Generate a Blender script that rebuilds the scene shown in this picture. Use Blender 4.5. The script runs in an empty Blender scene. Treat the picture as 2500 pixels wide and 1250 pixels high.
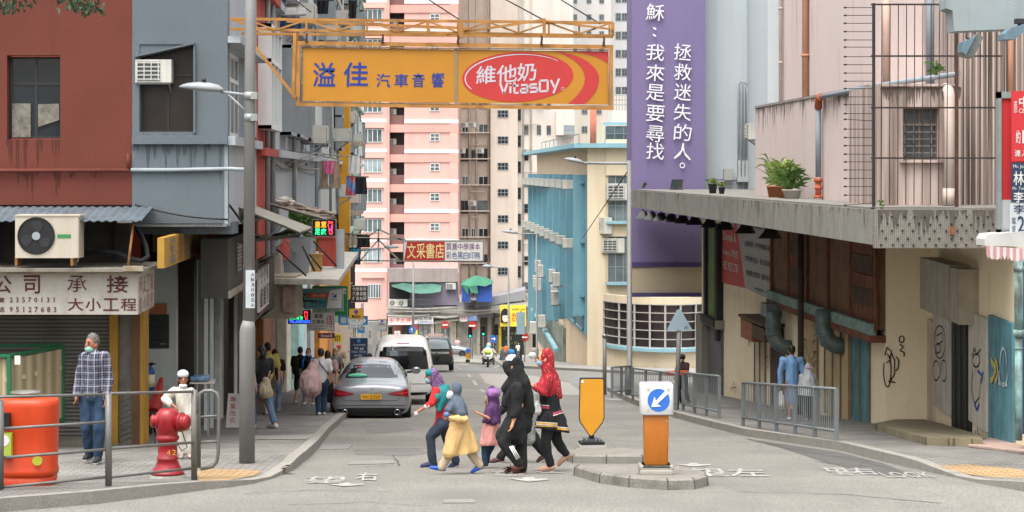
import bpy,bmesh,math,random
from mathutils import Vector,Matrix,noise
R=math.radians
random.seed(7)
S=bpy.context.scene
COL=S.collection
F,CX,CY=5000.0,1250.0,420.0
cd=bpy.data.cameras.new('camera');cam=bpy.data.objects.new('camera',cd);COL.objects.link(cam)
cam.location=(0,0,0);cam.rotation_euler=(R(90),0,0)
cd.sensor_width=36;cd.lens=36*F/2500;cd.shift_x=0;cd.shift_y=-(625-CY)/2500
cd.clip_start=0.5;cd.clip_end=3000
S.camera=cam
SUN_EL,SUN_AZ=R(70),R(205)
w=bpy.data.worlds.new('World');S.world=w;w.use_nodes=True
sky=w.node_tree.nodes.new('ShaderNodeTexSky');sky.sky_type='NISHITA';sky.sun_disc=False
sky.sun_elevation=SUN_EL;sky.sun_rotation=SUN_AZ;sky.air_density=1.6;sky.dust_density=6.0;sky.ozone_density=0.6
bg=w.node_tree.nodes['Background'];bg.inputs[1].default_value=0.15
hs=w.node_tree.nodes.new('ShaderNodeHueSaturation');hs.inputs['Saturation'].default_value=0.25
w.node_tree.links.new(sky.outputs[0],hs.inputs['Color']);w.node_tree.links.new(hs.outputs[0],bg.inputs[0])
sl=bpy.data.lights.new('sun','SUN');sl.energy=0.5;sl.angle=R(60);sl.color=(1,.97,.92)
so=bpy.data.objects.new('sun',sl);COL.objects.link(so)
so.rotation_euler=(R(90)-SUN_EL,0,math.pi-SUN_AZ)
S.view_settings.view_transform='Standard';S.view_settings.look='None'
S.view_settings.exposure=1.5;S.view_settings.gamma=1.0
S.cycles.max_bounces=8;S.cycles.diffuse_bounces=6;S.cycles.glossy_bounces=3
S.cycles.use_denoising=True
def interp(x,xs,ys):
 if x<=xs[0]:return ys[0]+(x-xs[0])*(ys[1]-ys[0])/(xs[1]-xs[0])
 for i in range(1,len(xs)):
  if x<=xs[i]:return ys[i-1]+(x-xs[i-1])*(ys[i]-ys[i-1])/(xs[i]-xs[i-1])
 return ys[-1]+(x-xs[-1])*(ys[-1]-ys[-2])/(xs[-1]-xs[-2])
def hdrop(D):
 f=lambda d:interp(d,[0,26.9,48,109,200],[1.75,3.914,5.76,10.42,17.9])
 return(f(D-6)+f(D-3)+f(D)+f(D+3)+f(D+6))/5
def gz(D,e=0):return-hdrop(D)+(e(D)if callable(e)else e)
def pe(Y):return.13-.105*math.exp(-((Y-25.2)/1.7)**2)
def gD(y,e=0):
 a,b=8.0,500.0
 for _ in range(50):
  m=(a+b)/2
  if CY+F*(hdrop(m)-(e if not callable(e)else e(m)))/m>y:a=m
  else:b=m
 return a
def P(x,y,D):return Vector(((x-CX)*D/F,D,(CY-y)*D/F))
def G(x,y,e=0.0):return P(x,y,gD(y,e))
def SX(u,x):return F*u/(x-1000)
def SZ(y,D):return(CY-y)*D/F
def TF(D):return lambda x,y,n=0:Vector(((x-CX)*D/F,D-n,(CY-y)*D/F))
def TS(u,sg):return lambda Y,z,n=0:Vector((u-.05*Y+sg*n,Y,z))
def TG(e=0.0):
 return lambda X,Y,n=0:Vector((X,Y,gz(Y,e)+n))
ID=lambda x,y,z=0:Vector((x,y,z))
def LOC(o,rz=0,rx=0,ry=0):
 m=Matrix.Translation(Vector(o))@Matrix.Rotation(rz,4,'Z')@Matrix.Rotation(ry,4,'Y')@Matrix.Rotation(rx,4,'X')
 return lambda x,y,z=0:m@Vector((x,y,z))
_txt,ASP={},{}
def text2d(s,bold=0.0):
 k=(s,bold)
 if k not in _txt:
  c=bpy.data.curves.new('t','FONT');c.body=s;c.resolution_u=2;c.offset=min(bold,.012)
  o=bpy.data.objects.new('t',c);COL.objects.link(o)
  dg=bpy.context.evaluated_depsgraph_get()
  m=bpy.data.meshes.new_from_object(o.evaluated_get(dg))
  v=[(q.co.x,q.co.y)for q in m.vertices];f=[tuple(p.vertices)for p in m.polygons]
  bpy.data.objects.remove(o);bpy.data.curves.remove(c);bpy.data.meshes.remove(m)
  x0=min(a for a,b in v);x1=max(a for a,b in v);y0=min(b for a,b in v);y1=max(b for a,b in v)
  _txt[k]=([((a-x0)/max(x1-x0,1e-6),(b-y0)/max(y1-y0,1e-6))for a,b in v],f);ASP[s]=(x1-x0)/max(y1-y0,1e-6)
 return _txt[k]
class MB:
 def __init__(s):s.v=[];s.f=[];s.mi=[];s.cur=0;s.smooth=[];s.sm=False;s.raw=set()
 def add(s,vs,fs,raw=False):
  b=len(s.v);s.v+=[Vector(p)for p in vs]
  for f in fs:
   if raw:s.raw.add(len(s.f))
   s.f.append(tuple(b+i for i in f));s.mi.append(s.cur);s.smooth.append(s.sm)
  return s
 def box(s,T,a0,a1,b0,b1,c0,c1):
  vs=[T(a,b,c)for a in(a0,a1)for b in(b0,b1)for c in(c0,c1)]
  return s.add(vs,[(0,1,3,2),(4,6,7,5),(0,4,5,1),(2,3,7,6),(0,2,6,4),(1,5,7,3)])
 def prism(s,T,pts,n0,n1):
  k=len(pts);vs=[T(a,b,n0)for a,b in pts]+[T(a,b,n1)for a,b in pts]
  fs=[tuple(range(k))[::-1],tuple(range(k,2*k))]+[(i,(i+1)%k,k+(i+1)%k,k+i)for i in range(k)]
  return s.add(vs,fs)
 def quad(s,a,b,c,d):return s.add([a,b,c,d],[(0,1,2,3)])
 def face(s,pts):return s.add(pts,[tuple(range(len(pts)))])
 def slab(s,pts,t):
  k=len(pts);pts=[Vector(p)for p in pts];lo=[p-Vector((0,0,t))for p in pts]
  return s.add(pts+lo,[tuple(range(k)),tuple(range(k,2*k))[::-1]]+[(i,(i+1)%k,k+(i+1)%k,k+i)for i in range(k)])
 def tube(s,path,r,n=8,caps=True):
  path=[Vector(p)for p in path];k=len(path);rr=r if isinstance(r,(list,tuple))else[r]*k
  vs=[];up=None;s0=s.sm;s.sm=True
  for i,p in enumerate(path):
   t=(path[min(i+1,k-1)]-path[max(i-1,0)]).normalized()
   if up is None or abs(up.dot(t))>.98:up=Vector((0,0,1))if abs(t.z)<.9 else Vector((0,1,0))
   a=t.cross(up).normalized();up=a.cross(t).normalized()
   vs+=[p+(a*math.cos(2*math.pi*j/n)+up*math.sin(2*math.pi*j/n))*rr[i]for j in range(n)]
  fs=[(i*n+j,i*n+(j+1)%n,(i+1)*n+(j+1)%n,(i+1)*n+j)for i in range(k-1)for j in range(n)]
  s.add(vs,fs)
  if caps:s.sm=False;b=len(s.v)-len(vs);s.f+=[tuple(b+j for j in range(n))[::-1],tuple(b+(k-1)*n+j for j in range(n))];s.mi+=[s.cur]*2;s.smooth+=[False]*2
  s.sm=s0;return s
 def bar(s,a,b,w,h=None):
  a,b=Vector(a),Vector(b);h=h or w;t=(b-a).normalized()
  up=Vector((0,0,1))if abs(t.z)<.9 else Vector((0,1,0));x=t.cross(up).normalized()*w/2;y=x.cross(t).normalized()*h/2
  vs=[p+i*x+j*y for p in(a,b)for i,j in((-1,-1),(1,-1),(1,1),(-1,1))]
  return s.add(vs,[(0,1,2,3),(7,6,5,4)]+[(i,(i+1)%4,4+(i+1)%4,4+i)for i in range(4)])
 def lathe(s,T,prof,n=20):
  s0=s.sm;s.sm=True
  vs=[T(r*math.cos(2*math.pi*j/n),r*math.sin(2*math.pi*j/n),z)for r,z in prof for j in range(n)]
  k=len(prof);s.add(vs,[(i*n+j,i*n+(j+1)%n,(i+1)*n+(j+1)%n,(i+1)*n+j)for i in range(k-1)for j in range(n)]+[tuple(range(n))[::-1],tuple((k-1)*n+j for j in range(n))])
  s.sm=s0;return s
 def ell(s,T,rx,ry,rz,n=16,m=10):
  prof=[(math.sin(math.pi*(i+.02)/(m+.04)),-math.cos(math.pi*(i+.02)/(m+.04)))for i in range(m+1)]
  return s.lathe(lambda x,y,z:T(x*rx,y*ry,z*rz),prof,n)
 def disc(s,T,cx,cy,rx,ry,n0,n1,k=28,a0=0):
  return s.prism(T,[(cx+rx*math.cos(a0+2*math.pi*i/k),cy+ry*math.sin(a0+2*math.pi*i/k))for i in range(k)],n0,n1)
 def ring(s,T,cx,cy,r0,r1,n,k=32,ry=1.0):
  vs=[T(cx+r*math.cos(2*math.pi*i/k),cy+ry*r*math.sin(2*math.pi*i/k),n)for r in(r0,r1)for i in range(k)]
  return s.add(vs,[(i,(i+1)%k,k+(i+1)%k,k+i)for i in range(k)])
 def loft(s,rings,caps=True,closed=True):
  n=len(rings[0]);k=len(rings);vs=[p for r in rings for p in r];q=n if closed else n-1
  fs=[(i*n+j,i*n+(j+1)%n,(i+1)*n+(j+1)%n,(i+1)*n+j)for i in range(k-1)for j in range(q)]
  if caps and closed:fs+=[tuple(range(n))[::-1],tuple((k-1)*n+j for j in range(n))]
  return s.add(vs,fs)
 def text(s,T,st,a0,a1,b0,b1,n=.006,bold=.0,shear=0,jit=0):
  vs,fs=text2d(st,bold)
  return s.add([T(a0+(a1-a0)*(x+shear*y),b0+(b1-b0)*(y+jit*(x-.5)),n)for x,y in vs],fs)
 def chars(s,T,st,a0,a1,b0,b1,n=.006,bold=.02,gap=.14):
  k=len(st);w_=(a1-a0)/k
  for i,c in enumerate(st):
   if c==' ':continue
   text2d(c,bold);g=1-gap
   if ord(c)<128 and abs(a1-a0)/k*g>ASP[c]*abs(b1-b0):g=ASP[c]*abs(b1-b0)*k/abs(a1-a0)
   s.text(T,c,a0+w_*(i+.5-g/2),a0+w_*(i+.5+g/2),b0,b1,n,bold)
  return s
 def rib(s,T,pts,w_,n=.006):
  for(a,b),(c,d)in zip(pts[:-1],pts[1:]):
   L=math.hypot(c-a,d-b)or 1e-6;x,y=-(d-b)/L*w_/2,(c-a)/L*w_/2
   s.add([T(a+x,b+y,n),T(a-x,b-y,n),T(c-x,d-y,n),T(c+x,d+y,n)],[(0,1,2,3)])
  return s
 def bbox(s):
  return[min(p[i]for p in s.v)for i in range(3)],[max(p[i]for p in s.v)for i in range(3)]
def mkmesh(name,mb,mats,off=Vector((0,0,0)),recalc=True):
 me=bpy.data.meshes.new(name);me.from_pydata([tuple(p-off)for p in mb.v],[],mb.f)
 if not isinstance(mats,(list,tuple)):mats=[mats]
 for m in mats:me.materials.append(m)
 me.polygons.foreach_set('material_index',mb.mi);me.polygons.foreach_set('use_smooth',mb.smooth)
 if recalc:
  b=bmesh.new();b.from_mesh(me);bmesh.ops.recalc_face_normals(b,faces=b.faces);b.to_mesh(me);b.free()
 me.update();return me
def tag(o,label=None,cat=None,group=None,kind=None):
 for k,v in(('label',label),('category',cat),('group',group),('kind',kind)):
  if v:o[k]=v
 return o
def thing(name,label,cat,loc,group=None):
 o=bpy.data.objects.new(name,None);COL.objects.link(o);o.location=loc;o.empty_display_size=.2
 return tag(o,label,cat,group)
def wloc(o):
 v=Vector(o.location)
 while o.parent:o=o.parent;v+=Vector(o.location)
 return v
def part(parent,name,mb,mats,label=None,recalc=True):
 o=bpy.data.objects.new(name,mkmesh(name,mb,mats,wloc(parent),recalc));COL.objects.link(o);o.parent=parent
 return tag(o,label)
def solo(name,mb,mats,label,cat,group=None,kind=None,recalc=True):
 lo,hi=mb.bbox();off=Vector(((lo[0]+hi[0])/2,(lo[1]+hi[1])/2,lo[2]))
 o=bpy.data.objects.new(name,mkmesh(name,mb,mats,off,recalc));COL.objects.link(o);o.location=off
 return tag(o,label,cat,group,kind)
def struct(name,mb,mats,recalc=True):
 o=bpy.data.objects.new(name,mkmesh(name,mb,mats,recalc=recalc));COL.objects.link(o);return tag(o,kind='structure')
def copy_tree(o,parent=None):
 c=o.copy();COL.objects.link(c)
 if parent:c.parent=parent
 for ch in list(o.children):copy_tree(ch,c)
 return c
def dup(o,loc,label=None,rz=None,sc=None):
 c=copy_tree(o);c.location=loc
 if label:c['label']=label
 if rz is not None:c.rotation_euler.z=rz
 if sc:c.scale=(sc,sc,sc)if not isinstance(sc,tuple)else sc
 return c
def lin(h):
 h=h.lstrip('#');c=[int(h[i:i+2],16)/255 for i in(0,2,4)]
 return[x/12.92 if x<=.04045 else((x+.055)/1.055)**2.4 for x in c]
_m={}
def M(key,col='#808080',rough=.75,var=.12,scale=2.5,bump=0.0,bscale=60,metal=0,streak=0,scol='#3a352e',grain=.0,spec=.4,emit=0,coat=0,sscale=(2.2,2.2,.12),spot=0,spotcol='#ffffff',spotscale=30,lvl=.5,gsc=55):
 if key in _m:return _m[key]
 m=bpy.data.materials.new(key);m.use_nodes=True;nt=m.node_tree;N=nt.nodes;L=nt.links
 b=N['Principled BSDF'];b.inputs['Roughness'].default_value=rough;b.inputs['Metallic'].default_value=metal
 b.inputs['Specular IOR Level'].default_value=spec
 if coat:b.inputs['Coat Weight'].default_value=coat;b.inputs['Coat Roughness'].default_value=.05
 c=lin(col);tc=N.new('ShaderNodeTexCoord')
 def nz(sc,det=4,vec=None):
  n=N.new('ShaderNodeTexNoise');n.inputs['Scale'].default_value=sc;n.inputs['Detail'].default_value=det
  L.new(vec or tc.outputs['Object'],n.inputs['Vector']);return n
 def mixc(fac,a,bb):
  x=N.new('ShaderNodeMix');x.data_type='RGBA'
  if isinstance(fac,float):x.inputs[0].default_value=fac
  else:L.new(fac,x.inputs[0])
  for i,q in((6,a),(7,bb)):
   if isinstance(q,(list,tuple)):x.inputs[i].default_value=(*q[:3],1)
   else:L.new(q,x.inputs[i])
  return x.outputs[2]
 def ramp(src,p0,p1):
  r=N.new('ShaderNodeMapRange');r.inputs[1].default_value=p0;r.inputs[2].default_value=p1;L.new(src,r.inputs[0]);return r.outputs[0]
 out=None
 if var:out=mixc(ramp(nz(scale,5).outputs[0],.3,.7),[x*(1-var)for x in c],[min(1,x*(1+var))for x in c])
 else:out=list(c)
 if grain:out=mixc(ramp(nz(gsc,3).outputs[0],.35,.65),out,[x*(1-grain)for x in c])
 if spot:
  v=N.new('ShaderNodeTexVoronoi');v.inputs['Scale'].default_value=spotscale;L.new(tc.outputs['Object'],v.inputs['Vector'])
  out=mixc(ramp(v.outputs['Distance'],spot+.06,spot),out,lin(spotcol))
 if streak:
  mp=N.new('ShaderNodeMapping');mp.inputs['Scale'].default_value=sscale;L.new(tc.outputs['Object'],mp.inputs['Vector'])
  k=N.new('ShaderNodeMath');k.operation='MULTIPLY';L.new(ramp(nz(2.0,6,mp.outputs[0]).outputs[0],lvl,lvl+.25),k.inputs[0]);k.inputs[1].default_value=streak
  out=mixc(k.outputs[0],out,lin(scol))
 if isinstance(out,list):b.inputs['Base Color'].default_value=(*out,1)
 else:L.new(out,b.inputs['Base Color'])
 if bump:
  bp=N.new('ShaderNodeBump');bp.inputs['Strength'].default_value=bump;bp.inputs['Distance'].default_value=.02
  L.new(nz(bscale,4).outputs[0],bp.inputs['Height']);L.new(bp.outputs[0],b.inputs['Normal'])
 if emit:b.inputs['Emission Color'].default_value=(*c,1);b.inputs['Emission Strength'].default_value=emit
 _m[key]=m;return m
def Mbrick(key,c1,c2,mortar,bw,bh,ms=.012,rough=.85,off=.5,swap=None,bump=.3):
 if key in _m:return _m[key]
 m=bpy.data.materials.new(key);m.use_nodes=True;nt=m.node_tree;N=nt.nodes;L=nt.links;b=N['Principled BSDF']
 b.inputs['Roughness'].default_value=rough;tc=N.new('ShaderNodeTexCoord');br=N.new('ShaderNodeTexBrick')
 mp=N.new('ShaderNodeMapping');L.new(tc.outputs['Object'],mp.inputs['Vector'])
 if swap:mp.inputs['Rotation'].default_value=swap
 L.new(mp.outputs[0],br.inputs['Vector'])
 for i,q in((1,c1),(2,c2),(3,mortar)):br.inputs[i].default_value=(*lin(q),1)
 br.inputs['Scale'].default_value=1;br.inputs['Brick Width'].default_value=bw;br.inputs['Row Height'].default_value=bh
 br.inputs['Mortar Size'].default_value=ms;br.inputs['Mortar Smooth'].default_value=.2;br.offset=off
 n=N.new('ShaderNodeTexNoise');n.inputs['Scale'].default_value=1.1;n.inputs['Detail'].default_value=8;L.new(tc.outputs['Object'],n.inputs['Vector'])
 r=N.new('ShaderNodeMapRange');r.inputs[1].default_value=.3;r.inputs[2].default_value=.7;r.inputs[3].default_value=.7;r.inputs[4].default_value=1.15;L.new(n.outputs[0],r.inputs[0])
 x=N.new('ShaderNodeMix');x.data_type='RGBA';x.blend_type='MULTIPLY';x.inputs[0].default_value=1
 L.new(br.outputs[0],x.inputs[6]);L.new(r.outputs[0],x.inputs[7]);L.new(x.outputs[2],b.inputs['Base Color'])
 bp=N.new('ShaderNodeBump');bp.inputs['Strength'].default_value=bump;bp.inputs['Distance'].default_value=.01;bp.invert=True
 L.new(br.outputs['Fac'],bp.inputs['Height']);L.new(bp.outputs[0],b.inputs['Normal'])
 _m[key]=m;return m
def Mwave(key,c1,c2,freq,axis='X',rough=.6,dirt=.3,dcol='#3a352e',metal=0,bump=.6,lo=.0,hi=1.0):
 if key in _m:return _m[key]
 m=bpy.data.materials.new(key);m.use_nodes=True;nt=m.node_tree;N=nt.nodes;L=nt.links;b=N['Principled BSDF']
 b.inputs['Roughness'].default_value=rough;b.inputs['Metallic'].default_value=metal
 tc=N.new('ShaderNodeTexCoord');wv=N.new('ShaderNodeTexWave');wv.bands_direction=axis if axis!='D' else 'DIAGONAL'
 wv.inputs['Scale'].default_value=freq;L.new(tc.outputs['Object'],wv.inputs['Vector'])
 r=N.new('ShaderNodeMapRange');r.inputs[1].default_value=lo;r.inputs[2].default_value=hi;L.new(wv.outputs['Fac'],r.inputs[0])
 x=N.new('ShaderNodeMix');x.data_type='RGBA';L.new(r.outputs[0],x.inputs[0])
 x.inputs[6].default_value=(*lin(c1),1);x.inputs[7].default_value=(*lin(c2),1)
 n=N.new('ShaderNodeTexNoise');n.inputs['Scale'].default_value=2.2;n.inputs['Detail'].default_value=8;L.new(tc.outputs['Object'],n.inputs['Vector'])
 q=N.new('ShaderNodeMapRange');q.inputs[1].default_value=.45;q.inputs[2].default_value=.75;q.inputs[4].default_value=dirt;L.new(n.outputs[0],q.inputs[0])
 y=N.new('ShaderNodeMix');y.data_type='RGBA';L.new(q.outputs[0],y.inputs[0]);L.new(x.outputs[2],y.inputs[6]);y.inputs[7].default_value=(*lin(dcol),1)
 L.new(y.outputs[2],b.inputs['Base Color'])
 bp=N.new('ShaderNodeBump');bp.inputs['Strength'].default_value=bump;bp.inputs['Distance'].default_value=.02
 L.new(wv.outputs['Fac'],bp.inputs['Height']);L.new(bp.outputs[0],b.inputs['Normal'])
 _m[key]=m;return m
glass=M('window_glass','#20262a',.12,.5,1.3,spec=.7)
glass2=M('curtained_glass','#5c6668',.2,.5,1.1,spec=.6)
glassL=M('pale_glass','#8f9c9f',.18,.35,.9,spec=.6)
dark=M('dark_void','#1c1a18',.8,.3)
steel=M('galvanised_steel','#878c8d',.5,.15,6,metal=.35,streak=.3,scol='#5a5148')
black=M('black_paint','#141414',.5,.2)
white=M('white_paint','#dcdcd8',.55,.06)
# ================================================================ THE GROUND
asph=M('worn_road_asphalt','#838079',.92,.22,.35,.5,70,grain=.5,streak=.55,scol='#5f5c58',sscale=(.55,.12,1),gsc=38)
asph2=M('newer_asphalt','#7b7a78',.9,.10,.6,.3,90,grain=.25)
asph3=M('pale_concrete_patch','#8f8b84',.9,.10,.6,.3,90,grain=.2)
conc=M('kerb_concrete','#8e8a82',.9,.18,3,.4,40,grain=.2,streak=.5,scol='#4a463e',sscale=(1.5,1.5,1.5))
pav=Mbrick('pavement_bricks','#7d7a75','#6e6b66','#474440',.22,.11,.010)
tan=Mbrick('tan_paving_blocks','#a58a63','#94774f','#6b5a42',.2,.1,.012)
mb=MB();Ys=[6+i*2.0 for i in range(30)]+[66+i*4 for i in range(90)];Xs=[-40,-20,-12,-6,-2,2,6,12,20,60]
vs=[(x,y,gz(y))for y in Ys for x in Xs];n=len(Xs)
mb.add(vs,[(i*n+j,i*n+j+1,(i+1)*n+j+1,(i+1)*n+j)for i in range(len(Ys)-1)for j in range(n-1)])
struct('road',mb,asph)
pp=lambda Y:pe(Y)+.008
def dense(path,step=.8):
 o=[path[0]]
 for a,b in zip(path[:-1],path[1:]):
  k=max(1,int((b-a).length/step));o+=[a+(b-a)*(i/k)for i in range(1,k+1)]
 return o
def pavement(name,path,xf,kw=.16,e=.13):
 path=dense([Vector((p.x,p.y,0))for p in path]);s=MB();k=MB();sg=1 if xf>0 else-1
 inn=[]
 for i,p in enumerate(path):
  t=(path[min(i+1,len(path)-1)]-path[max(i-1,0)]).normalized();nn=Vector((-t.y,t.x,0))
  if nn.x*sg<0:nn=-nn
  inn.append(p+nn*kw)
 z=lambda p,h:Vector((p.x,p.y,gz(p.y,h if h<0 else pe(p.y)+h-.13)))
 for i in range(len(path)-1):
  a,b,c,d=path[i],path[i+1],inn[i+1],inn[i]
  k.quad(z(a,e+.006),z(b,e+.006),z(c,e+.006),z(d,e+.006));k.quad(z(a,-.05),z(b,-.05),z(b,e+.006),z(a,e+.006))
  m1,m2=(d*.5+Vector((xf,d.y,0))*.5),(c*.5+Vector((xf,c.y,0))*.5)
  s.quad(z(d,e),z(c,e),z(m2,e),z(m1,e));s.quad(z(m1,e),z(m2,e),z(Vector((xf,c.y,0)),e),z(Vector((xf,d.y,0)),e))
 struct(name,s,pav);kk=struct(name.replace('pavement','kerb'),k,conc)
lk=[G(x,y)for x,y in((-260,1268),(0,1250),(225,1231),(400,1210),(500,1196),(560,1190),(619,1181),(660,1170),(687,1160),(716,1147),(748,1122),(774,1097),(806,1057),(838,1027))]
lk+=[Vector((-1.42-.05*y,y,0))for y in(48,60,80,100,118)]+[Vector((-9.5,124,0)),Vector((-14,126,0))]
pavement('pavement',lk,-24)
rk=[G(x,y)for x,y in((2700,1236),(2500,1200),(2390,1180),(2160,1128),(2050,1100),(1820,1065),(1640,1018),(1540,984),(1505,968),(1482,954))]
rk+=[Vector((rk[-1].x+.6,rk[-1].y+2,0)),Vector((rk[-1].x+3,rk[-1].y+4,0)),Vector((22,rk[-1].y+4.6,0))]
pavement('right_pavement',rk,24)
def raised(name,pts,e,mat,sub=10):
 mb=MB();k=len(pts)
 mb.add([Vector((p.x,p.y,gz(p.y,e)))for p in pts]+[Vector((p.x,p.y,gz(p.y,-.1)))for p in pts],[tuple(range(k))]+[(i,(i+1)%k,k+(i+1)%k,k+i)for i in range(k)])
 return struct(name,mb,mat)
fp=[G(1225,896),G(1290,900),G(1420,906),G(1540,913),G(1800,927)]
raised('far_corner_pavement',fp+[Vector((40,170,0)),Vector((7,205,0)),G(1205,872),G(1208,884)],.13,M('far_paving','#8a8782',.9,.12,1,grain=.2))
raised('far_shop_pavement',[G(800,869),G(1000,867.5),G(1225,867),Vector((0,225,0)),Vector((-25,225,0))],.13,M('far_paving'))
raised('refuge_island',[G(1100,887),G(1150,889),G(1195,892),G(1200,884),G(1150,879),G(1112,882)],.12,conc)
def gridface(mb,px,e,step=2.5):
 ys=[p[1]for p in px];y0,y1=min(ys),max(ys);n=max(2,int((y1-y0)/step));rows=[]
 for i in range(n+1):
  y=y0+(y1-y0)*min(max(i/n,.002),.998);xs=[]
  for(ax,ay),(bx,by)in zip(px,px[1:]+px[:1]):
   if(ay<=y)!=(by<=y):xs.append(ax+(bx-ax)*(y-ay)/(by-ay))
  rows.append([G(min(xs)+(max(xs)-min(xs))*j/4,y,e)for j in range(5)])
 for r,q in zip(rows[:-1],rows[1:]):
  for j in range(4):mb.quad(r[j],r[j+1],q[j+1],q[j])
def patch(name,px,mat,e=.004):
 mb=MB();gridface(mb,px,e);return struct(name,mb,mat,recalc=False)
patch('asphalt_patch',[(1092,886),(1112,893),(1135,906),(1255,906),(1225,899),(1150,893)],asph2)
patch('side_road_patch',[(1380,925),(1452,962),(1500,966),(1545,945),(1545,916),(1420,915)],asph2)
patch('concrete_patch',[(1170,912),(1290,915),(1390,935),(1430,965),(1250,960),(1185,935)],asph3)
patch('gutter_patch',[(1850,1075),(2050,1104),(2160,1132),(2230,1160),(2130,1160),(1990,1120)],M('patched_tar','#5c5a57',.95,.25,2.2,.5,60,grain=.4))
patch('tan_block_patch',[(480,1148),(520,1144),(600,1146),(642,1150),(625,1160),(560,1172),(485,1174)],tan,pp)
patch('tan_block_patch',[(2290,1137),(2360,1133),(2470,1143),(2520,1152),(2520,1168),(2400,1164),(2330,1152)],tan,pp)
patch('pale_paving_strip',[(620,1062),(770,1060),(748,1072),(610,1072)],M('pale_paver','#8d8981',.9,.15,2,grain=.2),pp)
paint=M('worn_road_paint','#9b9993',.8,.1,3,streak=.95,scol='#7d7a76',sscale=(5,5,5),lvl=.40)
def mark(px,e=.008):
 mb=MB();mb.face([G(x,y,e)for x,y in px]);return mb
mk=MB()
for q in([(1140,913),(1146,913),(1151,921),(1145,921)],[(1152,929),(1159,929),(1167,940),(1159,940)],[(1170,950),(1178,950),(1186,958),(1177,957)],[(1098,889),(1112,894),(1128,902),(1133,905),(1126,903),(1110,895)],[(1205,897),(1222,890),(1226,891),(1210,898)],[(1455,970),(1520,975),(1515,978),(1450,973)],[(1440,985),(1475,993),(1470,997),(1436,988)],[(1110,885),(1148,890),(1140,891),(1106,887)]):
 mk.face([G(x,y,.008)for x,y in q])
struct('lane_markings',mk,paint,recalc=False)
def ground_text(mb,st,x0,x1,y0,y1,bold=.03,shear=0):
 vs,fs=text2d(st,bold);mb.add([G(x0+(x1-x0)*a+shear*b,y0+(y1-y0)*(.12+.76*b),.009)for a,b in vs],fs)
mk=MB()
def arrow(mb,x0,x1,y,h):
 mb.face([G(px,py,.009)for px,py in((x0,y+h*.35),(x0+(x1-x0)*.36,y+h*.35),(x0+(x1-x0)*.36,y+h*.05))][:2]+[G(x0+(x1-x0)*.4,y,.009),G(x0+(x1-x0)*.62,y,.009),G(x0+(x1-x0)*.68,y+h*.4,.009),G(x1,y+h*.3,.009),G(x1,y+h*.6,.009),G(x0+(x1-x0)*.5,y+h,.009)])
ground_text(mk,'望',748,845,1182,1160);ground_text(mk,'右',870,922,1176,1150)
ground_text(mk,'LOOK RIGHT',745,840,1176,1171,.0);arrow(mk,792,888,1178,9)
ground_text(mk,'望',1200,1290,1163,1148);ground_text(mk,'左',1300,1378,1156,1143);arrow(mk,1242,1337,1164,12)
ground_text(mk,'望左',1690,1880,1166,1140,.03,-20);arrow(mk,1650,1735,1130,9)
ground_text(mk,'望右',2030,2150,1162,1138,.03,-30);ground_text(mk,'LOOK',2170,2290,1168,1150,.03,-30)
struct('crossing_markings',mk,paint,recalc=False)
# ================================================================ CORNER BUILDING, LEFT
redw=M('red_render','#683429',.9,.2,.8,.25,70,grain=.22,streak=.6,scol='#5c2b22',lvl=.55)
greyw=M('grey_blue_render','#616a70',.9,.17,.8,.25,70,grain=.18,streak=.6,scol='#555b60',lvl=.55)
paleb=M('pale_blue_render','#a3abb0',.9,.13,.8,.2,70,grain=.08,streak=.5,scol='#7b7f80',lvl=.52)
frame_grey=M('grey_window_frame','#8b9194',.5,.1,metal=.2)
frame_white=M('white_window_frame','#cfd2d0',.5,.06)
frame_dark=M('dark_window_frame','#2c2a28',.5,.1)
soffit=M('stained_soffit','#8d8f8f',.9,.2,1,grain=.2,streak=.5,scol='#33312e')
def wall(mb,T,a0,a1,b0,b1,holes,n0,n1):
 xs=sorted({a0,a1,*[h[i]for h in holes for i in(0,1)]});ys=sorted({b0,b1,*[h[i]for h in holes for i in(2,3)]})
 for i in range(len(xs)-1):
  for j in range(len(ys)-1):
   cx_,cy_=(xs[i]+xs[i+1])/2,(ys[j]+ys[j+1])/2
   if any(h[0]<cx_<h[1]and h[2]<cy_<h[3]for h in holes):continue
   mb.quad(T(xs[i],ys[j],n1),T(xs[i+1],ys[j],n1),T(xs[i+1],ys[j+1],n1),T(xs[i],ys[j+1],n1))
 for h in list(holes)+[(a0,a1,b0,b1)]:
  p=[(h[0],h[2]),(h[1],h[2]),(h[1],h[3]),(h[0],h[3])]
  for k in range(4):mb.quad(T(*p[k],n0),T(*p[(k+1)%4],n0),T(*p[(k+1)%4],n1),T(*p[k],n1))
def win(parent,T,x0,x1,y0,y1,nx,ny,fm,gm,n=0.0,fw=1.0,dep=.06,split=None,name='window'):
 m=MB();xs=[x0+(x1-x0)*i/nx for i in range(nx+1)];ys=[y0+(y1-y0)*i/ny for i in range(ny+1)]
 if split:ys=[y0,y0+(y1-y0)*split,y1]
 for i,x in enumerate(xs):a=x0 if i==0 else x1-fw if i==nx else x-fw/2;m.box(T,a,a+fw,y0,y1,n-dep,n)
 for i,y in enumerate(ys):b=y0 if i==0 else y1-fw if i==len(ys)-1 else y-fw/2;m.box(T,x0,x1,b,b+fw,n-dep+.001,n+.002)
 o=part(parent,name,m,fm);g=MB();g.box(T,x0+fw*.3,x1-fw*.3,y0+fw*.3,y1-fw*.3,n-dep*.5,n-dep*.25);part(o,'pane',g,gm)
 return o
T=TF(31.5)
cb=thing('corner_building','old corner building, red brick-coloured wall beside a grey-blue wall above the rusty shutter','building',P(330,1090,31.5))
m=MB();wall(m,T,-420,323,-500,500,[(17,147,135,340)],-.25,0);part(cb,'red_wall',m,redw)
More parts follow.
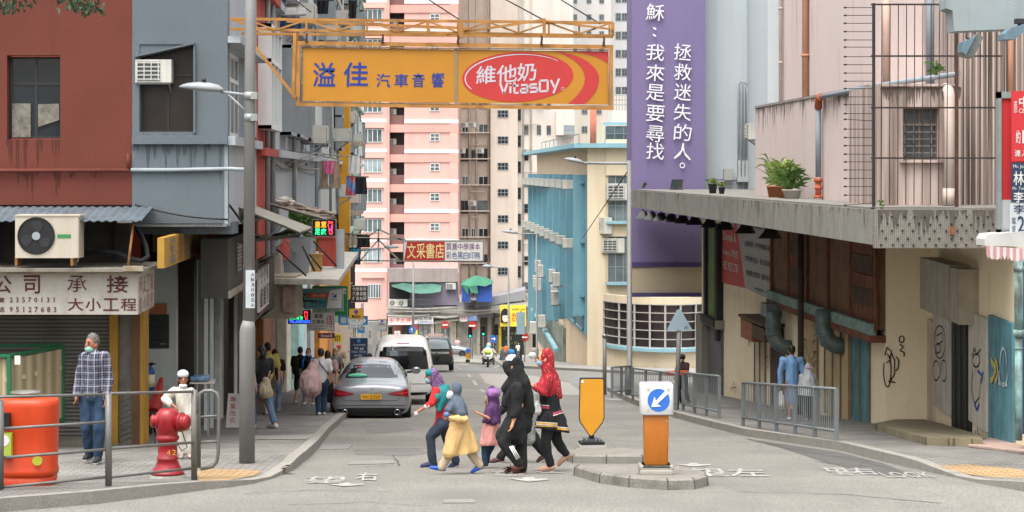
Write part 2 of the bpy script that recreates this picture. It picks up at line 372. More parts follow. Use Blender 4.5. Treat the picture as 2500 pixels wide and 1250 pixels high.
m=MB();wall(m,T,323,555,-500,330,[(340,473,108,322)],-.25,0);m.prism(T,[(340,108),(473,108),(340,140)],-.25,-.02);part(cb,'grey_wall',m,greyw)
m=MB();m.box(T,325,557,330,352,-.2,.10);part(cb,'ledge',m,greyw)
m=MB();m.box(T,323,545,352,545,-.25,.02);m.cur=1;m.box(T,545,555,352,545,-.15,-.04);m.cur=0;m.box(T,323,556,545,574,-1.2,-.5);part(cb,'grey_lower_wall',m,[greyw,M('black_mould','#3d4043',.9,.3,4,streak=.6,scol='#2a2a2a')])
m=MB();m.box(T,-420,323,500,535,-.25,-.06);part(cb,'stained_lower_wall',m,M('sooty_render','#5b5a55',.95,.3,1.5,grain=.2,streak=.7,scol='#2e2b27'))
m=MB();m.prism(T,[(330,136),(476,104),(476,108),(330,140)],-.05,.08);m.box(T,473,478,108,325,-.05,.05);part(cb,'window_surround',m,greyw)
win(cb,T,19,147,137,338,2,2,frame_dark,glass,-.15,6,.06,split=.33)
win(cb,T,340,473,108,322,2,2,frame_dark,M('dark_brown_glass','#2a2420',.3,.4,2),-.16,5,.06,split=.35)
m=MB();m.box(T,25,70,252,335,-.2,-.12);m.prism(T,[(88,254),(140,252),(140,292),(88,310)],-.2,-.13);part(cb,'curtain',m,M('net_curtain','#6f6b62',.9,.4,12))
m=MB();m.tube([T(-420,418,.06),T(318,416,.06)],.03,8);m.tube([T(314,375,.06),T(316,412,.06)],.025,8)
part(cb,'pipe',m,redw)
m=MB();m.tube([T(322,415,.06),T(420,415,.06),T(560,412,.06),T(600,414,.1)],.03,8);part(cb,'pipe',m,M('pale_grey_pipe','#8b9499',.6,.2))
TL=TS(-2.8,1)
def LX(x):return SX(-2.8,x)
Ya,Yb=31.53,LX(626)
m=MB();z=lambda y,x:SZ(y,LX(x))
wy0,wy1=LX(561),LX(600);wz0,wz1=z(330,561),z(115,561)
wall(m,TL,Ya,Yb,z(548,557),8,[(wy0,wy1,wz0,wz1)],-.3,0);part(cb,'side_wall',m,paleb)
m=MB();m.box(TL,Ya-.05,Yb,z(355,561),z(333,561),0,.12);m.box(TL,Ya-.02,Yb,z(108,561),z(92,561),0,.2);part(cb,'side_ledge',m,paleb)
win(cb,TL,wy0,wy1,wz0,wz1,4,2,frame_white,glass2,-.12,.07,.06,split=.68)
m=MB();m.box(ID,-2.8-.05*31.5-.02,-12,31.51,38,-.84,-.79);part(cb,'soffit',m,soffit)
m=MB();m.tube([TL(LX(604),-1,.08),TL(LX(604),8,.08)],.045);part(cb,'downpipe',m,M('pale_grey_pipe'))
shut=Mwave('rusty_roller_shutter','#4d4b47','#7d7b75',5.2,'Z',.6,.45,'#332c25',.2)
m=MB();m.box(T,-420,272,768,1070,-.35,-.30);part(cb,'roller_shutter',m,shut)
yel=M('ochre_paint','#9a7326',.7,.2,3,streak=.5,scol='#5e4519');brn=M('brown_pillar_paint','#5d4128',.7,.25,3,streak=.6,scol='#2e2118')
m=MB();m.box(T,268,288,700,1090,-.4,.02);m.box(T,343,352,700,1085,-.4,.06);part(cb,'door_post',m,yel)
m=MB();m.box(T,323,343,700,1086,-.4,.05);part(cb,'pillar',m,brn)
m=MB();m.box(T,288,323,700,1095,-.3,-.12)
for i in range(26):m.bar(T(288,730+i*14,-.11),T(323,715+i*14,-.11),.03,.02)
part(cb,'slatted_shutter',m,M('pale_metal_slats','#7d7a72',.6,.2,4,streak=.5))
m=MB();m.box(TF(34.5),345,430,640,945,-.2,0);m.box(TF(34.4),345,430,945,1006,-.2,0);part(cb,'panel_wall',m,M('pale_panel','#a3a7a4',.7,.08,1,streak=.3,scol='#6e706d'))
m=MB();m.box(T,-420,270,1070,1100,-.5,.35);part(cb,'step',m,M('mossy_step','#7b776b',.95,.25,3,.5,40,grain=.3))
m=MB();YY=lambda x:SX(-4.1,x)
m.box(TS(-4.1,1),35.0,118,-12,-.85,-.5,-.4);part(cb,'shop_back_wall',m,dark)
bd=thing('menu_board','black chalk menu board with white lettering on the pale wall panel','board',TF(34.5)(387,850,.02))
m=MB();m.box(TF(34.5),360,413,768,850,0,.03);part(bd,'panel',m,M('blackboard','#20241f',.6,.2))
m=MB();Tb=TF(34.5)
for i,(a,b)in enumerate(((368,402),(370,390),(372,400),(366,398),(366,384),(370,404),(392,407))):m.rib(Tb,[(a+(b-a)*k/9,782+i*9.5+((k*7+i)%3-1)*1.6)for k in range(10)],.9,.034);part(bd,'lettering',m,M('chalk','#9aa09a',.8))
sb=MB();sb.box(TF(34.5),367,408,741,767,0,.05);solo('name_plate',sb,M('orange_wood','#8c5230',.6,.2,5),'small orange-brown wooden plate above the black menu board','plate')
crk=M('crack_tar','#4a4845',.95,.2,9);m=MB();rnd=random.Random(12)
def crack(pts,w_):
 q=[]
 for a,b in zip(pts[:-1],pts[1:]):
  for i in range(8):q.append((a[0]+(b[0]-a[0])*i/8+rnd.uniform(-3,3),a[1]+(b[1]-a[1])*i/8+rnd.uniform(-.5,.5)))
 q.append(pts[-1])
 for a,b in zip(q[:-1],q[1:]):
  A,B_=G(*a,.006),G(*b,.006);d=B_-A;n_=Vector((-d.y,d.x,0)).normalized()*w_*rnd.uniform(.4,1.2)/2;m.quad(A+n_,A-n_,B_-n_,B_+n_)
for pts,w_ in(([(1440,1072),(1560,1078),(1680,1076),(1880,1082)],.03),([(1480,1030),(1530,1040),(1600,1038)],.025),([(600,1205),(760,1196),(960,1200)],.02),([(850,1095),(1000,1096),(1150,1092)],.025),([(960,1110),(975,1136),(860,1140)],.025),([(1830,1072),(1900,1090),(2000,1110),(2110,1128),(2200,1150)],.05),([(2030,1112),(2120,1124),(2090,1140),(1990,1126)],.05),([(1100,1010),(1200,1016),(1290,1012)],.03),([(700,1232),(900,1226),(1050,1236)],.02),([(1800,1200),(2050,1206),(2300,1228)],.025),([(1180,948),(1260,962),(1400,960)],.04),([(1020,1040),(1240,1046)],.03)):crack(pts,w_)
struct('road_cracks',m,crk,recalc=False)
patch('trench_patch',[(860,1096),(1020,1094),(1050,1106),(1000,1112),(870,1110)],M('trench_tar','#6b6864',.95,.2,2,.4,60,grain=.35))
patch('oil_stain',[(880,1030),(980,1028),(1010,1050),(900,1060)],M('oil_stain','#6f6c68',.8,.3,3,grain=.3))
# ================================================================ SMALL REPEATED FITTINGS (prototypes are moved into place the first time)
acw=M('aged_white_casing','#b9b8b0',.55,.1,4,streak=.35,scol='#6b5a45');acg=M('grille_grey','#4c5052',.6,.2,8)
PROTO={}
def ac_window():
 t=thing('air_conditioner','window air conditioner','air conditioner',(0,0,0));m=MB()
 m.box(ID,-.33,.33,-.30,.25,0,.42);part(t,'casing',m,acw)
 m=MB();m.box(ID,-.29,.12,-.315,-.29,.04,.38);part(t,'grille',m,acg)
 m=MB()
 for i in range(5):m.box(ID,-.30,.13,-.33,-.312,.05+i*.075,.068+i*.075)
 for i in range(4):m.box(ID,-.30+i*.13,-.285+i*.13,-.332,-.314,.04,.38)
 part(t,'grille_bars',m,acw)
 m=MB();m.bar((-.28,-.25,0),(-.28,.25,-.35),.03);m.bar((.28,-.25,0),(.28,.25,-.35),.03);m.box(ID,-.31,.31,-.27,.25,-.03,-.001);part(t,'bracket',m,steel)
 return t
def ac_split():
 t=thing('air_conditioner','outdoor condenser','air conditioner',(0,0,0));m=MB()
 m.box(ID,-.42,.42,-.16,.16,0,.6);part(t,'casing',m,acw)
 m=MB();Tf=lambda x,y,z=0:Vector((x,-z,y));m.disc(Tf,-.12,.3,.24,.24,.155,.166);part(t,'fan_opening',m,dark)
 m=MB()
 for r in(.07,.14,.21):m.ring(Tf,-.12,.3,r-.008,r+.008,.172,20)
 m.ring(Tf,-.12,.3,.235,.26,.172,24)
 for k in range(6):a=k*math.pi/3;m.rib(Tf,[(-.12,.3),(-.12+.24*math.cos(a),.3+.24*math.sin(a))],.016,.174)
 part(t,'fan_guard',m,acw,recalc=False)
 m=MB();m.box(ID,-.36,-.32,-.14,.3,-.05,0);m.box(ID,.32,.36,-.14,.3,-.05,0);part(t,'bracket',m,steel)
 return t
def place(kind,loc,rz,label,group,sc=None):
 if kind not in PROTO:
  PROTO[kind]=globals()[kind]();o=PROTO[kind];o.location=loc;o.rotation_euler.z=rz;o['label']=label;o['group']=group
  if sc:o.scale=(sc,)*3
  return o
 o=dup(PROTO[kind],loc,label,rz,sc or 1.0);o['group']=group;return o
def sign(name,label,D,r,bg,lines=(),edge=None,dep=.12,group=None,cat='sign',T=None,fw=0,lit=0):
 T=T or TF(D);x0,x1,y0,y1=r
 t=thing(name,label,cat,T((x0+x1)/2,y1,-dep/2),group)
 m=MB();m.box(T,x0,x1,y0,y1,-dep,0);part(t,'board',m,bg)
 if edge:
  m=MB();f=fw or 1.2
  m.box(T,x0-f,x1+f,y0-f,y0,-dep,.02);m.box(T,x0-f,x1+f,y1,y1+f,-dep,.02)
  m.box(T,x0-f,x0,y0,y1,-dep,.02);m.box(T,x1,x1+f,y0,y1,-dep,.02);part(t,'frame',m,edge)
 for ln in lines:
  st,a,b,c,d,mat=ln[:6];m=MB();bold=ln[6]if len(ln)>6 else.02
  if len(ln)>7 and ln[7]=='v':
   k=len(st);h=(d-c)/k
   for i,ch in enumerate(st):m.text(T,ch,a,b,c+h*(i+.92),c+h*(i+.08),.006,bold)
  elif any(ord(ch)>0x2e00 for ch in st):m.chars(T,st,a,b,d,c,.006,bold)
  else:m.text(T,st,a,b,d,c,.006,bold)
  part(t,'lettering',m,mat)
 return t
pw=M('sign_white','#cdcbc6',.6,.05);pcream=M('sign_cream','#d6cfae',.6,.05);pmar=M('sign_maroon','#5a2026',.6,.15,9);pblk=M('sign_black','#1c1c1e',.6,.1)
pred=M('sign_red','#a82c2a',.5,.06);pblue=M('sign_blue','#1f4aa0',.55,.06);pteal=M('sign_teal','#6aa3a3',.6,.05);pgreen=M('sign_green','#1f7a4c',.6,.06)
pyel=M('sign_yellow','#d8b52c',.55,.05);pnavy=M('sign_navy','#24364f',.6,.06);psky=M('sign_sky_blue','#2f7fb4',.55,.06);pgold=M('sign_amber','#a8721c',.5,.05)
ledr=M('led_red','#ff3a4a',.5,0,emit=1.1);ledg=M('led_green','#35ff95',.5,0,emit=.9);ledb=M('led_blue','#3566ff',.5,0,emit=1.1);ledo=M('led_amber','#f0a030',.5,0,emit=.7)
ledm=M('led_magenta','#d040c0',.5,0,emit=.8)
# ================================================================ LEFT ROW OF TENEMENTS
def tenement(name,label,x0,x1,col,floors,zbot,winmat,seed,frame=frame_grey,low=None):
 rnd=random.Random(seed);Y0,Y1=LX(x0),LX(x1)
 t=thing(name,label,'building',TL((Y0+Y1)/2,gz((Y0+Y1)/2),-2))
 nb=max(1,round((Y1-Y0)/2.7));bw=(Y1-Y0)/nb;holes=[]
 for k in range(floors[0],floors[1]):
  zb=.45+3.0*k
  for i in range(nb):
   a=Y0+bw*(i+.1);b=Y0+bw*(i+.9);holes.append((a,b,zb+.35,zb+2.3))
 m=MB();wall(m,TL,Y0,Y1,zbot,.45+3*floors[1],holes,-.25,0);m.box(TL,Y0,Y1,zbot,.45+3*floors[1],-7,-.5);part(t,'wall',m,col)
 for k in range(floors[0],floors[1]):m=MB();m.box(TL,Y0+.01,Y1-.01,.30+3*k,.45+3*k,.002,.16+.05*rnd.random());part(t,'ledge',m,low or col)
 for h in holes:
  d=rnd.choice((-.12,-.05,.25,.3));n0=rnd.choice((3,4));nyy=rnd.choice((1,2))
  win(t,TL,h[0],h[1],h[2],h[3],n0,nyy,frame if rnd.random()<.6 else frame_white,rnd.choice(winmat),d,.07,.08 if d<0 else.25,split=.65 if nyy==2 else None)
 for i in range(2):m=MB();yy=Y0+(Y1-Y0)*(.25+.5*i)+rnd.random();m.tube([TL(yy,zbot,.1),TL(yy,.45+3*floors[1],.1)],.05,6);part(t,'downpipe',m,M('pale_grey_pipe'))
 return t
red2=M('red_pilaster_paint','#a04437',.8,.12,2,streak=.4,scol='#5c2b22');yel2=M('yellow_wall_paint','#c58f2c',.8,.1,1,streak=.4,scol='#7a5a22')
mint=M('pale_mint_render','#a3b3a4',.9,.1,1,streak=.5,scol='#6b6f68');whr=M('off_white_render','#b9bab4',.9,.08,1,grain=.08,streak=.5,scol='#77746c')
GL=[glass,glass2,glass2,glassL]
t=tenement('red_tenement','narrow tenement with red panels between its windows, right behind the grey lamp post',626,661,red2,(0,3),-1.6,[glass,glass2],1)
tenement('blue_tenement','pale blue tenement with a plain stained lower wall above the junk-covered canopy',661,785,paleb,(0,3),-1.3,GL,2)
tenement('white_tenement','off-white tenement with closed-in balconies beside the yellow drainpipe wall',785,826,whr,(0,4),-1.6,GL,3)
t=tenement('yellow_tenement','tenement with a bright yellow vertical wall strip, beyond the pink towel',826,842,yel2,(0,4),-2.0,GL,4)
m=MB();m.box(TL,LX(826)-.3,LX(828),-5.0,3.2,.02,.45);m.prism(lambda a,b,n:TL(LX(826.5)+n,b,a),[(.0,-5.2),(.3,-5.2),(.4,-4.6),(.4,-4.0),(.3,-3.0),(0,-3.0)],-.6,.3);part(t,'yellow_strip',m,M('bright_yellow_paint','#c08a26',.7,.08,2,streak=.3,scol='#8a6522'))
tenement('mint_tenement','pale greenish tenement farthest down the left row, in front of the pink tower',842,882,mint,(-1,4),-4.5,GL,5)
sf=thing('shop_row','row of narrow open shop fronts under the tenements along the left pavement','shop',TS(-4.1,1)(60,gz(60)))
T4=TS(-4.1,1);X4=lambda x:SX(-4.1,x)
for x0,x1,zt,c,d,nm in((432,440,-1.2,'#1b1816',.3,'door_frame'),(440,452,-1.2,'#6d4f31',.2,'door_frame'),(452,470,-1.3,'#8c8f8d',.1,'door_frame'),(470,500,-1.4,'#35403f',.05,'shop_window'),(500,522,-1.4,'#3f5a5c',.02,'shop_window'),(522,532,-1.3,'#9a9c9a',.12,'door_frame'),(532,560,-1.6,'#23211f',.0,'doorway'),(560,585,-1.6,'#3c3530',.1,'doorway'),(620,640,-2.0,'#8a5a33',.25,'wooden_panel'),(640,656,-2.0,'#6f4529',.2,'wooden_panel'),(656,676,-2.2,'#2c2926',.0,'doorway'),(676,688,-2.2,'#b3ab98',.3,'pillar'),(688,706,-2.0,'#8fb0b3',.55,'pillar'),(706,716,-2.2,'#23211f',.1,'doorway'),(716,722,-2.2,'#a8aaa8',.4,'pillar'),(722,732,-2.2,'#1e1d1c',.1,'doorway'),(732,742,-2.2,'#8d8f8e',.4,'pillar'),(742,750,-2.2,'#201d1b',.1,'doorway'),(750,773,-2.2,'#b0702f',.5,'wooden_panel'),(774,786,-2.2,'#8c5a35',.5,'wooden_panel'),(786,800,-2.2,'#6b5a48',.3,'doorway'),(800,812,-2.6,'#4f6a55',.3,'doorway')):
 m=MB();a,b=X4(x0),X4(x1);m.box(T4,a,b-.02,gz((a+b)/2,-.3),zt,-.35,d);part(sf,nm,m,M('shop_'+c[1:],'#%02x%02x%02x'%tuple(min(255,int(int(c[i:i+2],16)*1.25+14))for i in(1,3,5)),.6,.25,3,streak=.3,scol='#2a2622',spec=.3))
m=MB()
for x in(446,462,527):m.bar(T4(X4(x),gz(X4(x)),.42),T4(X4(x),-1.3,.42),.06)
part(sf,'posts',m,frame_white)
m=MB();m.box(TS(-2.9,1),37.5,118,-1.62,-1.5,-1.4,0);part(sf,'soffit',m,soffit)
m=MB();m.box(TF(90),816,860,790,900,-.3,0);solo('perforated_panel',m,M('perforated_white','#c3c3bd',.6,.05,2,spot=.16,spotcol='#55534e',spotscale=5.5),'white wall panel dotted with small dark holes beside the dark blue board','wall panel')
m=MB();m.box(TF(96),886,920,786,880,-.6,0);m.box(TF(96),882,888,740,885,-.2,.3);solo('white_pier',m,M('tiled_white_pier','#b9bab8',.5,.08,2,streak=.3,scol='#77746c'),'white tiled pier at the end of the left row, behind the white van','pillar')
T=TF(29.5);D=29.5
st=thing('shop_sign','long white sign board with maroon characters and two phone numbers above the shutter','sign',TF(29.5)(150,768,-.5))
m=MB();m.prism(lambda x,y,n:Vector((x,y,n)),[],0,0)if False else None
f0,f1=P(-420,768,29.5),P(336,768,29.5);zt=SZ(668,29.5);zb=f1 .z
u_s=f1 .x+.05*29.5
m.add([Vector(q)for q in((f0 .x,29.5,zb),(f1 .x,29.5,zb),(u_s-.05*31.4,31.4,zb),(f0 .x,31.4,zb),(f0 .x,29.5,zt),(f1 .x,29.5,zt),(u_s-.05*31.4,31.4,zt),(f0 .x,31.4,zt))],[(0,1,2,3),(4,5,6,7),(0,1,5,4),(1,2,6,5),(2,3,7,6),(3,0,4,7)])
part(st,'board',m,M('weathered_white_board','#b5b0a6',.7,.12,3,grain=.12,streak=.45,scol='#6d6357',sscale=(2,2,.8)))
mar=M('maroon_lettering','#55262b',.7,.25,14)
for s_,a,b,c,d,bo in(('公',-18,30,716,673,.03),('司',57,99,717,672,.03),('承',163,213,713,673,.0),('接',259,314,715,672,.03),('大小工程',163,336,759,728,.03),('電',-8,12,738,727,.02),('話',-8,12,762,749,.02)):
 m=MB();m.chars(T,s_,a,b,c,d,.008,bo,.05 if len(s_)==1 else.12);part(st,'lettering',m,mar)
for s_,a,b,c,d in(('23570131',20,140,738,726),('95127683',20,142,762,749)):
 m=MB();m.chars(T,s_,a,b,c,d,.008,.03,.45);part(st,'lettering',m,mar)
Tside=TS(u_s,1)
for row,s_ in enumerate(('承接','大小','工程','裝修')):
 m=MB()
 for j,c in enumerate(s_):m.text(Tside,c,29.6+.42*row+.06,29.6+.42*row+.38,zt-.33-j*.28,zt-.07-j*.28,.008,.03)
 part(st,'lettering',m,M('faded_maroon','#9a7a78',.7,.2,9))
shelf=thing('shelf','dirty concrete shelf above the white shop sign, carrying the outdoor condenser','shelf',P(200,668,30))
m=MB();m.slab([(P(-420,662,29.2).x,29.2,SZ(656,29.2)),(P(352,662,29.2).x,29.2,SZ(656,29.2)),(P(410,640,31.4).x,31.45,SZ(656,29.2)),(P(-420,640,31.4).x,31.45,SZ(656,29.2))],.045);part(shelf,'slab',m,M('dirty_shelf','#7d786d',.9,.25,3,grain=.2,streak=.6,scol='#3a342c',sscale=(2,2,2)))
m=MB();m.box(TF(29.2),300,350,650,662,-.1,.02);m.box(TF(29.3),-420,335,663,669,-.2,0);part(shelf,'edge',m,M('rusty_edge','#8d8470',.8,.3,5,streak=.5,scol='#6b4526'))
con=thing('condenser_unit','large cream outdoor condenser with a round black fan on the shelf above the shop sign','air conditioner',P(116,645,29.6))
T=TF(29.3);cream=M('cream_casing','#b3aa9b',.5,.06,3,streak=.25,scol='#7a5a36',grain=.06)
m=MB();m.box(T,37,192,526,630,-.36,0);m.box(T,37,196,524,528,-.37,.012);m.box(T,184,190,530,628,-.3,.006);part(con,'casing',m,cream)
m=MB();m.disc(T,89,576,43,43,.002,.008,40);part(con,'fan_recess',m,M('fan_black','#191a1b',.5,.2))
m=MB();Tc=T
for k in range(3):
 a=k*2.094+.5;pts=[(89+r*math.cos(a+q),576+r*math.sin(a+q))for r,q in((9,0),(24,-.35),(37,-.3),(39,.25),(30,.62),(14,.7))]
 m.prism(T,pts,.010,.016)
part(con,'fan',m,M('fan_blade','#2b2d30',.35,.15))
m=MB();m.disc(T,89,576,10,10,.017,.03,24);part(con,'fan_hub',m,M('fan_hub_grey','#8d9296',.5,.05))
m=MB();m.ring(T,89,576,42.5,46,.02,48);part(con,'fan_rim',m,black,recalc=False)
m=MB();m.box(T,140,173,572,581,0,.006);part(con,'badge',m,M('green_badge','#2f7a45',.5,.1))
for xf_ in(36,172):m=MB();m.box(T,xf_,xf_+6,630,649,-.3,0);part(con,'foot',m,M('rusty_foot','#7a5530',.8,.3,6))
hose=MB();hose.tube([P(200,620,30.2),P(250,613,30),P(290,618,29.9),P(320,632,29.8),P(345,637,29.7),P(361,628,29.8),P(356,600,30.2),P(345,575,30.8),P(330,556,31.3)],.035,10);solo('insulated_hose',hose,M('black_hose','#1f1f20',.7,.3,9),'thick black insulated hose looping across the shelf beside the condenser','hose')
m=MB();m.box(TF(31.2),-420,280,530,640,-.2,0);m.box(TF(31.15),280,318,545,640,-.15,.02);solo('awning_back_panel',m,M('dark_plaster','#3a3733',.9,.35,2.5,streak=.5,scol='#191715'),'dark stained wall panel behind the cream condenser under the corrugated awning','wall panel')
m=MB();m.box(TF(35.6),372,500,555,615,-.2,0);solo('hoarding',m,M('ochre_panel_paint','#8f6a26',.7,.15,3,streak=.4,scol='#4a3715'),'plain ochre wall panel under the grey wall, behind the hanging faded yellow sign','wall panel')
aw=MB();n=150;x0,x1=-420,346
for i in range(n):
 for j in range(1):
  xa,xb=x0+(x1-x0)*i/n,x0+(x1-x0)*(i+1)/n;wa,wb=.012*math.sin(i*1.57),.012*math.sin((i+1)*1.57)
  ka=(xa-160)*.12+50;f0,f1=P(xa,538,29.4),P(xb,538,29.4);b0,b1=P(xa+28,505,31.45),P(xb+28,505,31.45)
  up=Vector((0,0,1));aw.quad(f0+up*wa,f1+up*wb,b1+up*wb,b0+up*wa)
  aw.quad(f0+up*(wa-.015),f1+up*(wb-.015),f1+up*wb,f0+up*wa)
solo('corrugated_awning',aw,M('corrugated_metal','#5d6870',.55,.2,2,streak=.4,scol='#3a352e',metal=.2),'corrugated grey metal awning over the cream condenser','awning',recalc=False)
for i,(a,b,mt)in enumerate((((207,540,30.2),(188,640,29.5),'steel'),((325,548,29.6),(313,648,29.4),'rust'))):
 m=MB();m.tube([P(*a),P(*b)],.018,8);solo('awning_strut',m,steel if mt=='steel' else M('rusty_rod','#8a5f38',.8,.3,8),'slanting %s strut under the corrugated awning'%('grey metal' if mt=='steel' else 'rust-brown, rightmost'),'strut')
m=MB();TY=TS(-3.55,1);Y0,Y1=SX(-3.55,401),SX(-3.55,497);z0,z1=SZ(655,Y0),SZ(581,Y0)
ys=thing('hanging_sign','faded yellow hanging sign with peeling columns of characters under the grey wall','sign',TY((Y0+Y1)/2,z0));m.box(TY,Y0,Y1,z0,z1,-.1,0);part(ys,'board',m,M('faded_yellow_board','#a07a30',.7,.2,4,streak=.6,scol='#5a4420'))
for i,c in enumerate(('冷氣工程','水電維修','電話裝修','油漆粉飾','專業承造')):
 m=MB();a=Y0+(Y1-Y0)*(.12+i*.175)
 for j,ch in enumerate(c):m.text(TY,ch,a,a+(Y1-Y0)*.13,z1-(z1-z0)*(.27+j*.22),z1-(z1-z0)*(.07+j*.22),.006,.02)
 part(ys,'lettering',m,[M('faded_blue_ink','#5f6a72',.8,.4,20),M('faded_red_ink','#8a5a44',.8,.4,20)][i%2])
dk=M('dark_grey_panel','#3e3c39',.7,.12,2,streak=.35,scol='#24221f')
def boxsign(name,label,x0,x1,D0,D1,y0,y1,lines,mat=dk):
 zt,zb=SZ(y0,D0),SZ(y1,D0);a=P(x0,y0,D0).x;u=P(x1,y0,D0).x+.05*D0
 t=thing(name,label,'sign',Vector((u-.05*D0-.5,D0+1,zb)));m=MB();b=a-.3
 m.add([Vector(q)for q in((a,D0,zb),(u-.05*D0,D0,zb),(u-.05*D1,D1,zb),(a,D1,zb),(a,D0,zt),(u-.05*D0,D0,zt),(u-.05*D1,D1,zt),(a,D1,zt))],[(0,1,2,3),(4,5,6,7),(0,1,5,4),(1,2,6,5),(2,3,7,6),(3,0,4,7)]);part(t,'box',m,mat)
 Tq=TS(u,1)
 for st,p0,p1,q0,q1,mt in lines:
  m=MB();m.text(Tq,st,D0+(D1-D0)*p0,D0+(D1-D0)*p1,zb+(zt-zb)*q0,zb+(zt-zb)*q1,.02,.02);part(t,'lettering',m,mt)
 return t,Tq,zb,zt
scr=M('brushed_metal_letters','#8f8a80',.5,.2,6)
t,Tq,zb,zt=boxsign('box_sign','dark grey box sign with raised running-script characters beside the lamp post',490,557,33,39.6,583,729,(('書',.22,.38,.35,.92,scr),('法',.40,.56,.35,.92,scr),('會',.58,.74,.35,.92,scr)))
m=MB();m.box(Tq,33,39.6,zb,zb+.12,.002,.03);part(t,'base_trim',m,M('pale_trim','#8b877e',.7,.2))
t,Tq,zb,zt=boxsign('box_sign','slanted dark box sign holding a white panel with black vertical characters',600,619,39.8,44.6,650,790,())
m=MB();m.box(Tq,40.7,43.6,zb+.15,zt-.12,.002,.04);part(t,'panel',m,pw)
m=MB();m.box(Tq,40.7,43.6,zt-.12,zt-.07,.002,.045);m.box(Tq,40.7,43.6,zb+.1,zb+.15,.002,.045);part(t,'trim',m,pmar)
for i,s_ in enumerate(('小廚','小館','粥麵')):
 m=MB()
 for j,ch in enumerate(s_):m.text(Tq,ch,41.0+i*.9,41.7+i*.9,zb+.2+(1-j)*.5,zb+.62+(1-j)*.5,.045,.05)
 part(t,'lettering',m,pblk)
def sheet(name,label,pts,mat,ribs=40,amp=.02,thick=.02):
 a,b,c,d=[Vector(p)for p in pts];m=MB()
 for i in range(ribs):
  s0,s1=i/ribs,(i+1)/ribs;up=Vector((0,0,1));w0,w1=amp*math.sin(i*2.1),amp*math.sin((i+1)*2.1)
  m.quad(a.lerp(b,s0)+up*w0,a.lerp(b,s1)+up*w1,d.lerp(c,s1)+up*w1,d.lerp(c,s0)+up*w0)
  m.quad(a.lerp(b,s0)+up*(w0-thick),a.lerp(b,s1)+up*(w1-thick),d.lerp(c,s1)+up*(w1-thick),d.lerp(c,s0)+up*(w0-thick))
  m.quad(a.lerp(b,s0)+up*w0,a.lerp(b,s1)+up*w1,a.lerp(b,s1)+up*(w1-thick),a.lerp(b,s0)+up*(w0-thick))
 return solo(name,m,mat,label,'canopy',recalc=False)
tin=M('weathered_tin','#8a857a',.7,.3,3,streak=.6,scol='#4d4236',grain=.15)
q=lambda u,Y,z:(u-.05*Y,Y,z)
sheet('tin_canopy','pale weathered tin canopy just right of the lamp post, above the dark box signs',[q(-1.8,33.5,-.98),q(-1.8,37.6,-1.02),q(-2.85,37.6,-.62),q(-2.85,33.5,-.55)],tin,60)
sheet('tin_canopy','rubbish-strewn tin canopy under the plain pale blue wall, beside the pink and red lit sign',[q(-1.65,40,-.92),q(-1.65,44,-.98),q(-2.85,44,-.62),q(-2.85,39.6,-.58)],M('dirty_tin','#6f675d',.8,.35,3,streak=.6,scol='#3a322a'),60)
m=MB();m.tube([q(-1.82,33.4,-1.0),q(-1.82,37.6,-1.05)],.02);m.bar(q(-2.8,33.6,-1.15),q(-1.8,33.6,-1.04),.05);m.bar(q(-2.8,37.4,-1.2),q(-1.85,37.4,-1.05),.05);solo('canopy_bracket',m,M('dark_iron','#2a2623',.7,.3),'dark iron bracket frame under the pale tin canopy','bracket')
rnd=random.Random(5)
for i in range(46):
 u=-1.7-rnd.random()*1.05;Y=40+rnd.random()*3.8;zz=-.6-(u+2.85)*.32;a=rnd.random()*3;L=.15+rnd.random()*.4
 if i<30:
  m=MB();m.box(LOC(q(u,Y,zz+.03+rnd.random()*.05),a,rnd.uniform(-.2,.2),rnd.uniform(-.2,.2)),-L/2,L/2,-.06-rnd.random()*.1,.06,-.01,.012+.03*rnd.random())
  solo('scrap_board',m,M(('junk_a','junk_b','junk_c','junk_d')[i%4],('#a39c90','#6b6258','#8c7566','#c0bcb4')[i%4],.8,.25,6),'scrap board lying on the rubbish-strewn tin canopy','scrap','scrap boards on the tin canopy')
m=MB();m.slab([q(-1.55,44.8,-2.35),q(-1.55,62,-2.42),q(-4.1,62,-2.38),q(-4.1,44.8,-2.32)],.12);solo('balcony_slab',m,M('pale_slab','#b5b0a6',.85,.15,2,grain=.15,streak=.4,scol='#57524a'),'pale thin concrete balcony slab carrying the grey plant pot','slab')
m=MB();m.box(TF(45.2),636,722,674,778,-1.5,0);bx=solo('beige_bulkhead',m,M('beige_boarding','#9c9180',.8,.1,2,streak=.3,scol='#5f574b'),'beige boarded bulkhead below the balcony slab, above the brown shop door','bulkhead')
m=MB();m.box(TF(45.1),690,718,700,762,-.05,.02);solo('beige_bulkhead_window',m,M('faded_red_lattice','#8f7c70',.7,.3,8),'small boarded window with faded red lattice on the beige bulkhead','window')
for(a,b)in(((677,609,45),(748,674,45)),((738,600,46.5),(768,662,46.5)),((748,612,47.5),(785,658,47.5)),((765,588,49),(822,650,49))):
 m=MB();m.tube([P(*a),P(*b)],.022,6);solo('stay_rod',m,black,'thin dark stay rod holding the balcony slab with the pot plant','rod','stay rods over the balcony slab')
leafm=M('plant_leaf','#4d6a35',.6,.35,7,spec=.3);leaf2=M('pale_leaf','#7c8f4e',.6,.3,7,spec=.3)
def leaf_blade(mb,base,tip,w_,droop=.1):
 base,tip=Vector(base),Vector(tip);d=tip-base;s_=d.cross(Vector((0,1,.3))).normalized()*w_/2;mid=base.lerp(tip,.5)+Vector((0,0,d.length*droop))
 mb.add([base,mid+s_,tip,mid-s_,mid],[(0,1,4),(1,2,4),(2,3,4),(3,0,4)])
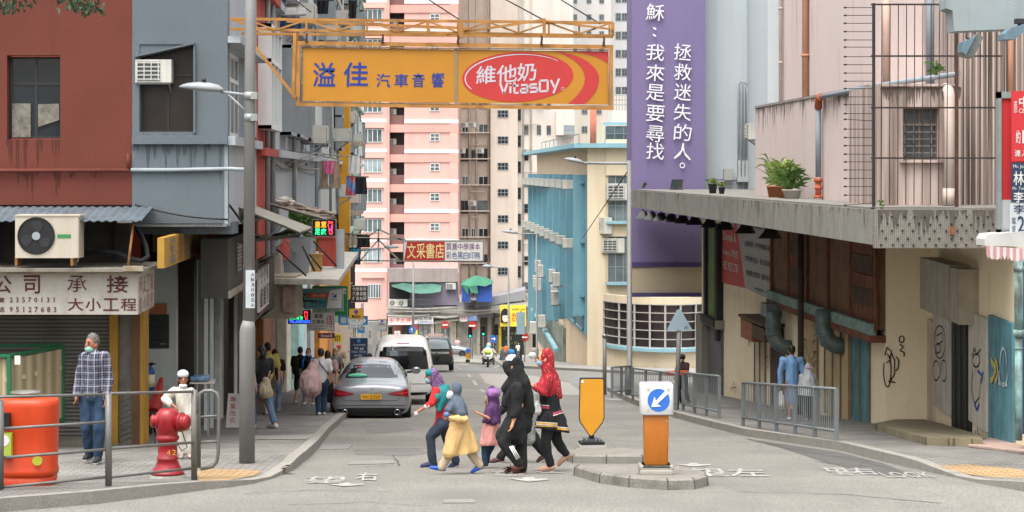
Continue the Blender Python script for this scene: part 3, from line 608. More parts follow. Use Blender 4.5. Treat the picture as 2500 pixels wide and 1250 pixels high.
def pot_plant(name,label,base,pot_h,pot_r,potm,nleaf,spread,height,lm,lw=.05,seed=0,group=None,box_pot=False):
 rnd=random.Random(seed);base=Vector(base);t=thing(name,label,'plant',base,group);m=MB()
 if box_pot:m.loft([[base+Vector((sx*pot_r*k,sy*pot_r*k,z))for sx,sy in((-1,-1),(1,-1),(1,1),(-1,1))]for k,z in((.8,0),(1,pot_h),(.9,pot_h),(.85,pot_h-.03))])
 else:m.lathe(lambda x,y,z:base+Vector((x,y,z)),[(pot_r*.7,0),(pot_r,pot_h),(pot_r*1.08,pot_h),(pot_r*1.08,pot_h*.88),(pot_r*.9,pot_h*.9)],14)
 part(t,'pot',m,potm);m=MB()
 for i in range(nleaf):
  a=rnd.random()*6.283;r=rnd.random()**.5;b=base+Vector((rnd.uniform(-.6,.6)*pot_r,rnd.uniform(-.6,.6)*pot_r,pot_h+rnd.random()*height*.55))
  tip=b+Vector((math.cos(a)*spread*r,math.sin(a)*spread*r,height*(rnd.uniform(-.12,.5))));leaf_blade(m,b,tip,lw*rnd.uniform(.6,1.3),rnd.uniform(.05,.3))
 part(t,'leaves',m,lm,recalc=False);return t
bz=lambda Y:-2.36+(Y-44.8)*-.003
pot_plant('potted_plant','bushy long-leaved plant in a square grey pot on the balcony slab',q(-2.62,47.5,bz(47.5)),.85,.32,M('grey_pot','#7c8083',.7,.1),170,.6,.75,leafm,.07,3,box_pot=True)
m=MB();m.box(LOC(q(-3.1,46.4,bz(46))),-.2,.2,-.15,.15,0,.5);m.box(LOC(q(-3.1,46.4,bz(46))),-.16,.16,-.12,.12,.5,.56);solo('storage_tub',m,M('old_tub','#a39a92',.7,.15),'pale tub standing left of the grey plant pot on the balcony slab','tub')
m=MB();m.box(LOC(q(-2.2,48.5,bz(48))),-.12,.12,-.12,.12,0,.42);m.box(LOC(q(-2.2,48.5,bz(48))),-.14,.14,-.14,.14,.40,.44);solo('ochre_pot',m,M('ochre_pot','#9c7a45',.7,.15),'small ochre pot right of the grey plant pot','pot')
m=MB();m.box(TF(46.8),684,706,590,634,-.1,0);m.prism(TF(46.8),[(684,590),(706,590),(702,578),(690,580)],-.08,-.02);solo('pink_bag',m,M('pink_plastic','#c45a58',.5,.15),'pinkish red plastic bag hanging left of the bushy pot plant','bag')
m=MB();m.box(TF(50),778,812,582,650,-.1,0);m.box(TF(50),770,818,574,582,-.1,.03);m.box(TF(50),812,820,582,652,-.1,.02);solo('red_shutter_door',m,red2,'dull red panel door on the balcony under the lit foot massage sign','door')
m=MB();m.box(TF(50.2),735,770,560,650,-.1,0);m.box(TF(50.2),818,840,560,660,-.1,0);solo('balcony_wall_panel',m,paleb,'pale wall panels on either side of the dull red panel door','wall panel')
# ================================================================ FAR END OF THE STREET
pink=M('pink_tower_paint','#d4a89e',.85,.05,.25,streak=.25,scol='#a37a72',sscale=(.3,.3,.05));pinkd=M('pink_beam_paint','#ce9c91',.85,.05,.25,streak=.25,scol='#a0736a',sscale=(.3,.3,.05))
bandw=M('white_band','#d6d3cf',.8,.05,.3);mauve=M('brown_parapet','#7a5a56',.85,.1,.5)
pt=thing('pink_tower','pink tower block with white bands and one small four-pane window on each floor','building',P(1030,870,207))
T=TF(207);B=[297+73*k for k in range(-7,6)]
m=MB();m.box(T,950,1118,-420,745,-14,-2.0);m.box(T,987,1098,-420,700,-2.0,-.10);m.box(T,1098,1118,-420,700,-2.0,0);m.box(T,945,951,-420,745,-14,.3);part(pt,'wall',m,pink)
m=MB();m.box(T,868,945,-420,780,-14,.4);part(pt,'wing',m,pink)
for b in B:
 m=MB();m.box(T,987,1119.3,b-5,b+4,-1,.02);part(pt,'band',m,bandw)
 m=MB();m.box(T,867.5,945.3,b-7,b+2,-1,.42);part(pt,'band',m,bandw)
 if b<640:
  m=MB();m.box(T,950,1119,b+7,b+26,-2.2,.012);part(pt,'beam',m,pinkd)
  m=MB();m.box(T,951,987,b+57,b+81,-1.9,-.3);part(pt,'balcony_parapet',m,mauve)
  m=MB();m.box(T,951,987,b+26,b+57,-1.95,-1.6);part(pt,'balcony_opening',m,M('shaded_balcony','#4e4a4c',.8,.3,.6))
 if-90<b<600:
  win(pt,T,1050,1073,b+28.5,b+47.5,2,2,frame_white,glass2,-.02,1.6,.12)
  win(pt,T,887,934,b+18,b+51,4,1,frame_white,[glass2,glassL,glass2][int(b)%3],.5,1.6,.1)
win(pt,T,899,931,693,727,5,1,frame_white,glass2,.5,1.2,.1)
for b in B:m=MB();m.box(T,883,938,b+14,b+16,.4,.65);part(pt,'window_hood',m,pinkd)
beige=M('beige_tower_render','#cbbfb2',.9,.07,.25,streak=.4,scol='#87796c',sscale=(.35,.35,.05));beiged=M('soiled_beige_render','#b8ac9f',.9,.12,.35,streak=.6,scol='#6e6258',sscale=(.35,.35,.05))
fdk=M('dark_bronze_frame','#5a5a58',.5,.1)
bt=thing('beige_tower','grimy beige tower block with six-pane stair windows and pipes down its light well','building',P(1220,740,215))
T=TF(215)
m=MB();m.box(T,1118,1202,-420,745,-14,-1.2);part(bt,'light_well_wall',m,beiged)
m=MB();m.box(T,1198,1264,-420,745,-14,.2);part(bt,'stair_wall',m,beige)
m=MB();m.box(T,1264,1400,-420,745,-14,-.6);m.box(T,1357,1402,270,330,-2,.7);part(bt,'side_wall',m,M('off_white_tower_render','#cfc8bf',.9,.06,.25,streak=.3,scol='#8d8278',sscale=(.35,.35,.05)))
for k in range(-1,7):
 y=278+64*k
 win(bt,T,1215,1241,y-9,y+9,3,2,frame_grey,glass,.28,1.3,.1)
 win(bt,T,1263.5,1272,y-12,y+16,1,2,fdk,glass,-.5,1,.1)
 for x0,x1 in((1127,1143),(1150,1160),(1168,1191)):
  if(k,x0)in((2,1150),(0,1150)):continue
  big=k in(1,3)and x0!=1150
  win(bt,T,x0-3*big,x1,y+36-12-4*big,y+36+14+2*big,2,1,fdk if k%2 else frame_white,[glass,glass2,glass][(k+x0)%3],-1.12,1.1,.1)
 for x0 in(1280,1311,1335):
  win(bt,T,x0,x0+10,y+28,y+50,1,2,fdk,[glass2,glass][k%2],-.52,1,.1)
win(bt,T,1376,1402,306,328,5,2,frame_grey,glassL,.75,1.2,.1)
rnd=random.Random(11)
for x in(1122,1146,1163,1192,1197,1277,1296):
 m=MB();m.tube([T(x,-420,.05-1.1*(x<1200)-.5*(x>1264)),T(x,745,.05-1.1*(x<1200)-.5*(x>1264))],.09,6);part(bt,'waste_pipe',m,M('pale_waste_pipe','#b7ab9e',.7,.15,.5))
for k in range(9):
 y=240+58*k+rnd.randint(-9,9);m=MB();x0=rnd.choice((1146,1150,1276));m.tube([T(x0,y,-.95+.6*(x0>1264)),T(x0+rnd.randint(25,45),y+1,-.95+.6*(x0>1264))],.06,6);part(bt,'branch_pipe',m,M('pale_waste_pipe'))
for k in range(6):
 m=MB();y=322+64*k;m.box(T,1118,1197,y,y+3,-1.2,-.85);part(bt,'sill_band',m,beige)
def backtower(name,label,D,x0,x1,y0,y1,mat,cols,pitch,yoff,wh,fm=fdk,gm=glass2,dep=12,hoods=None):
 t=thing(name,label,'building',P((x0+x1)/2,745,D));T=TF(D);m=MB();m.box(T,x0,x1,y0,y1,-dep,0);part(t,'wall',m,mat)
 y=yoff
 while y<min(y1-10,420):
  if y>-60:
   for(c,w_,nx)in cols:win(t,T,c,c+w_,y,y+wh,nx,2 if wh>14 else 1,fm,gm,.08,1,.1)
  y+=pitch
 return t
yt=backtower('yellow_tower','yellow building with a pale blue parapet showing above the truss',250,1118,1262,-420,745,M('pale_yellow_render','#d8b97e',.9,.06,.2,streak=.3,scol='#9a8a66',sscale=(.3,.3,.05)),[(1138,24,2)],57,-44,15,frame_white)
m=MB();m.box(TF(248),1124,1270,36,56,-4,0);m.box(TF(247.8),1190,1195,36,56,0,.1);part(yt,'parapet',m,M('sky_blue_parapet','#8fbcd0',.85,.06,.4));m=MB();m.box(TF(247.5),1120,1268,18,30,-3,1);part(yt,'balcony',m,M('pale_yellow_render'))
backtower('grey_tower','slender grey tower with pairs of green-framed windows behind the truss',280,1262,1372,-420,745,M('warm_grey_render','#c3bdb8',.9,.06,.2,streak=.35,scol='#8c8580',sscale=(.3,.3,.05)),[(1284,11,1),(1329,11,2),(1352,11,2)],38,-44,14,M('green_frame','#5f7a74',.5,.1),glass2)
backtower('pale_tower','pale grey tower with narrow windows between the grey tower and the white tower',290,1372,1492,-420,745,M('pale_grey_render','#cfccc9',.9,.05,.2,streak=.3,scol='#9a9692',sscale=(.3,.3,.05)),[(1396,13,2),(1432,12,1),(1463,12,2)],41,-47,14,frame_grey,glass2)
backtower('white_tower','white tower block with rows of paired windows next to the purple wall',300,1484,1556,-420,745,M('white_tower_render','#dddcda',.85,.04,.2,streak=.15,scol='#a5a39f',sscale=(.3,.3,.05)),[(1503,13,2),(1518,13,2)],45,-58,19,frame_grey,glass2)
backtower('rear_block','off-white block filling the gap behind the beige tower and the blue-finned building',262,1300,1560,230,745,M('off_white_tower_render'),[(1330,14,2),(1420,14,2),(1455,14,2)],46,262,16,frame_grey,glass2)
m=MB()
for i in range(5):m.tube([P(1442+i*3.2,262,255),P(1442+i*3.2,360,255)],.07,6)
solo('red_pipes',m,M('orange_red_pipe','#c56f58',.7,.1),'orange-red vertical pipes just under the right end of the yellow billboard','pipes')
D=206;T=TF(D)
pd=thing('podium','low podium of street shops before the pink and beige towers','building',P(1100,869,D))
m=MB();m.box(T,950,1117,655,745,-6,0);part(pd,'upper_wall',m,M('mauve_render','#8b8190',.85,.12,.4,streak=.4,scol='#57525a',sscale=(.4,.4,.08)))
m=MB();m.box(T,948,1118,655,688,0,.35);part(pd,'upper_ledge',m,M('soiled_ledge','#8f8580',.9,.15,.6,streak=.4,scol='#564f4b'))
m=MB();m.box(T,951,1000,692,745,.01,.2);part(pd,'tarp_shade_slab',m,M('tarp_shade_dark','#2a2a2c',.8,.3,.6))  # dark slab: shade under the green tarpaulin put into its colour
m=MB();m.box(T,1117,1205,735,775,-8,0);m.prism(T,[(1160,735),(1283,707),(1283,730),(1160,752)],-6,.4);part(pd,'roof_parapet',m,M('grey_parapet','#85868a',.85,.1,.5,streak=.3,scol='#5f5f60'))
m=MB();m.box(T,862,1300,775,868,-8,-.8);part(pd,'shop_wall',m,M('dim_shop_wall','#8d8478',.8,.2,.8,streak=.4,scol='#4b443c'))
cluster=M('grey_awning','#7c7870',.8,.25,.8,streak=.5,scol='#48433c')
m=MB();m.slab([T(945,762,1.4),T(1130,764,1.4),T(1130,748,0),T(945,746,0)],.25);m.slab([T(1130,764,1.4),T(1296,745,1.4),T(1290,733,0),T(1130,748,0)],.25);part(pd,'awning',m,cluster)
m=MB();m.slab([T(1055,785,1.2),T(1120,776,1.2),T(1120,770,0),T(1055,776,0)],.2);part(pd,'lower_awning',m,M('pale_awning','#a09b92',.8,.2,1))
m=MB()
for y,a,b,r in((750,948,1120,.12),(757,960,1118,.08),(768,948,1050,.1),(771,1060,1120,.14),(755,1120,1200,.08)):m.tube([T(a,y,1.6),T((a+b)/2,y+2,1.6),T(b,y-1,1.6)],r,6)
part(pd,'cables',m,M('grey_pipes','#8f8c86',.7,.2))
for nm,x0,x1,y0,y1,c,n in(('shop_front',953,1004,794,868,'#8a5d50',-.7),('door',980,1004,796,868,'#4a453f',-.6),('shop_front',1008,1060,792,868,'#8f9a98',-.7),('shop_front',1062,1113,788,868,'#cfc9b8',-.7),('door',1077,1098,800,835,'#7c8580',-.6),('shop_front',1117,1166,785,868,'#98948a',-.6),('pillar',1164,1172,745,868,'#a49c90',-.2),('doorway',1173,1208,750,868,'#4e4741',-.7),('doorway',1190,1200,755,868,'#8f877c',-.6),('pillar',1218,1224,800,868,'#c6b02e',-.1),('shop_front',1225,1283,797,868,'#39413b',-.5),('pillar',1283,1300,720,868,'#a89f92',-.2)):
 m=MB();m.box(T,x0,x1,y0,y1,-.85,n);part(pd,nm,m,M('pod_'+c[1:],c,.6,.25,1.2,streak=.35,scol='#3a3530',spec=.3))
rnd=random.Random(3)
m=MB()
for i in range(26):
 x,y=rnd.uniform(1226,1280),rnd.choice((806,818,830,842));m.box(T,x,x+rnd.uniform(1,4),y-rnd.uniform(3,8),y,-.5,-.3)
part(pd,'stock',m,M('shelf_goods','#7f7d5c',.7,.6,2.5),label='shelves of mixed goods in the open shop under the yellow banner')
m=MB()
for x in(1010,1022,1034,1046):m.box(T,x,x+9,796,850,-.7,-.62)
part(pd,'window_panels',m,M('estate_papers','#b8bab5',.6,.4,3))
m=MB()
for x in range(950,1060,3):m.bar(T(x,730,.5),T(x,748,.5),.04)
m.bar(T(950,730,.5),T(1062,730,.5),.08);part(pd,'railing',m,frame_grey)
m=MB()
pts=[[P(955,694,206),P(985,688,206),P(1015,692,206),P(1050,690,206),P(1078,694,206)],[P(957,700,204.6),P(990,701,204.4),P(1020,706,204.6),P(1052,705,204.5),P(1077,703,204.6)],[P(985,708,203.8),P(1000,714,203.6),P(1024,717,203.7),P(1052,716,203.8),P(1075,712,204.2)]]
for i in range(2):
 for j in range(4):m.quad(pts[i][j],pts[i][j+1],pts[i+1][j+1],pts[i+1][j])
tarp=M('green_tarpaulin','#40665a',.7,.25,.6,.4,3);solo('green_tarpaulin',m,tarp,'sagging green tarpaulin over the balcony of the mauve wall','tarpaulin',recalc=False)
tent=thing('roof_tent','green-topped tent with blue sides on the podium roof','tent',P(1165,737,204))
m=MB();T2=TF(204);c_=T2(1162,674,-1.5);rg=[T2(1126,693,.8),T2(1145,698,1),T2(1165,695,1.1),T2(1185,698,1),T2(1205,690,.8),T2(1200,686,-3),T2(1130,688,-3)]
m.add([c_]+rg,[(0,i,i%7+1)for i in range(1,8)]);m.add([rg[0],T2(1143,720,.9),rg[1]],[(0,1,2)]);m.quad(rg[1],T2(1150,712,1.1),T2(1168,715,1.1),rg[2]);part(tent,'roof',m,M('green_canvas','#37735a',.7,.2,.8,.4,4),recalc=False)
m=MB();m.box(T2,1128,1148,696,736,-2.5,.7);m.box(T2,1164,1201,696,736,-2.5,.6);part(tent,'side',m,M('blue_canvas','#2a4890',.7,.25,1,.3,4))
sign('shop_sign','lit red and white pawn shop sign at the far left of the podium',204.6,(948,1005,774,793),M('pale_lit_board','#e8d8d4',.5,.1,1),[('永發大押',949,1004,776,788,M('lit_red','#e03a3c',.5,.05))],dep=.4)
sign('shop_sign','white estate agency sign with grey characters and a phone number',204.6,(1009,1058,770,791),pw,[('錦隆地產',1011,1056,772,782,M('sign_grey','#6d6d72',.6)),('23899092',1020,1056,784,790,pblue,.0)],dep=.4)
sign('shop_sign','white poster panel with magenta blotches over the closed shop',204.8,(1122,1141,766,785),pw,[('招租',1124,1139,772,780,M('poster_pink','#c05a70',.6))],dep=.2)
sign('shop_sign','blue and white poster panel right of the magenta one',204.8,(1142,1165,763,783),M('poster_blue','#7f93c4',.6,.3,2),[('地產',1145,1162,767,775,pw)],dep=.2)
sy=sign('shop_banner','yellow shop banner with a bob-haired face and red characters',204.2,(1221,1284,745,797),M('banner_yellow','#dcc23a',.6,.06),[('★CHEKO LAB★',1250,1282,752,758,pblk),('魏',1248,1268,764,786,pred,.0)],dep=.2)
m=MB();T3=TF(204.0);m.disc(T3,1233,770,11,17,.0,.02);m.box(T3,1222,1244,770,788,.0,.021);part(sy,'hair',m,pblk)
m=MB();m.disc(T3,1234,776,7.5,10,.03,.04);part(sy,'face',m,M('print_face','#e2cdb8',.6,.05));m=MB();m.disc(T3,1231,775,1,1,.045,.05,8);m.disc(T3,1238,775,1,1,.045,.05,8);m.disc(T3,1235,781,1.5,.6,.045,.05,8);m.box(T3,1228,1241,765,770,.042,.05);part(sy,'features',m,pblk)
sign('poster','white poster with a red crown emblem in the pawn shop front',204.9,(963,977,808,836),pw,[('♛',965,975,812,821,pred,.0),('押',966,974,822,830,pred,.0)],dep=.05)
sign('poster','narrow white strip poster with red characters beside the estate agency window',205,(1053,1059,792,828),pw,[('買賣租',1054,1058,794,826,pred,.0,'v')],dep=.05)
m=MB();m.box(TF(204.5),1012,1019,794,817,-.05,0);m.cur=1;m.box(TF(204.45),1012,1015,802,817,-.02,.02);m.cur=2;m.box(TF(204.4),1015,1019,806,817,-.02,.03);solo('flag_banner',m,[pred,M('flag_green','#7fae3c',.6),M('flag_yellow','#dfc83a',.6)],'small red, green and yellow flag banner outside the estate agency','banner')
# ================================================================ CREAM BUILDING WITH BLUE FINS, RIGHT
crm=M('cream_render','#d2c3a8',.9,.06,.5,.1,30,grain=.1,streak=.3,scol='#a08f76',sscale=(.8,.8,.1));pk=M('peach_render','#cbb397',.9,.06,.5,grain=.06,streak=.25,scol='#8d705a');blu=M('blue_fin_paint','#6893a1',.8,.07,.8,streak=.25,scol='#47656f',sscale=(1,1,.1));ltb=M('pale_blue_trim','#7fa6b1',.8,.08,1)
U=10.0;TB=TS(U,-1);BX=lambda x:SX(U,x)
cr=thing('cream_building','cream corner building with blue side fins and a curved grid window at street level','building',P(1500,900,112))
Y0,Y1=BX(1436),BX(1311)
m=MB();m.box(TB,Y0,Y1,gz(150)-2,1.35,-12,0);part(cr,'side_wall',m,pk)
m=MB();m.box(TB,Y0-1,Y1+3,1.35,1.6,-12,.9);part(cr,'roof_slab',m,ltb)
nf=9
for i in range(nf):
 m=MB();a=Y0+1.2+(Y1-Y0-2.2)*i/(nf-1);m.box(TB,a-.22,a+.22,-8.0-.085*(a-Y0),-.15,.003,.75);part(cr,'fin',m,blu)
m=MB();m.box(TB,Y0+.6,Y1-.3,-9.2,-.2,-.02,.12);part(cr,'blue_wall',m,blu)
for k,zt in enumerate((-.2,-3.55,-6.6)):
 m=MB();m.box(TB,Y0+.8,Y1-.5,zt-.45,zt-.25,.125,.35);part(cr,'fin_ledge',m,blu)
 for i in range(nf-1):
  a=Y0+1.2+(Y1-Y0-2.2)*i/(nf-1)+.5;win(cr,TB,a,a+(Y1-Y0-2.2)/(nf-1)-1,zt-2.4,zt-.9,2,2,ltb,M('blue_shaded_glass','#3f5f6b',.3,.4,.6),.2,.1,.1)
m=MB();m.box(TB,BX(1382),BX(1318),-12.9,-10.0,0,.2);part(cr,'stair_windows',m,M('stair_glazing','#6f7468',.4,.4,1))
m=MB();m.bar(TB(BX(1378),-11.5,.5),TB(BX(1316),-10.6,.5),.25,.2);part(cr,'stair_rail',m,ltb)
T=TF(114.3)
m=MB();m.box(T,1434,1484,360,893,-.3,0);m.box(T,1484,1760,690,738,-.3,.1);part(cr,'front_wall',m,crm)
m=MB();wall(m,T,1484,1560,340,690,[(1478+1,1545,428,540),(1479,1545,577,689)],-.3,.08);part(cr,'front_wall',m,crm)
for y0,y1 in((428,540),(577,689)):
 win(cr,T,1484,1540,y0,y1,3,3,frame_grey,glass2,.0,1.6,.1)
 m=MB();m.box(T,1480,1545,y1,y1+6,0,.45);part(cr,'sill',m,ltb)
m=MB();m.box(TF(118),1470,1560,300,365,-8,0);part(cr,'roof_storey',m,crm)
win(cr,TF(118),1478,1545,307,346,3,2,frame_grey,glass2,.08,1.6,.1)
m=MB();m.box(TF(117.5),1474,1560,346,351,0,.5);m.box(TF(117.5),1472,1560,299,305,0,.6);part(cr,'roof_trim',m,ltb)
m=MB();m.box(TF(125),1496,1560,270,302,-6,0);part(cr,'roof_room',m,M('off_white_tower_render'))
m=MB()
for i in range(7):m.bar(P(1498+i*7,270,124),P(1498+i*7,232,124),.04)
for y in(232,244,256):m.bar(P(1498,y,124),P(1545,y,124),.05)
for i in range(9):m.bar(TB(BX(1440)+i*4,1.6,.6),TB(BX(1440)+i*4,2.1,.6),.05)
m.bar(TB(BX(1440),2.1,.6),TB(BX(1440)+32,2.1,.6),.05);part(cr,'roof_railing',m,frame_grey)
def arc(x):t_=(x-1600)/125;return 113.0-4.0*math.sqrt(max(0,1-t_*t_*.8))-(x-1480)*.008
xs=[1474+i*12.5 for i in range(24)]
def ribbon(y0,y1,off=0.0,th=.3):
 m=MB();fr=[(P(x,y0,arc(x)-off),P(x,y1,arc(x)-off))for x in xs]
 for(a,b),(c,d)in zip(fr[:-1],fr[1:]):
  a,b,c,d=[Vector(v)for v in(a,b,c,d)];a.z=c.z=SZ(y0,110);b.z=d.z=SZ(y1,110);bk=Vector((0,th,0));m.quad(a,c,d,b);m.quad(a,c,c+bk,a+bk);m.quad(b,d,d+bk,b+bk)
 return m
part(cr,'bay_wall',ribbon(720,737,.1),crm,recalc=False);part(cr,'bay_base',ribbon(848,935,.05),crm,recalc=False);part(cr,'bay_sill',ribbon(842,850,.45,.5),ltb,recalc=False)
g=ribbon(736,843,-.1);part(cr,'bay_glass',g,M('dark_red_glass','#33262a',.25,.5,.6,spec=.6),recalc=False)
m=MB()
for i in range(24):
 if i%3==0 or i==23:x=xs[i];a=P(x,737,arc(x)-.05);a.z=SZ(737,110);b=a.copy();b.z=SZ(843,110);m.bar(a,b,.10,.08)
for y in(738,758,779,800,821,841):
 for i in range(23):
  a=P(xs[i],y,arc(xs[i])-.06);b=P(xs[i+1],y,arc(xs[i+1])-.06);a.z=b.z=SZ(y,110);m.bar(a,b,.08,.045)
part(cr,'bay_frame',m,M('white_bay_frame','#a09d96',.6,.06))
m=MB();m.box(TF(109),1700,1735,640,930,-4,0);part(cr,'grey_pier',m,M('grey_pier_paint','#7e7a72',.9,.15,1,streak=.4,scol='#4b4740'))
# ================================================================ BUILDING WITH THE LONG CANOPY, RIGHT
beigew=M('stained_beige_wall','#ecdcbc',.9,.08,.5,.2,50,grain=.1,streak=.3,scol='#a08f70',sscale=(1.1,1.1,.35),lvl=.55);pinkw=M('pale_pink_render','#cbbab4',.9,.05,.7,.15,60,grain=.07,streak=.38,scol='#857871',sscale=(1.4,1.4,.25),lvl=.57)
rb=thing('canopy_building','old building with a long concrete canopy over graffitied beige walls, right of the road','building',TS(9.2,-1)(45,gz(45)))
TW=TS(9.2,-1);WX=lambda x:SX(9.2,x)
m=MB();m.box(TW,39.5,64.5,gz(64)-.5,-.9,-3,0);part(rb,'lower_wall',m,beigew)
ra,rbp=Vector((8.15,41.5,0)),Vector((7.55,29.6,0));rd=(rbp-ra).normalized();rn=Vector((-rd.y,rd.x,0));rn=rn if rn.x<0 else-rn
TR=lambda a,z,n=0:ra+rd*a+rn*n+Vector((0,0,z))
m=MB();m.box(TR,-.2,11.7,gz(30)-1.2,-.9,-2,0);m.box(ID,7.22,8.3,39.47,39.9,gz(41)-.3,-.9);part(rb,'recess_wall',m,beigew)
cconc=M('canopy_concrete','#8a8880',.9,.16,2,.4,35,grain=.3,streak=.75,scol='#5e5a53',sscale=(1.2,1.2,.4));mosa=Mbrick('mosaic_tile','#85817a','#76726a','#5f5b54',.03,.03,.004,swap=(R(90),0,0),off=0)
m=MB();m.box(TS(7.0,-1),31.0,64.5,-1.1,-.57,-4,0);part(rb,'canopy',m,cconc)
m=MB();m.box(TS(7.04,-1),30.9,64.4,-.57,-.54,-4,0);part(rb,'canopy_top',m,M('canopy_roofing','#77746e',.95,.2,2,.4,30,grain=.2))
m=MB();m.box(TF(30.8),2136,2434,512,606,-.18,0);part(rb,'canopy_end',m,mosa)
m=MB();T=TF(30.78)
for i in range(11):
 for j in range(5):x,y=2152+i*26+(j%2)*12+random.uniform(-3,3),528+j*17+random.uniform(-2,2);m.box(T,x,x+4,y,y+4,-.02,.004)
oo=part(rb,'missing_tiles',m,M('black_tile_gap','#2a2825',.9,.1));m=MB();m.box(T,2320,2330,553,573,-.02,.006);part(rb,'rust_patch',m,M('rust_patch','#7a4a32',.9,.3,9))
m=MB();m.box(TF(65),1543,1722,-420,645,-3,0);part(rb,'purple_wall',m,M('purple_wall_paint','#7a6e94',.85,.05,.8,.1,50,grain=.12,streak=.15,scol='#54487a'))
m=MB();m.box(TF(64.97),1543,1724,640,652,-3,0);m.box(TF(64.9),1543,1724,715,725,-3,0);part(rb,'purple_trim',m,M('dark_purple_trim','#4b416a',.85,.1))
m=MB();m.box(TF(65),1543,1724,652,715,-3,0);part(rb,'cream_band',m,M('cream_band_paint','#b3a58e',.9,.08,.8,grain=.1))
lbw=M('icy_blue_wall','#bfc7c9',.9,.04,.6,grain=.06,streak=.15,scol='#949ba0')
m=MB();m.box(TF(66),1722,1842,-420,480,-3,0);part(rb,'pale_wall',m,lbw)
m=MB();m.box(ID,P(1841,0,64).x,P(1841,0,64).x+4,60.6,66,-.55,14);part(rb,'pale_return_wall',m,lbw)
TP=TS(11.05,-1);PX=lambda x:SX(11.05,x)
m=MB();m.box(TP,28,PX(1868),-.55,14,-3,0);part(rb,'pink_wall',m,pinkw)
TQ=TS(8.15,-1);QX=lambda x:SX(8.15,x)
m=MB();m.box(TQ,36.2,QX(1844),-.55,1.52,-2.6,0);part(rb,'low_pink_wall',m,pinkw)
m=MB();m.box(TQ,36.2,QX(1844),1.5,1.55,-.3,.02);part(rb,'wall_cap',m,M('stained_cap','#8d827c',.9,.2,3,streak=.5,scol='#4f4843'))
grimy=M('grimy_pink_render','#b7a59d',.9,.10,1.2,.2,60,grain=.1,streak=.85,scol='#56493f',sscale=(2.6,2.6,.10),lvl=.44)
T=TF(33);m=MB();wall(m,T,2150,2345,210,505,[(2205,2292,265,390)],-.3,0);m.box(T,2150,2345,205,211,-3,.06);m.box(T,2196,2300,390,397,0,.1);m.box(T,2148,2152,205,505,-3,0);part(rb,'grimy_wall',m,grimy)
win(rb,T,2205,2292,265,390,2,2,M('old_timber_frame','#6b5848',.7,.25,6),M('grimy_glass','#4a4d4c',.3,.4,3),-.14,4,.08,split=.3)
m=MB()
for i in range(4):
 for j in range(3):m.bar(T(2212+i*22,300+j*30,-.12),T(2212+i*22,320+j*30,-.12),.012)
for j in range(5):m.bar(T(2208,305+j*17,-.12),T(2290,305+j*17,-.12),.012)
part(rb,'window_grille',m,M('grille_metal','#7a7a76',.6,.2))
m=MB();m.box(TF(34),2345,2600,-200,520,-3,0);part(rb,'stained_wall',m,grimy)
m=MB()
for i in range(14):m.box(TF(33.95),2352+i*14,2356+i*14,-200,505,0,.05)
part(rb,'wall_ribs',m,M('ribbed_pale_sheet','#b2a59b',.8,.1,2,streak=.6,scol='#5d5148',sscale=(2.6,2.6,.1)))
cop=M('terracotta_pipe','#b98a70',.7,.12,3,streak=.2);gpip=M('grey_blue_pipe','#7c868c',.6,.12,3);rust=M('rusted_iron','#6b432e',.85,.35,6,.4,40,streak=.5,scol='#2d211a')
for x,mt,r in((1905,cop,.07),(1975,cop,.09),(1914,M('pale_pink_pipe','#c2aea5',.7),.05)):
 m=MB();Yp=PX(x);m.tube([TP(Yp,-.4,.1),TP(Yp,14,.1)],r,10)
 for zz in(1.6,3.2,4.8,6.4):m.tube([TP(Yp,zz,.1),TP(Yp,zz+.06,.1)],r*1.35,10)
 part(rb,'downpipe',m,mt)
m=MB();Y=QX(2010);m.tube([TQ(Y,-.10,.1),TQ(Y,1.30,.1)],.055,10);part(rb,'downpipe',m,gpip)
m=MB();m.tube([TQ(Y,1.25,.1),TQ(Y-.05,1.42,.1),TQ(Y-.15,1.46,.1),TQ(Y-.3,1.47,.1)],.075,10);m.tube([TQ(Y,-.5,.1),TQ(Y,-.15,.1)],.06,10);m.tube([TQ(Y,-.2,.1),TQ(Y,-.12,.1)],.085,10);m.tube([TQ(Y,-.34,.1),TQ(Y,-.28,.1)],.08,10);m.tube([TQ(Y,-.52,.1),TQ(Y,-.46,.1)],.09,10);part(rb,'pipe_joint',m,M('orange_pipe_joint','#a8583c',.7,.2,8))
m=MB();m.tube([TQ(Y-.3,1.47,.1),P(2130,211,36.2),P(2340,180,33.6)],.045,10);part(rb,'pipe',m,gpip)
for x,D,y0,y1,r,mt in((2164,36,-100,206,.07,M('pinkish_pipe','#c0a596',.7,.1)),(2271,35,-100,205,.07,gpip),(2468,33.9,-100,300,.05,cop)):
 m=MB();m.tube([P(x,y0,D),P(x,y1,D)],r,10);part(rb,'downpipe',m,mt)
m=MB();m.tube([P(2318,498,32.8),P(2318,240,32.8),P(2316,222,32.9),P(2308,215,33.1)],.09,10);m.tube([P(2318,500,32.8),P(2318,460,32.8)],.11,10);part(rb,'downpipe',m,M('pale_fat_pipe','#b9aaa0',.7,.1,3,streak=.4,scol='#6b4a35'))
T=TF(65.9);m=MB()
for i,x in enumerate((1802,1810,1817,1824,1831,1838)):y=200+i*3;m.tube([T(x,430,.15),T(x,y+6,.15),T(x+3,y,.15),T(1850,y,.15)],.035,6)
part(rb,'conduit',m,M('grey_conduit','#9aa2a5',.6,.1))
m=MB();m.box(T,1766,1788,412,440,0,.25);part(rb,'switch_box',m,M('switch_box_grey','#a3a49c',.6,.08));m=MB()
for i in range(5):m.box(T,1800+i*9,1807+i*9,392,432,0,.22)
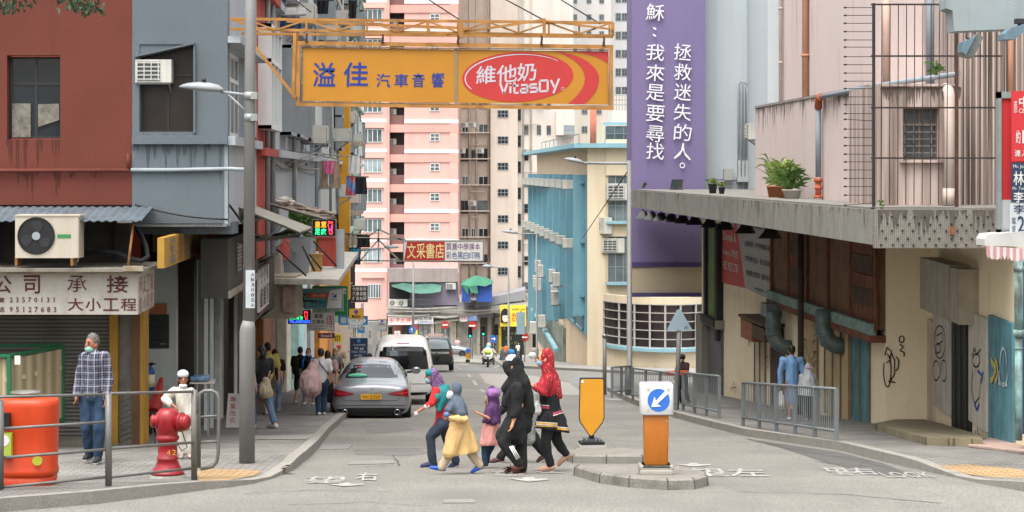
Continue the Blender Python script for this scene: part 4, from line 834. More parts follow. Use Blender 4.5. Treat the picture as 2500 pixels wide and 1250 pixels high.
m.box(T,1798,1845,432,444,-.1,.3);m.box(T,1812,1815,444,475,0,.1);m.box(T,1828,1831,444,475,0,.1);part(rb,'switchgear',m,M('switchgear_grey','#a8acac',.6,.1))
m=MB();m.tube([T(1545,437,.12),T(1560,438,.12),T(1565,441,.12),T(1625,442,.12),T(1770,438,.12),T(1800,442,.12)],.03,6);part(rb,'conduit',m,M('purple_conduit','#77709a',.7,.1))
Yw=PX(1866);m=MB();m.box(TP,Yw-.9,Yw-.05,2.2,2.9,0,.06);part(rb,'louvre',m,M('louvre_grey','#6d6f6e',.6,.2));m=MB();m.box(TP,Yw-.9,Yw-.05,.9,2.15,0,.05);part(rb,'window_panel',m,glass2)
let=M('white_cut_letters','#dedee0',.5,.03);T=TF(64.95)
for i,ch in enumerate('穌：我來是要尋找'):
 ys_=(30,78,127,178,232,284,336,368)
cols=(((1598,44),(('耶',-38),('穌',30),('：',78),('我',128),('來',178),('是',226),('要',277),('尋',327),('找',369))),((1665,42),(('拯',127),('救',176),('迷',225),('失',274),('的',323),('人',370),('。',404))))
for(cx_,w_),chs in cols:
 for ch,cy_ in chs:
  h=40;a,b,c,d=cx_-w_/2,cx_+w_/2,cy_+h/2,cy_-h/2
  if ch=='：':a,b,c,d=cx_-5,cx_+4,cy_+11,cy_-11
  if ch=='。':a,b,c,d=cx_-7,cx_+7,cy_+7,cy_-7
  m=MB()
  for n_ in(.03,.05):m.text(T,ch,a,b,c,d,n_,.0,.08,-.10*abs(c-d)/(b-a+1))
  o=part(rb,'raised_character',m,let)
def drips(par,T,a0,a1,ztop,n,lmin,lmax,w_,mat,nn,seed,cl=None):
 rnd=random.Random(seed);m=MB()
 for i in range(n):
  a=a0+(a1-a0)*rnd.random();L=lmin+(lmax-lmin)*rnd.random()**2.2;w2=w_*rnd.uniform(.4,1.3);zt=ztop(a)if callable(ztop)else ztop;k=rnd.uniform(-.3,.3)*w2
  m.face([T(a-w2,zt,nn+i*.00002),T(a+w2,zt,nn+i*.00002),T(a+w2*.5+k,zt-L*.6,nn+i*.00002),T(a+k*.6,zt-L,nn+i*.00002),T(a-w2*.6+k,zt-L*.5,nn+i*.00002)])
 return part(par,'rain_streaks',m,mat,recalc=False)
ds1=M('pink_wall_streak','#8f817a',.95,.3,6,grain=.3);ds2=M('dark_wall_streak','#6d625a',.95,.35,6,grain=.3)
Yq=QX(1844)
drips(rb,TQ,36.3,Yq,1.5,120,.05,.75,.035,ds1,.003,1);drips(rb,TQ,36.3,Yq,1.5,60,.04,.35,.03,ds2,.006,2)
drips(rb,TP,37,62,9.5,40,1,7,.04,M('faint_pink_streak','#b8a8a2',.95,.2,6,grain=.15),.004,3)
drips(rb,TS(7.0,-1),31.2,64,-.57,90,.05,.45,.05,M('canopy_streak','#6f6b64',.95,.3,6,grain=.3),.003,4);drips(rb,TS(7.0,-1),31.2,64,-.57,40,.1,.5,.03,M('pale_canopy_streak','#a29f97',.95,.2,6,grain=.2),.005,5)
TF33=lambda x,z,n=0:Vector((x,33-n,z));drips(rb,TF33,P(2152,0,33).x,P(2343,0,33).x,1.36,60,.05,.32,.03,ds2,.004,6)
TE=lambda x,z,n=0:Vector((x,30.8-n,z));drips(rb,TE,P(2140,0,30.8).x,P(2430,0,30.8).x,-.568,60,.05,.5,.03,M('mosaic_streak','#57524b',.95,.3,6,grain=.3),.004,7)
Tw1=lambda x,z,n=0:Vector((x,31.5-n,z));wx=lambda x:P(x,0,31.5).x
drips(cb,Tw1,wx(14),wx(150),SZ(340,31.5),14,.1,.8,.025,M('red_wall_streak','#4f2820',.95,.3,6,grain=.2),.003,8);drips(cb,Tw1,wx(-300),wx(320),SZ(421,31.5),40,.05,.45,.03,M('red_wall_streak'),.003,9)
drips(cb,Tw1,wx(326),wx(543),SZ(353,31.5),30,.1,.7,.03,M('grey_wall_streak','#4e565b',.95,.3,6,grain=.2),.024,10);drips(cb,Tw1,wx(338),wx(478),SZ(326,31.5),0+6,.02,.03,.02,M('grey_wall_streak'),.003,11)
def wp(x,y):Y=WX(x);return(Y,SZ(y,Y))
def wbox(m,x0,x1,y0,y1,n0,n1,xr=None):
 xr=xr or x0;Y=WX(xr);m.box(TW,WX(x0),WX(x1),SZ(y0,Y),SZ(y1,Y),n0,n1);return m
def wbase(x,e=0):return gz(WX(x),pe)+e
rustw=Mwave('rusty_corrugated_sheet','#54402f','#8f6646',9.0,'Y',.8,.5,'#241c18',0,.5)
orr=M('orange_rust','#6d432e',.85,.35,5,.3,40,streak=.5,scol='#3a251b');drs=M('dark_rust','#4a372b',.85,.4,4,.3,40);tealp=M('peeling_teal_paint','#7d9690',.8,.3,6,streak=.5,scol='#5c4634',sscale=(5,5,5))
bay=thing('rusty_bay','long rust-brown sheet metal bay window under the canopy','bay window',TW(45,-3.3));Yl,Yr=WX(1902),39.6
m=MB();m.box(TW,Yr,Yl,-3.05,-1.1,0,.16);part(bay,'sheeting',m,rustw)
m=MB()
for i in range(6):a=Yr+(Yl-Yr)*i/5;m.box(TW,a-.08,a+.08,-3.1,-1.1,.17,.22)
m.box(TW,Yr-.06,Yl+.06,-3.30,-3.16,0,.31);part(bay,'frame',m,orr)
m=MB();m.box(TW,Yr,Yl,-3.16,-2.94,.17,.3);part(bay,'sill',m,tealp)
for i,(a,b,zz)in enumerate(((1,2,-1.35),(1,2,-2.05),(1,2,-2.7),(3.05,5,-1.35),(3.05,5,-2.15),(3.05,5,-2.75))):
 m=MB();w_=(Yl-Yr)/5;m.box(TW,Yr+w_*(4-a+.1 if a==1 else.1),Yr+w_*(4-a+.9 if a==1 else.9),zz-.28,zz+.12,.17,.20);part(bay,'rust_panel',m,orr)
for i,(a,zz)in enumerate(((3,-1.75),(3,-2.4),(0,-1.8),(0,-2.45))):
 m=MB();w_=(Yl-Yr)/5;m.box(TW,Yr+w_*(a+.08),Yr+w_*(a+.92),zz-.18,zz+.16,.172,.21);part(bay,'dark_panel',m,drs)
gp=thing('hoarding','tall green ribbed panel in a dark frame at the far end of the wall','panel',TW(WX(1745),-4.5))
m=MB();wbox(m,1737,1760,556,768,0,.1,1737);part(gp,'panel',m,M('mossy_green_sheet','#6c8350',.8,.2,2,streak=.5,scol='#3b4a2c'));m=MB();wbox(m,1733,1737,545,780,0,.2,1737);wbox(m,1760,1766,545,830,0,.2,1760);wbox(m,1733,1766,768,784,0,.3,1737);part(gp,'frame',m,M('dark_frame','#24262a',.7,.2))
rs=thing('roller_shutter','grey ribbed roller shutter below the green panel','shutter',TW(WX(1755),wbase(1755)));m=MB();m.box(TW,WX(1767),WX(1733),wbase(1750,-.1),-4.55,0,.08);part(rs,'curtain',m,Mwave('ribbed_shutter','#45454a','#77777a',5,'Z',.6,.3,'#332f2b',.2));m=MB();m.box(TW,WX(1737),WX(1722),wbase(1740,-.2),-4.4,-.2,.3);m.box(TW,WX(1769),WX(1733),-4.6,-4.35,0,.25);part(rs,'frame',m,M('grey_pier_paint'))
ps=thing('poster','large red and pale grey letting poster on the beige wall under the canopy','poster',TW(WX(1830),-3.3))
za,zb=-1.25,-3.25;Ya,Yc,Yd,Yb=WX(1764),WX(1800),WX(1823),WX(1896)
m=MB();m.prism(lambda a,b,n:TW(a,b,n),[(Ya,za),(Yc,za),(Yd,zb+.08),(Ya,zb)],.01,.04);part(ps,'red_panel',m,M('poster_red','#b8322f',.55,.06))
m=MB();m.prism(lambda a,b,n:TW(a,b,n),[(Yc,za),(Yb,za),(Yb,zb),(Yd,zb+.08)],.01,.04);part(ps,'grey_panel',m,M('poster_grey','#a5a5a3',.6,.08))
for s_,x0,x1,z0,z1,mt in(('出租',1768,1796,-1.62,-1.38,pw),('Donak 6',1769,1800,-1.98,-1.72,pw),('Henkey Li 李先生',1768,1806,-2.45,-2.2,pw),('+852 9025 2730',1768,1806,-2.82,-2.58,pw),('招租物業請致電代理人',1815,1885,-1.5,-1.32,pblk),('· 全新裝修 · 可作商舖用途',1818,1884,-2.02,-1.86,pblk),('· 成熟商住區 · 租金面議',1820,1886,-2.42,-2.26,pblk),('· 免佣歡迎查詢 · 隨時看樓',1822,1888,-2.8,-2.64,pblk),('牌照號碼 C-032510',1846,1890,-3.12,-3.05,pblk)):
 m=MB();m.text(TW,s_,WX(x0),WX(x1),z0,z1,.045,.008);part(ps,'lettering',m,mt)
dcream=M('cream_door_paint','#bdb09a',.7,.12,2,streak=.45,scol='#6b5c48');dteal=M('worn_teal_door','#4f7f8a',.75,.25,2.5,streak=.75,scol='#4a3b30',sscale=(3,3,.5));dshut=Mwave('dark_ribbed_shutter','#2b2826','#57524c',6,'Z',.7,.3,'#1f1b18',.1)
def wdoor(nm,x0,x1,y0,mat,n=.03,leaves=2,base=None):
 m=MB();Y0,Y1=WX(x0),WX(x1);zt=SZ(y0,Y0);zb=wbase((x0+x1)/2,-.05)if base is None else base
 m.box(TW,Y0,Y1,zb,zt,-.1,n);d=part(rb,nm,m,mat)
 m=MB()
 for i in range(leaves+1):a=Y0+(Y1-Y0)*i/leaves;m.box(TW,a-.025,a+.025,zb,zt+.03,n,n+.03)
 m.box(TW,Y1-.02,Y0+.02,zt,zt+.05,n,n+.035);part(d,'frame',m,M('door_edge','#6f6350',.8,.2,4));return d
wdoor('door',1846,1872,806,dcream);wdoor('shutter',1886,1917,822,dshut,leaves=1);wdoor('door',1960,2000,752,M('beige_door_paint','#b5a17a',.75,.1,2,streak=.4,scol='#5f4f38'),leaves=1);wdoor('door',2018,2078,790,M('beige_door_paint'),leaves=3);wdoor('door',2084,2126,806,dteal)
ob=thing('chipboard_hood','rust-stained chipboard hood over the dark ribbed shutter','hood',TW(WX(1880),-3.9));m=MB();wbox(m,1855,1884,772,822,0,.5,1855);part(ob,'front',m,M('chipboard','#84573a',.85,.4,14,.3,50));m=MB();wbox(m,1884,1915,790,822,.02,.5,1884);wbox(m,1853,1917,766,772,0,.55,1853);part(ob,'side',m,M('dark_chipboard','#4a3a2c',.85,.4,12))
ductm=M('grey_green_duct','#5c6a68',.5,.2,4,metal=.3,streak=.4,scol='#3f3a35')
for i,(x0,x1,y0,y1,yc)in enumerate(((1912,1948,745,848,748),(2038,2080,738,845,742))):
 Y=WX((x0+x1)/2);w_=(WX(x0)-WX(x1))/2;zt,zb=SZ(y0,Y),SZ(y1,Y);m=MB()
 c=[0,TW(Y,zt-.15,.41),TW(Y,zt-.5,.42),TW(Y,zb+.35,.42),TW(Y-.05,zb+.12,.34),TW(Y-.1,zb+.02,.18),TW(Y-.1,zb,0)]
 m.tube(c[1:],.185,12)
 if not i:m.box(TW,Y,Y+.8,zt-.3,zt+.02,.2,.58)
 for zz in(zt-.7,zb+.5):m.tube([TW(Y,zz-.02,.42),TW(Y,zz+.02,.42)],.205,12)
 solo('vent_duct',m,ductm,('grey-green vent duct bending into the wall above the man in blue','grey-green vent duct bending down under the rusty bay, left of the teal doors')[i],'duct')
m=MB();Y=WX(2004);m.tube([TW(Y,-1.1,.45),TW(Y,wbase(2004),.45)],.07,10);m.tube([TW(Y,-4.6,.45),TW(Y,-4.2,.45)],.11,10);m.tube([TW(Y,wbase(2004),.45),TW(Y,wbase(2004)+.5,.45)],.1,10);solo('drain_pipe',m,M('dark_iron_pipe','#3a302a',.8,.3,5,streak=.5,scol='#5c4434'),'dark rusty drain pipe running down past the bay to the pavement','pipe')
def ra_(x):q_=(x-1250)/5000;return(q_*ra.y-ra.x)/(rd.x-q_*rd.y)
def rY(x):return ra.y+rd.y*ra_(x)
def rbox(m,x0,x1,y0,y1,n0,n1):m.box(TR,ra_(x0),ra_(x1),SZ(y0,rY(x0)),SZ(y1,rY(x1))if y1<1200 else y1,n0,n1);return m
for nm,x0,x1,y0,y1,mat,n in(('door',2224,2250,760,1008,dcream,.04),('door',2252,2284,770,1022,dcream,.05),('wall_panel',2288,2326,738,1000,M('grey_white_panel','#b8b2a7',.8,.15,2,streak=.3,scol='#6b6459'),.08),('doorway',2327,2374,752,1062,M('black_doorway','#1d1b1a',.6,.3,3),.03),('wall_panel',2376,2418,762,1040,M('grey_white_panel'),.08),('door',2422,2480,768,1100,dteal,.06)):
 m=MB();a0,a1=ra_(x0),ra_(x1);zt=SZ(y0,rY(x0));zb=SZ(y1,rY(x0*.5+x1*.5));m.box(TR,a0,a1,zb,zt,-.1,n);part(rb,nm,m,mat)
m=MB();a0,a1=ra_(2330),ra_(2372)
for k in range(3):a=a0+(a1-a0)*(k+.5)/3;m.box(TR,a-.02,a+.02,SZ(1055,rY(2350)),SZ(760,rY(2350)),.035,.06)
part(rb,'door_bars',m,M('dark_bars','#3a3735',.5,.2))
m=MB();m.box(TR,ra_(2292),ra_(2366),SZ(752,rY(2292)),SZ(628,rY(2292)),0,.35);m.box(TR,ra_(2366),ra_(2390),SZ(752,rY(2292)),SZ(632,rY(2292)),0,.33);solo('metal_cabinet',m,M('grey_sheet_cabinet','#a09888',.7,.15,3,streak=.3,scol='#4b463d'),'grey sheet-metal cabinet fixed above the black doorway','cabinet')
m=MB();pts=[(2136,1033),(2222,1016),(2300,1034),(2388,1060),(2400,1072),(2330,1070),(2262,1068),(2200,1053)]
m.face([G(x,y,lambda Y:pe(Y)+.12)for x,y in pts]);top=[G(x,y,lambda Y:pe(Y)+.12)for x,y in pts]
for a,b in zip(top,top[1:]+top[:1]):m.quad(a,b,b-Vector((0,0,.35)),a-Vector((0,0,.35)))
struct('tiled_platform',m,Mbrick('platform_tile','#857a60','#787058','#5a5240',.3,.3,.015,off=0))
gm=M('black_spray_paint','#23211f',.7,.1);gb=M('blue_spray_paint','#33509a',.7,.15);gr=M('red_spray_paint','#8a3a30',.8,.2);gy=M('yellow_spray_paint','#b5a55a',.8,.2);gwh=M('white_spray_paint','#9fb2b8',.8,.2)
def loop(cx_,cy_,rx,ry,a0=0,a1=360,k=18):return[(cx_+rx*math.cos(R(a0+(a1-a0)*i/k)),cy_+ry*math.sin(R(a0+(a1-a0)*i/k)))for i in range(k+1)]
def graffiti(strokes,mat,recess=False,n=.05,w_=.028):
 m=MB()
 for st in strokes:
  if recess:m.rib(TR,[(ra_(x),SZ(y,rY(x)))for x,y in st],w_,n)
  else:m.rib(TW,[wp(x,y)for x,y in st],w_,n)
 return part(rb,'graffiti',m,mat,recalc=False)
graffiti([[(1957,840),(1958,880),(1962,830),(1972,828),(1968,850),(1960,858)],[(1970,890),(1972,838),(1982,885),(1984,832)],[(1996,830),(1988,838),(1990,860),(1998,858),(1986,880),(1990,895),(1998,880)]],gm)
graffiti([[(1833,810),(1836,828),(1831,845)],[(1834,815),(1831,838)]],gm,w_=.06)
graffiti([[(1877,850),(1880,872),(1874,870),(1881,890),(1875,905)],[(1883,855),(1884,885)]],gr)
graffiti([[(1790,955),(1796,930),(1800,962)],[(1788,948),(1802,945)]],gr)
graffiti([loop(2168,905,10,38,-100,200),[(2160,873),(2166,852),(2176,862),(2172,880)],loop(2182,895,6,25,-120,140),[(2158,950),(2176,965),(2178,935)],loop(2200,830,6,9),[(2196,842),(2206,850),(2198,862),(2206,866)]],gm)if False else None
Tg=lambda pts:[(7.23,x,y)for x,y in pts]
m=MB()
TC=TF(39.46)
for st in(loop(2166,905,9,40,-100,210),[(2160,868),(2165,848),(2176,858),(2172,880),(2164,886)],[(2176,862),(2184,880),(2183,915),(2174,928)],[(2188,870),(2194,880),(2192,900),(2186,905)],loop(2201,828,6,8),[(2196,840),(2205,846),(2197,856),(2207,860),(2207,870)],[(2168,930),(2186,934)]):m.rib(TC,st,3.0,.012)
part(rb,'graffiti',m,gm,recalc=False)
graffiti([loop(2306,835,14,40),loop(2302,850,6,12),[(2298,820),(2312,812),(2314,832),(2300,842)],loop(2297,905,8,24,30,330),loop(2316,905,7,26,-200,120),[(2306,875),(2306,925)]],gm,True,.09)
graffiti([loop(2396,880,9,16),[(2385,870),(2392,850),(2398,866),(2408,852)],[(2388,905),(2384,950),(2392,985),(2404,970),(2408,920)]],gm,True,.09);graffiti([[(2400,905),(2412,918),(2408,935)],[(2392,985),(2398,1002),(2404,985)],[(2412,915),(2414,908)]],gb,True,.092,.05)
graffiti([[(2432,880),(2444,900),(2436,925),(2430,930)],loop(2440,905,8,26,-80,80)],gy,True,.08,.09);graffiti([loop(2462,890,8,40,-180,0),loop(2462,915,10,26,0,180),[(2452,905),(2450,935),(2472,940)]],gwh,True,.08,.05)
graffiti([[(2394,1050),(2396,1078)],[(2400,1045),(2398,1080),(2404,1060),(2406,1085)]],M('dark_red_spray','#4a2f33',.8,.2),True,.09,.07)
Z0=-.535
pot=M('terracotta','#9c5d3c',.8,.15,8)
pot_plant('potted_plant','large leafy plant in terracotta pots on the canopy in front of the low pink wall',(7.75-.05*42.5,42.5,Z0),.24,.16,pot,150,.42,.62,leaf2,.07,21)
pot_plant('potted_plant','spindly grass-leaved plant left of the large leafy one on the canopy',(7.75-.05*43.6,43.6,Z0),.24,.15,pot,46,.5,.8,leafm,.03,22)
pot_plant('potted_plant','dense low plant in a white trough right of the large leafy one',(7.75-.05*41.5,41.5,Z0),.18,.2,M('white_trough','#b5b3aa',.7,.1),130,.36,.5,leafm,.06,23)
for i,(x,Y,h_,r)in enumerate(((1740,51.4,.25,.12),(1762,50.2,.17,.085))):
 pot_plant('potted_plant',('dark pot with a clipped green plant beside the purple wall','smaller of the two dark pots beside the purple wall')[i],(P(x,0,Y).x,Y,Z0),h_,r,M('dark_pot','#35383a',.6,.1),60,.12,.14,leaf2,.05,30+i)
pot_plant('seedling','self-sown green weed sprouting from the pipe on the stained wall',P(2283,185,33.7),.02,.01,pot,26,.2,.25,leafm,.08,40)
pot_plant('seedling','tiny weed growing at the left end of the canopy below the purple wall',P(1573,462,64),.02,.01,pot,20,.15,.25,leafm,.06,41)
pot_plant('seedling','small weed at the foot of the spiked fence on the canopy edge',P(2152,510,30.9),.02,.01,pot,16,.08,.14,leafm,.03,42)
fl=thing('floodlight','dark green floodlight standing at the foot of the purple wall','floodlight',P(1650,462,63));m=MB();m.prism(lambda a,b,n:P(a,b,63-n),[(1636,459),(1666,459),(1668,438),(1640,438)],0,.3);part(fl,'housing',m,M('dark_green_metal','#2c3833',.4,.15));m=MB();m.bar(P(1634,462,63),P(1668,462,63),.04);m.bar(P(1650,464,63),P(1650,458,63),.05);part(fl,'bracket',m,black)
for i,(x,Y,w_)in enumerate(((1570,61.5,1),(1592,60,1),(1615,58.5,1.1),(1640,57,1.1),(1668,55.5,1.1),(1698,54,1.1),(1735,51.5,1.1),(1772,49.5,1.1),(1822,46.5,1.15),(1882,43,1.2))):
 c=P(x,420+1.12*F/Y,Y);m=MB();Tl=LOC(c,R(-20));m.loft([[Tl(sx*a,sy*a*.8+dy,zz)for sx,sy in((-1,-1),(1,-1),(1,1),(-1,1))]for a,zz,dy in((.08*w_,-.05,0),(.10*w_,-.12,-.03),(.18*w_,-.27,-.10))]);m.bar(c,c-Vector((0,0,.1)),.05)
 solo('spotlight',m,M('black_spotlight','#1e1d1f',.5,.2),'black spotlight hanging under the long concrete canopy','spotlight','spotlights under the canopy')
T=TF(31.05);iron=M('black_iron','#242021',.6,.25,6,streak=.3,scol='#5b3a28')
fc=thing('spiked_fence','tall black iron fence with a row of sideways arrow spikes on the canopy end','fence',P(2250,505,31.05))
m=MB();m.box(T,2129,2136,8,505,0,.04);part(fc,'post',m,iron);m=MB();m.box(T,2331,2339,8,505,0,.04);part(fc,'post',m,M('rusty_iron_post','#3f2a22',.7,.3,5))
for y,x1 in((9,2312),(135,2445),(261,2436),(384,2436),(506,2336)):
 m=MB();m.box(T,2126,x1,y,y+4,-.005,.03);part(fc,'rail',m,iron)
bars=MB()
for i in range(16):
 x=2153+i*20;m=MB();m.bar(T(x,12 if x<2312 else 78,.012),T(x-2,500,.012),.012);part(fc,'bar',m,iron)
for i in range(25):
 y=17+i*20+random.uniform(-2,2);m=MB();k=(4 if i==14 else-6 if i==24 else 0);m.bar(T(2066,y-k,.012),T(2130,y,.012),.010);m.prism(T,[(2058,y-k),(2063,y-2.6-k),(2070,y-k),(2063,y+2.6-k)],.005,.02);part(fc,'spike',m,iron)
bm=thing('concrete_beam','pale concrete beam crossing the top right corner, above two floodlights','beam',P(2420,75,25));m=MB();T=TF(25)
m.prism(lambda a,b,n:T(a,b,n),[(2318,-60),(2760,-60),(2760,62),(2500,70),(2330,76),(2326,26),(2310,20),(2310,0)],-.4,0);part(bm,'beam',m,M('pale_blue_grey_concrete','#8d9698',.9,.15,2,.2,40,grain=.1,streak=.3,scol='#62696b'))
fl=thing('floodlight','tilted glass-fronted floodlight hanging under the pale concrete beam','floodlight',P(2370,140,25));T=TF(24.7)
m=MB();m.prism(lambda a,b,n:T(a,b,n),[(2380,84),(2396,92),(2371,142),(2350,138),(2345,132)],-.15,.12);part(fl,'housing',m,M('dark_glass_lamp','#5b5f5c',.3,.3,6));m=MB();m.prism(lambda a,b,n:T(a,b,n),[(2344,104),(2362,98),(2376,90),(2352,136),(2343,128)],-.12,.14);part(fl,'back',m,M('blue_grey_lamp','#5f7480',.5,.2));m=MB();m.tube([T(2360,76,0),T(2359,92,0),T(2368,96,0),T(2384,92,0),T(2380,76,0)],.014,6);part(fl,'bracket',m,iron)
fl=thing('floodlight','blue-grey hooded floodlight at the right edge of the photo under the beam','floodlight',P(2475,100,25));m=MB();m.prism(lambda a,b,n:T(a,b,n),[(2444,98),(2446,84),(2462,70),(2520,52),(2520,68),(2488,84),(2470,98)],-.2,.15);part(fl,'housing',m,M('blue_grey_lamp'));m=MB();m.box(T,2478,2505,46,58,-.05,.05);m.bar(T(2488,70,0),T(2490,50,0),.04);part(fl,'bracket',m,iron)
lb=thing('letting_board','red and white letting board in a grey frame at the right edge','sign',P(2470,575,27.2));T=TF(27.2)
m=MB();m.box(T,2436,2444,224,578,-.12,.03);m.box(T,2436,2520,224,240,-.12,.03);m.box(T,2436,2520,560,578,-.12,.03);part(lb,'frame',m,M('grey_board_frame','#7f8684',.6,.12,4));m=MB();m.box(T,2444,2520,240,488,-.1,0);part(lb,'red_panel',m,M('board_red','#bb2f33',.5,.06));m=MB();m.box(T,2444,2520,488,560,-.1,0);part(lb,'white_panel',m,M('board_white','#b9bdbf',.6,.06))
sign('poster','red agency poster with white characters in front of the framed letting board',27.0,(2470,2580,222,394),M('board_red'),[('中',2486,2512,236,262,pw),('原',2474,2484,248,276,pw,.0),('CENTALINE',2487,2555,265,276,pw,.0),('約1,280呎',2479,2570,318,350,pw),('連入則閣樓',2476,2560,366,382,pw)],dep=.03)
sign('poster','navy poster with agents\' surnames in large white characters, lowest on the letting board',26.98,(2470,2580,397,494),pnavy,[('Ms. Joan Lam',2473,2530,402,412,pw,.0),('林小姐',2472,2560,418,452,pw),('Mr. Tommy Lee',2472,2530,456,466,pw,.0),('李先生',2472,2560,468,494,pw)],dep=.03)
sign('poster','navy and white poster strip with large figures at the right edge',26.97,(2466,2580,497,574),M('poster_pale','#b5babd',.6,.05),[('李先生',2472,2570,499,522,pnavy),('電查',2470,2480,530,568,pnavy,.0,'v'),('2998',2484,2560,527,568,pnavy)],dep=.03)
awn=thing('striped_awning','short white awning with a scalloped red-striped valance under the letting board','awning',P(2460,635,27));T=TF(26.9)
m=MB();m.prism(lambda a,b,n:T(a,b,n),[(2404,584),(2412,572),(2560,560),(2560,604),(2404,600)],-.5,0);part(awn,'cover',m,M('soiled_awning_white','#b8b6b2',.7,.1,4));m=MB()
for i in range(18):
 m.cur=i%2;x=2408+i*8;yy=600+(x-2408)*.08;m.prism(lambda a,b,n:T(a,b,n),[(x,yy),(x+8,yy+.6),(x+8,yy+26+6*math.sin(i)),(x+4,yy+32),(x,yy+26+6*math.sin(i-1))],-.01,.012+.01*(i%2))
part(awn,'valance',m,[M('faded_red_stripe','#b98a88',.7,.1),M('valance_white','#c2bcba',.7,.08)])
m=MB();D=28.6;c=lambda y:P(2487,y,D);m.tube([c(630),c(810)],.062,14);m.tube([c(816),c(1075)],.052,14);m.tube([c(805),c(822)],.08,14);m.tube([c(650),c(662)],.075,14);m.tube([c(848),c(852)],.062,14);solo('iron_column',m,M('peeling_column','#7fa09c',.75,.45,5,.4,30,streak=.85,scol='#4a3a30',sscale=(4,4,1.2),lvl=.42),'slim iron column with peeling teal paint at the right edge','column')
m=MB();m.box(TF(29.2),2496,2640,640,1060,-.4,0);nb_=solo('noticeboard_wall',m,pnavy,'dark blue postered wall behind the peeling teal column at the right edge','wall')
m=MB();a=[G(2362,1091,pp),G(2500,1052,pp),G(2620,1030,pp),G(2620,1130,pp),G(2500,1107,pp)];m.add([p+Vector((0,0,.03+.05*(i in(1,2))))for i,p in enumerate(a)]+[p for p in a],[(0,1,2,3,4)]+[(i,(i+1)%5,5+(i+1)%5,5+i)for i in range(5)]);solo('plywood_sheet',m,M('pinkish_plywood','#a58f85',.8,.12,3,streak=.4,scol='#7a5f50',sscale=(2,2,2)),'pinkish plywood sheet laid as a ramp on the right pavement','board')
# ================================================================ OVERHEAD YELLOW BILLBOARD
D=31.45;Tb=lambda x,y,n=0:P(x,y+(x-722)*.0125,D-n)
oram=M('rusty_orange_steel','#9a6c34',.7,.25,3,.2,40,streak=.6,scol='#5a3820',sscale=(2,2,2),lvl=.52)
bb=thing('billboard','long yellow billboard hung over the street, blue characters on its left half and a red oval on its right','billboard',Tb(1110,258))
bb['label']='long yellow overhead billboard with blue characters at left and a red oval at right'
m=MB();m.box(Tb,739,1112,116,246,-.10,0);part(bb,'left_panel',m,pgold);m=MB();m.box(Tb,1115,1485,116,246,-.10,.0);part(bb,'right_panel',m,pgold)
m=MB();m.box(Tb,1110,1117,114,248,-.09,.012);part(bb,'divider',m,M('grey_brown_strip','#7d7058',.7,.15,6))
m=MB()
for a,b,c,d in((722,1497,100,110),(722,1497,250,259),(722,732,110,250),(1488,1497,110,250)):m.box(Tb,a,b,c,d,-.12,.03)
part(bb,'frame',m,oram)
m=MB()
for y in(112,114,248.5):m.tube([Tb(734,y,.03),Tb(1000,y+.8,.03),Tb(1300,y-.6,.03),Tb(1487,y,.03)],.006,5)
m.tube([Tb(735,112,.03),Tb(734,248,.03)],.008,5);m.tube([Tb(1486.5,112,.03),Tb(1486.5,248,.03)],.008,5)
part(bb,'neon_tubing',m,M('old_tubing','#6d5a44',.6,.3,8))
blu_=M('billboard_blue','#15317c',.55,.06)
def sy(x):return(x-722)*.0
for s_,a,b,c,d in(('溢',763,818,211,151),('佳',838,898,210,150),('汽',918,952,211,177),('車',962,996,209,177),('音',1006,1036,209,175),('響',1053,1084,209,173)):
 m=MB();m.text(Tb,s_,a,b,c,d,.006,.012,.03,0);part(bb,'lettering',m,blu_)
redm=M('billboard_red','#a82e2c',.5,.06);silv=M('billboard_silver','#b2abb2',.5,.05)
Tr=lambda x,y,n=0:Tb(1264+(x-1264)*.999+(y-181)*-.05,y+(x-1264)*-.035,n)
m=MB();m.disc(Tr,1264,181,136,61,.0,.005,48);part(bb,'red_oval',m,redm)
m=MB();o_=[(1264+130*math.cos(R(a)),181+56*math.sin(R(a)))for a in range(150,320,6)]
vs=[]
for i,(x,y)in enumerate(o_):k=1-abs(i/(len(o_)-1)*2-.8)*.55;k=max(.08,k);vs.append(((x-1264)*(1-.03*k)+1264,(y-181)*(1-.06*k)+181))
for i in range(len(o_)-1):m.quad(Tr(*o_[i],.008),Tr(*o_[i+1],.008),Tr(*vs[i+1],.008),Tr(*vs[i],.008))
part(bb,'oval_highlight',m,silv,recalc=False)
def qb(p0,p1,p2,k=12):return[((1-t)**2*p0[0]+2*t*(1-t)*p1[0]+t*t*p2[0],(1-t)**2*p0[1]+2*t*(1-t)*p1[1]+t*t*p2[1])for t in[i/k for i in range(k+1)]]
o1=qb((1355,116.5),(1445,128),(1462,175))+qb((1462,175),(1466,215),(1425,245.5))[1:];i1=qb((1355,116.5),(1425,140),(1428,180))+qb((1428,180),(1428,215),(1385,245.5))[1:]
m=MB()
for i in range(len(o1)-1):m.quad(Tb(*o1[i],.006),Tb(*o1[i+1],.006),Tb(*i1[i+1],.006),Tb(*i1[i],.006))
o2=qb((1390,116.5),(1450,122),(1484.5,145));
for i in range(len(o2)-1):m.quad(Tb(*o2[i],.006),Tb(*o2[i+1],.006),Tb(min(1484.5,o2[i+1][0]),116.5,.006),Tb(min(1484.5,o2[i][0]),116.5,.006))
part(bb,'red_swirl',m,redm,recalc=False)
Ts=lambda x,y,n=0:Tb(x,y+(x-1235)*-.075,n)
for s_,a,b,c,d in(('維',1162,1210,195,151),('他',1212,1262,195,152),('奶',1262,1309,195,150)):
 m=MB();m.text(Ts,s_,a,b,c,d,.009,.012,.02);part(bb,'lettering',m,silv)
m=MB();st=[];x0,y0,y1=1221,196,222
def gl(pts,dx):st.append([(x0+dx+a,y0+(y1-y0)*b)for a,b in pts])
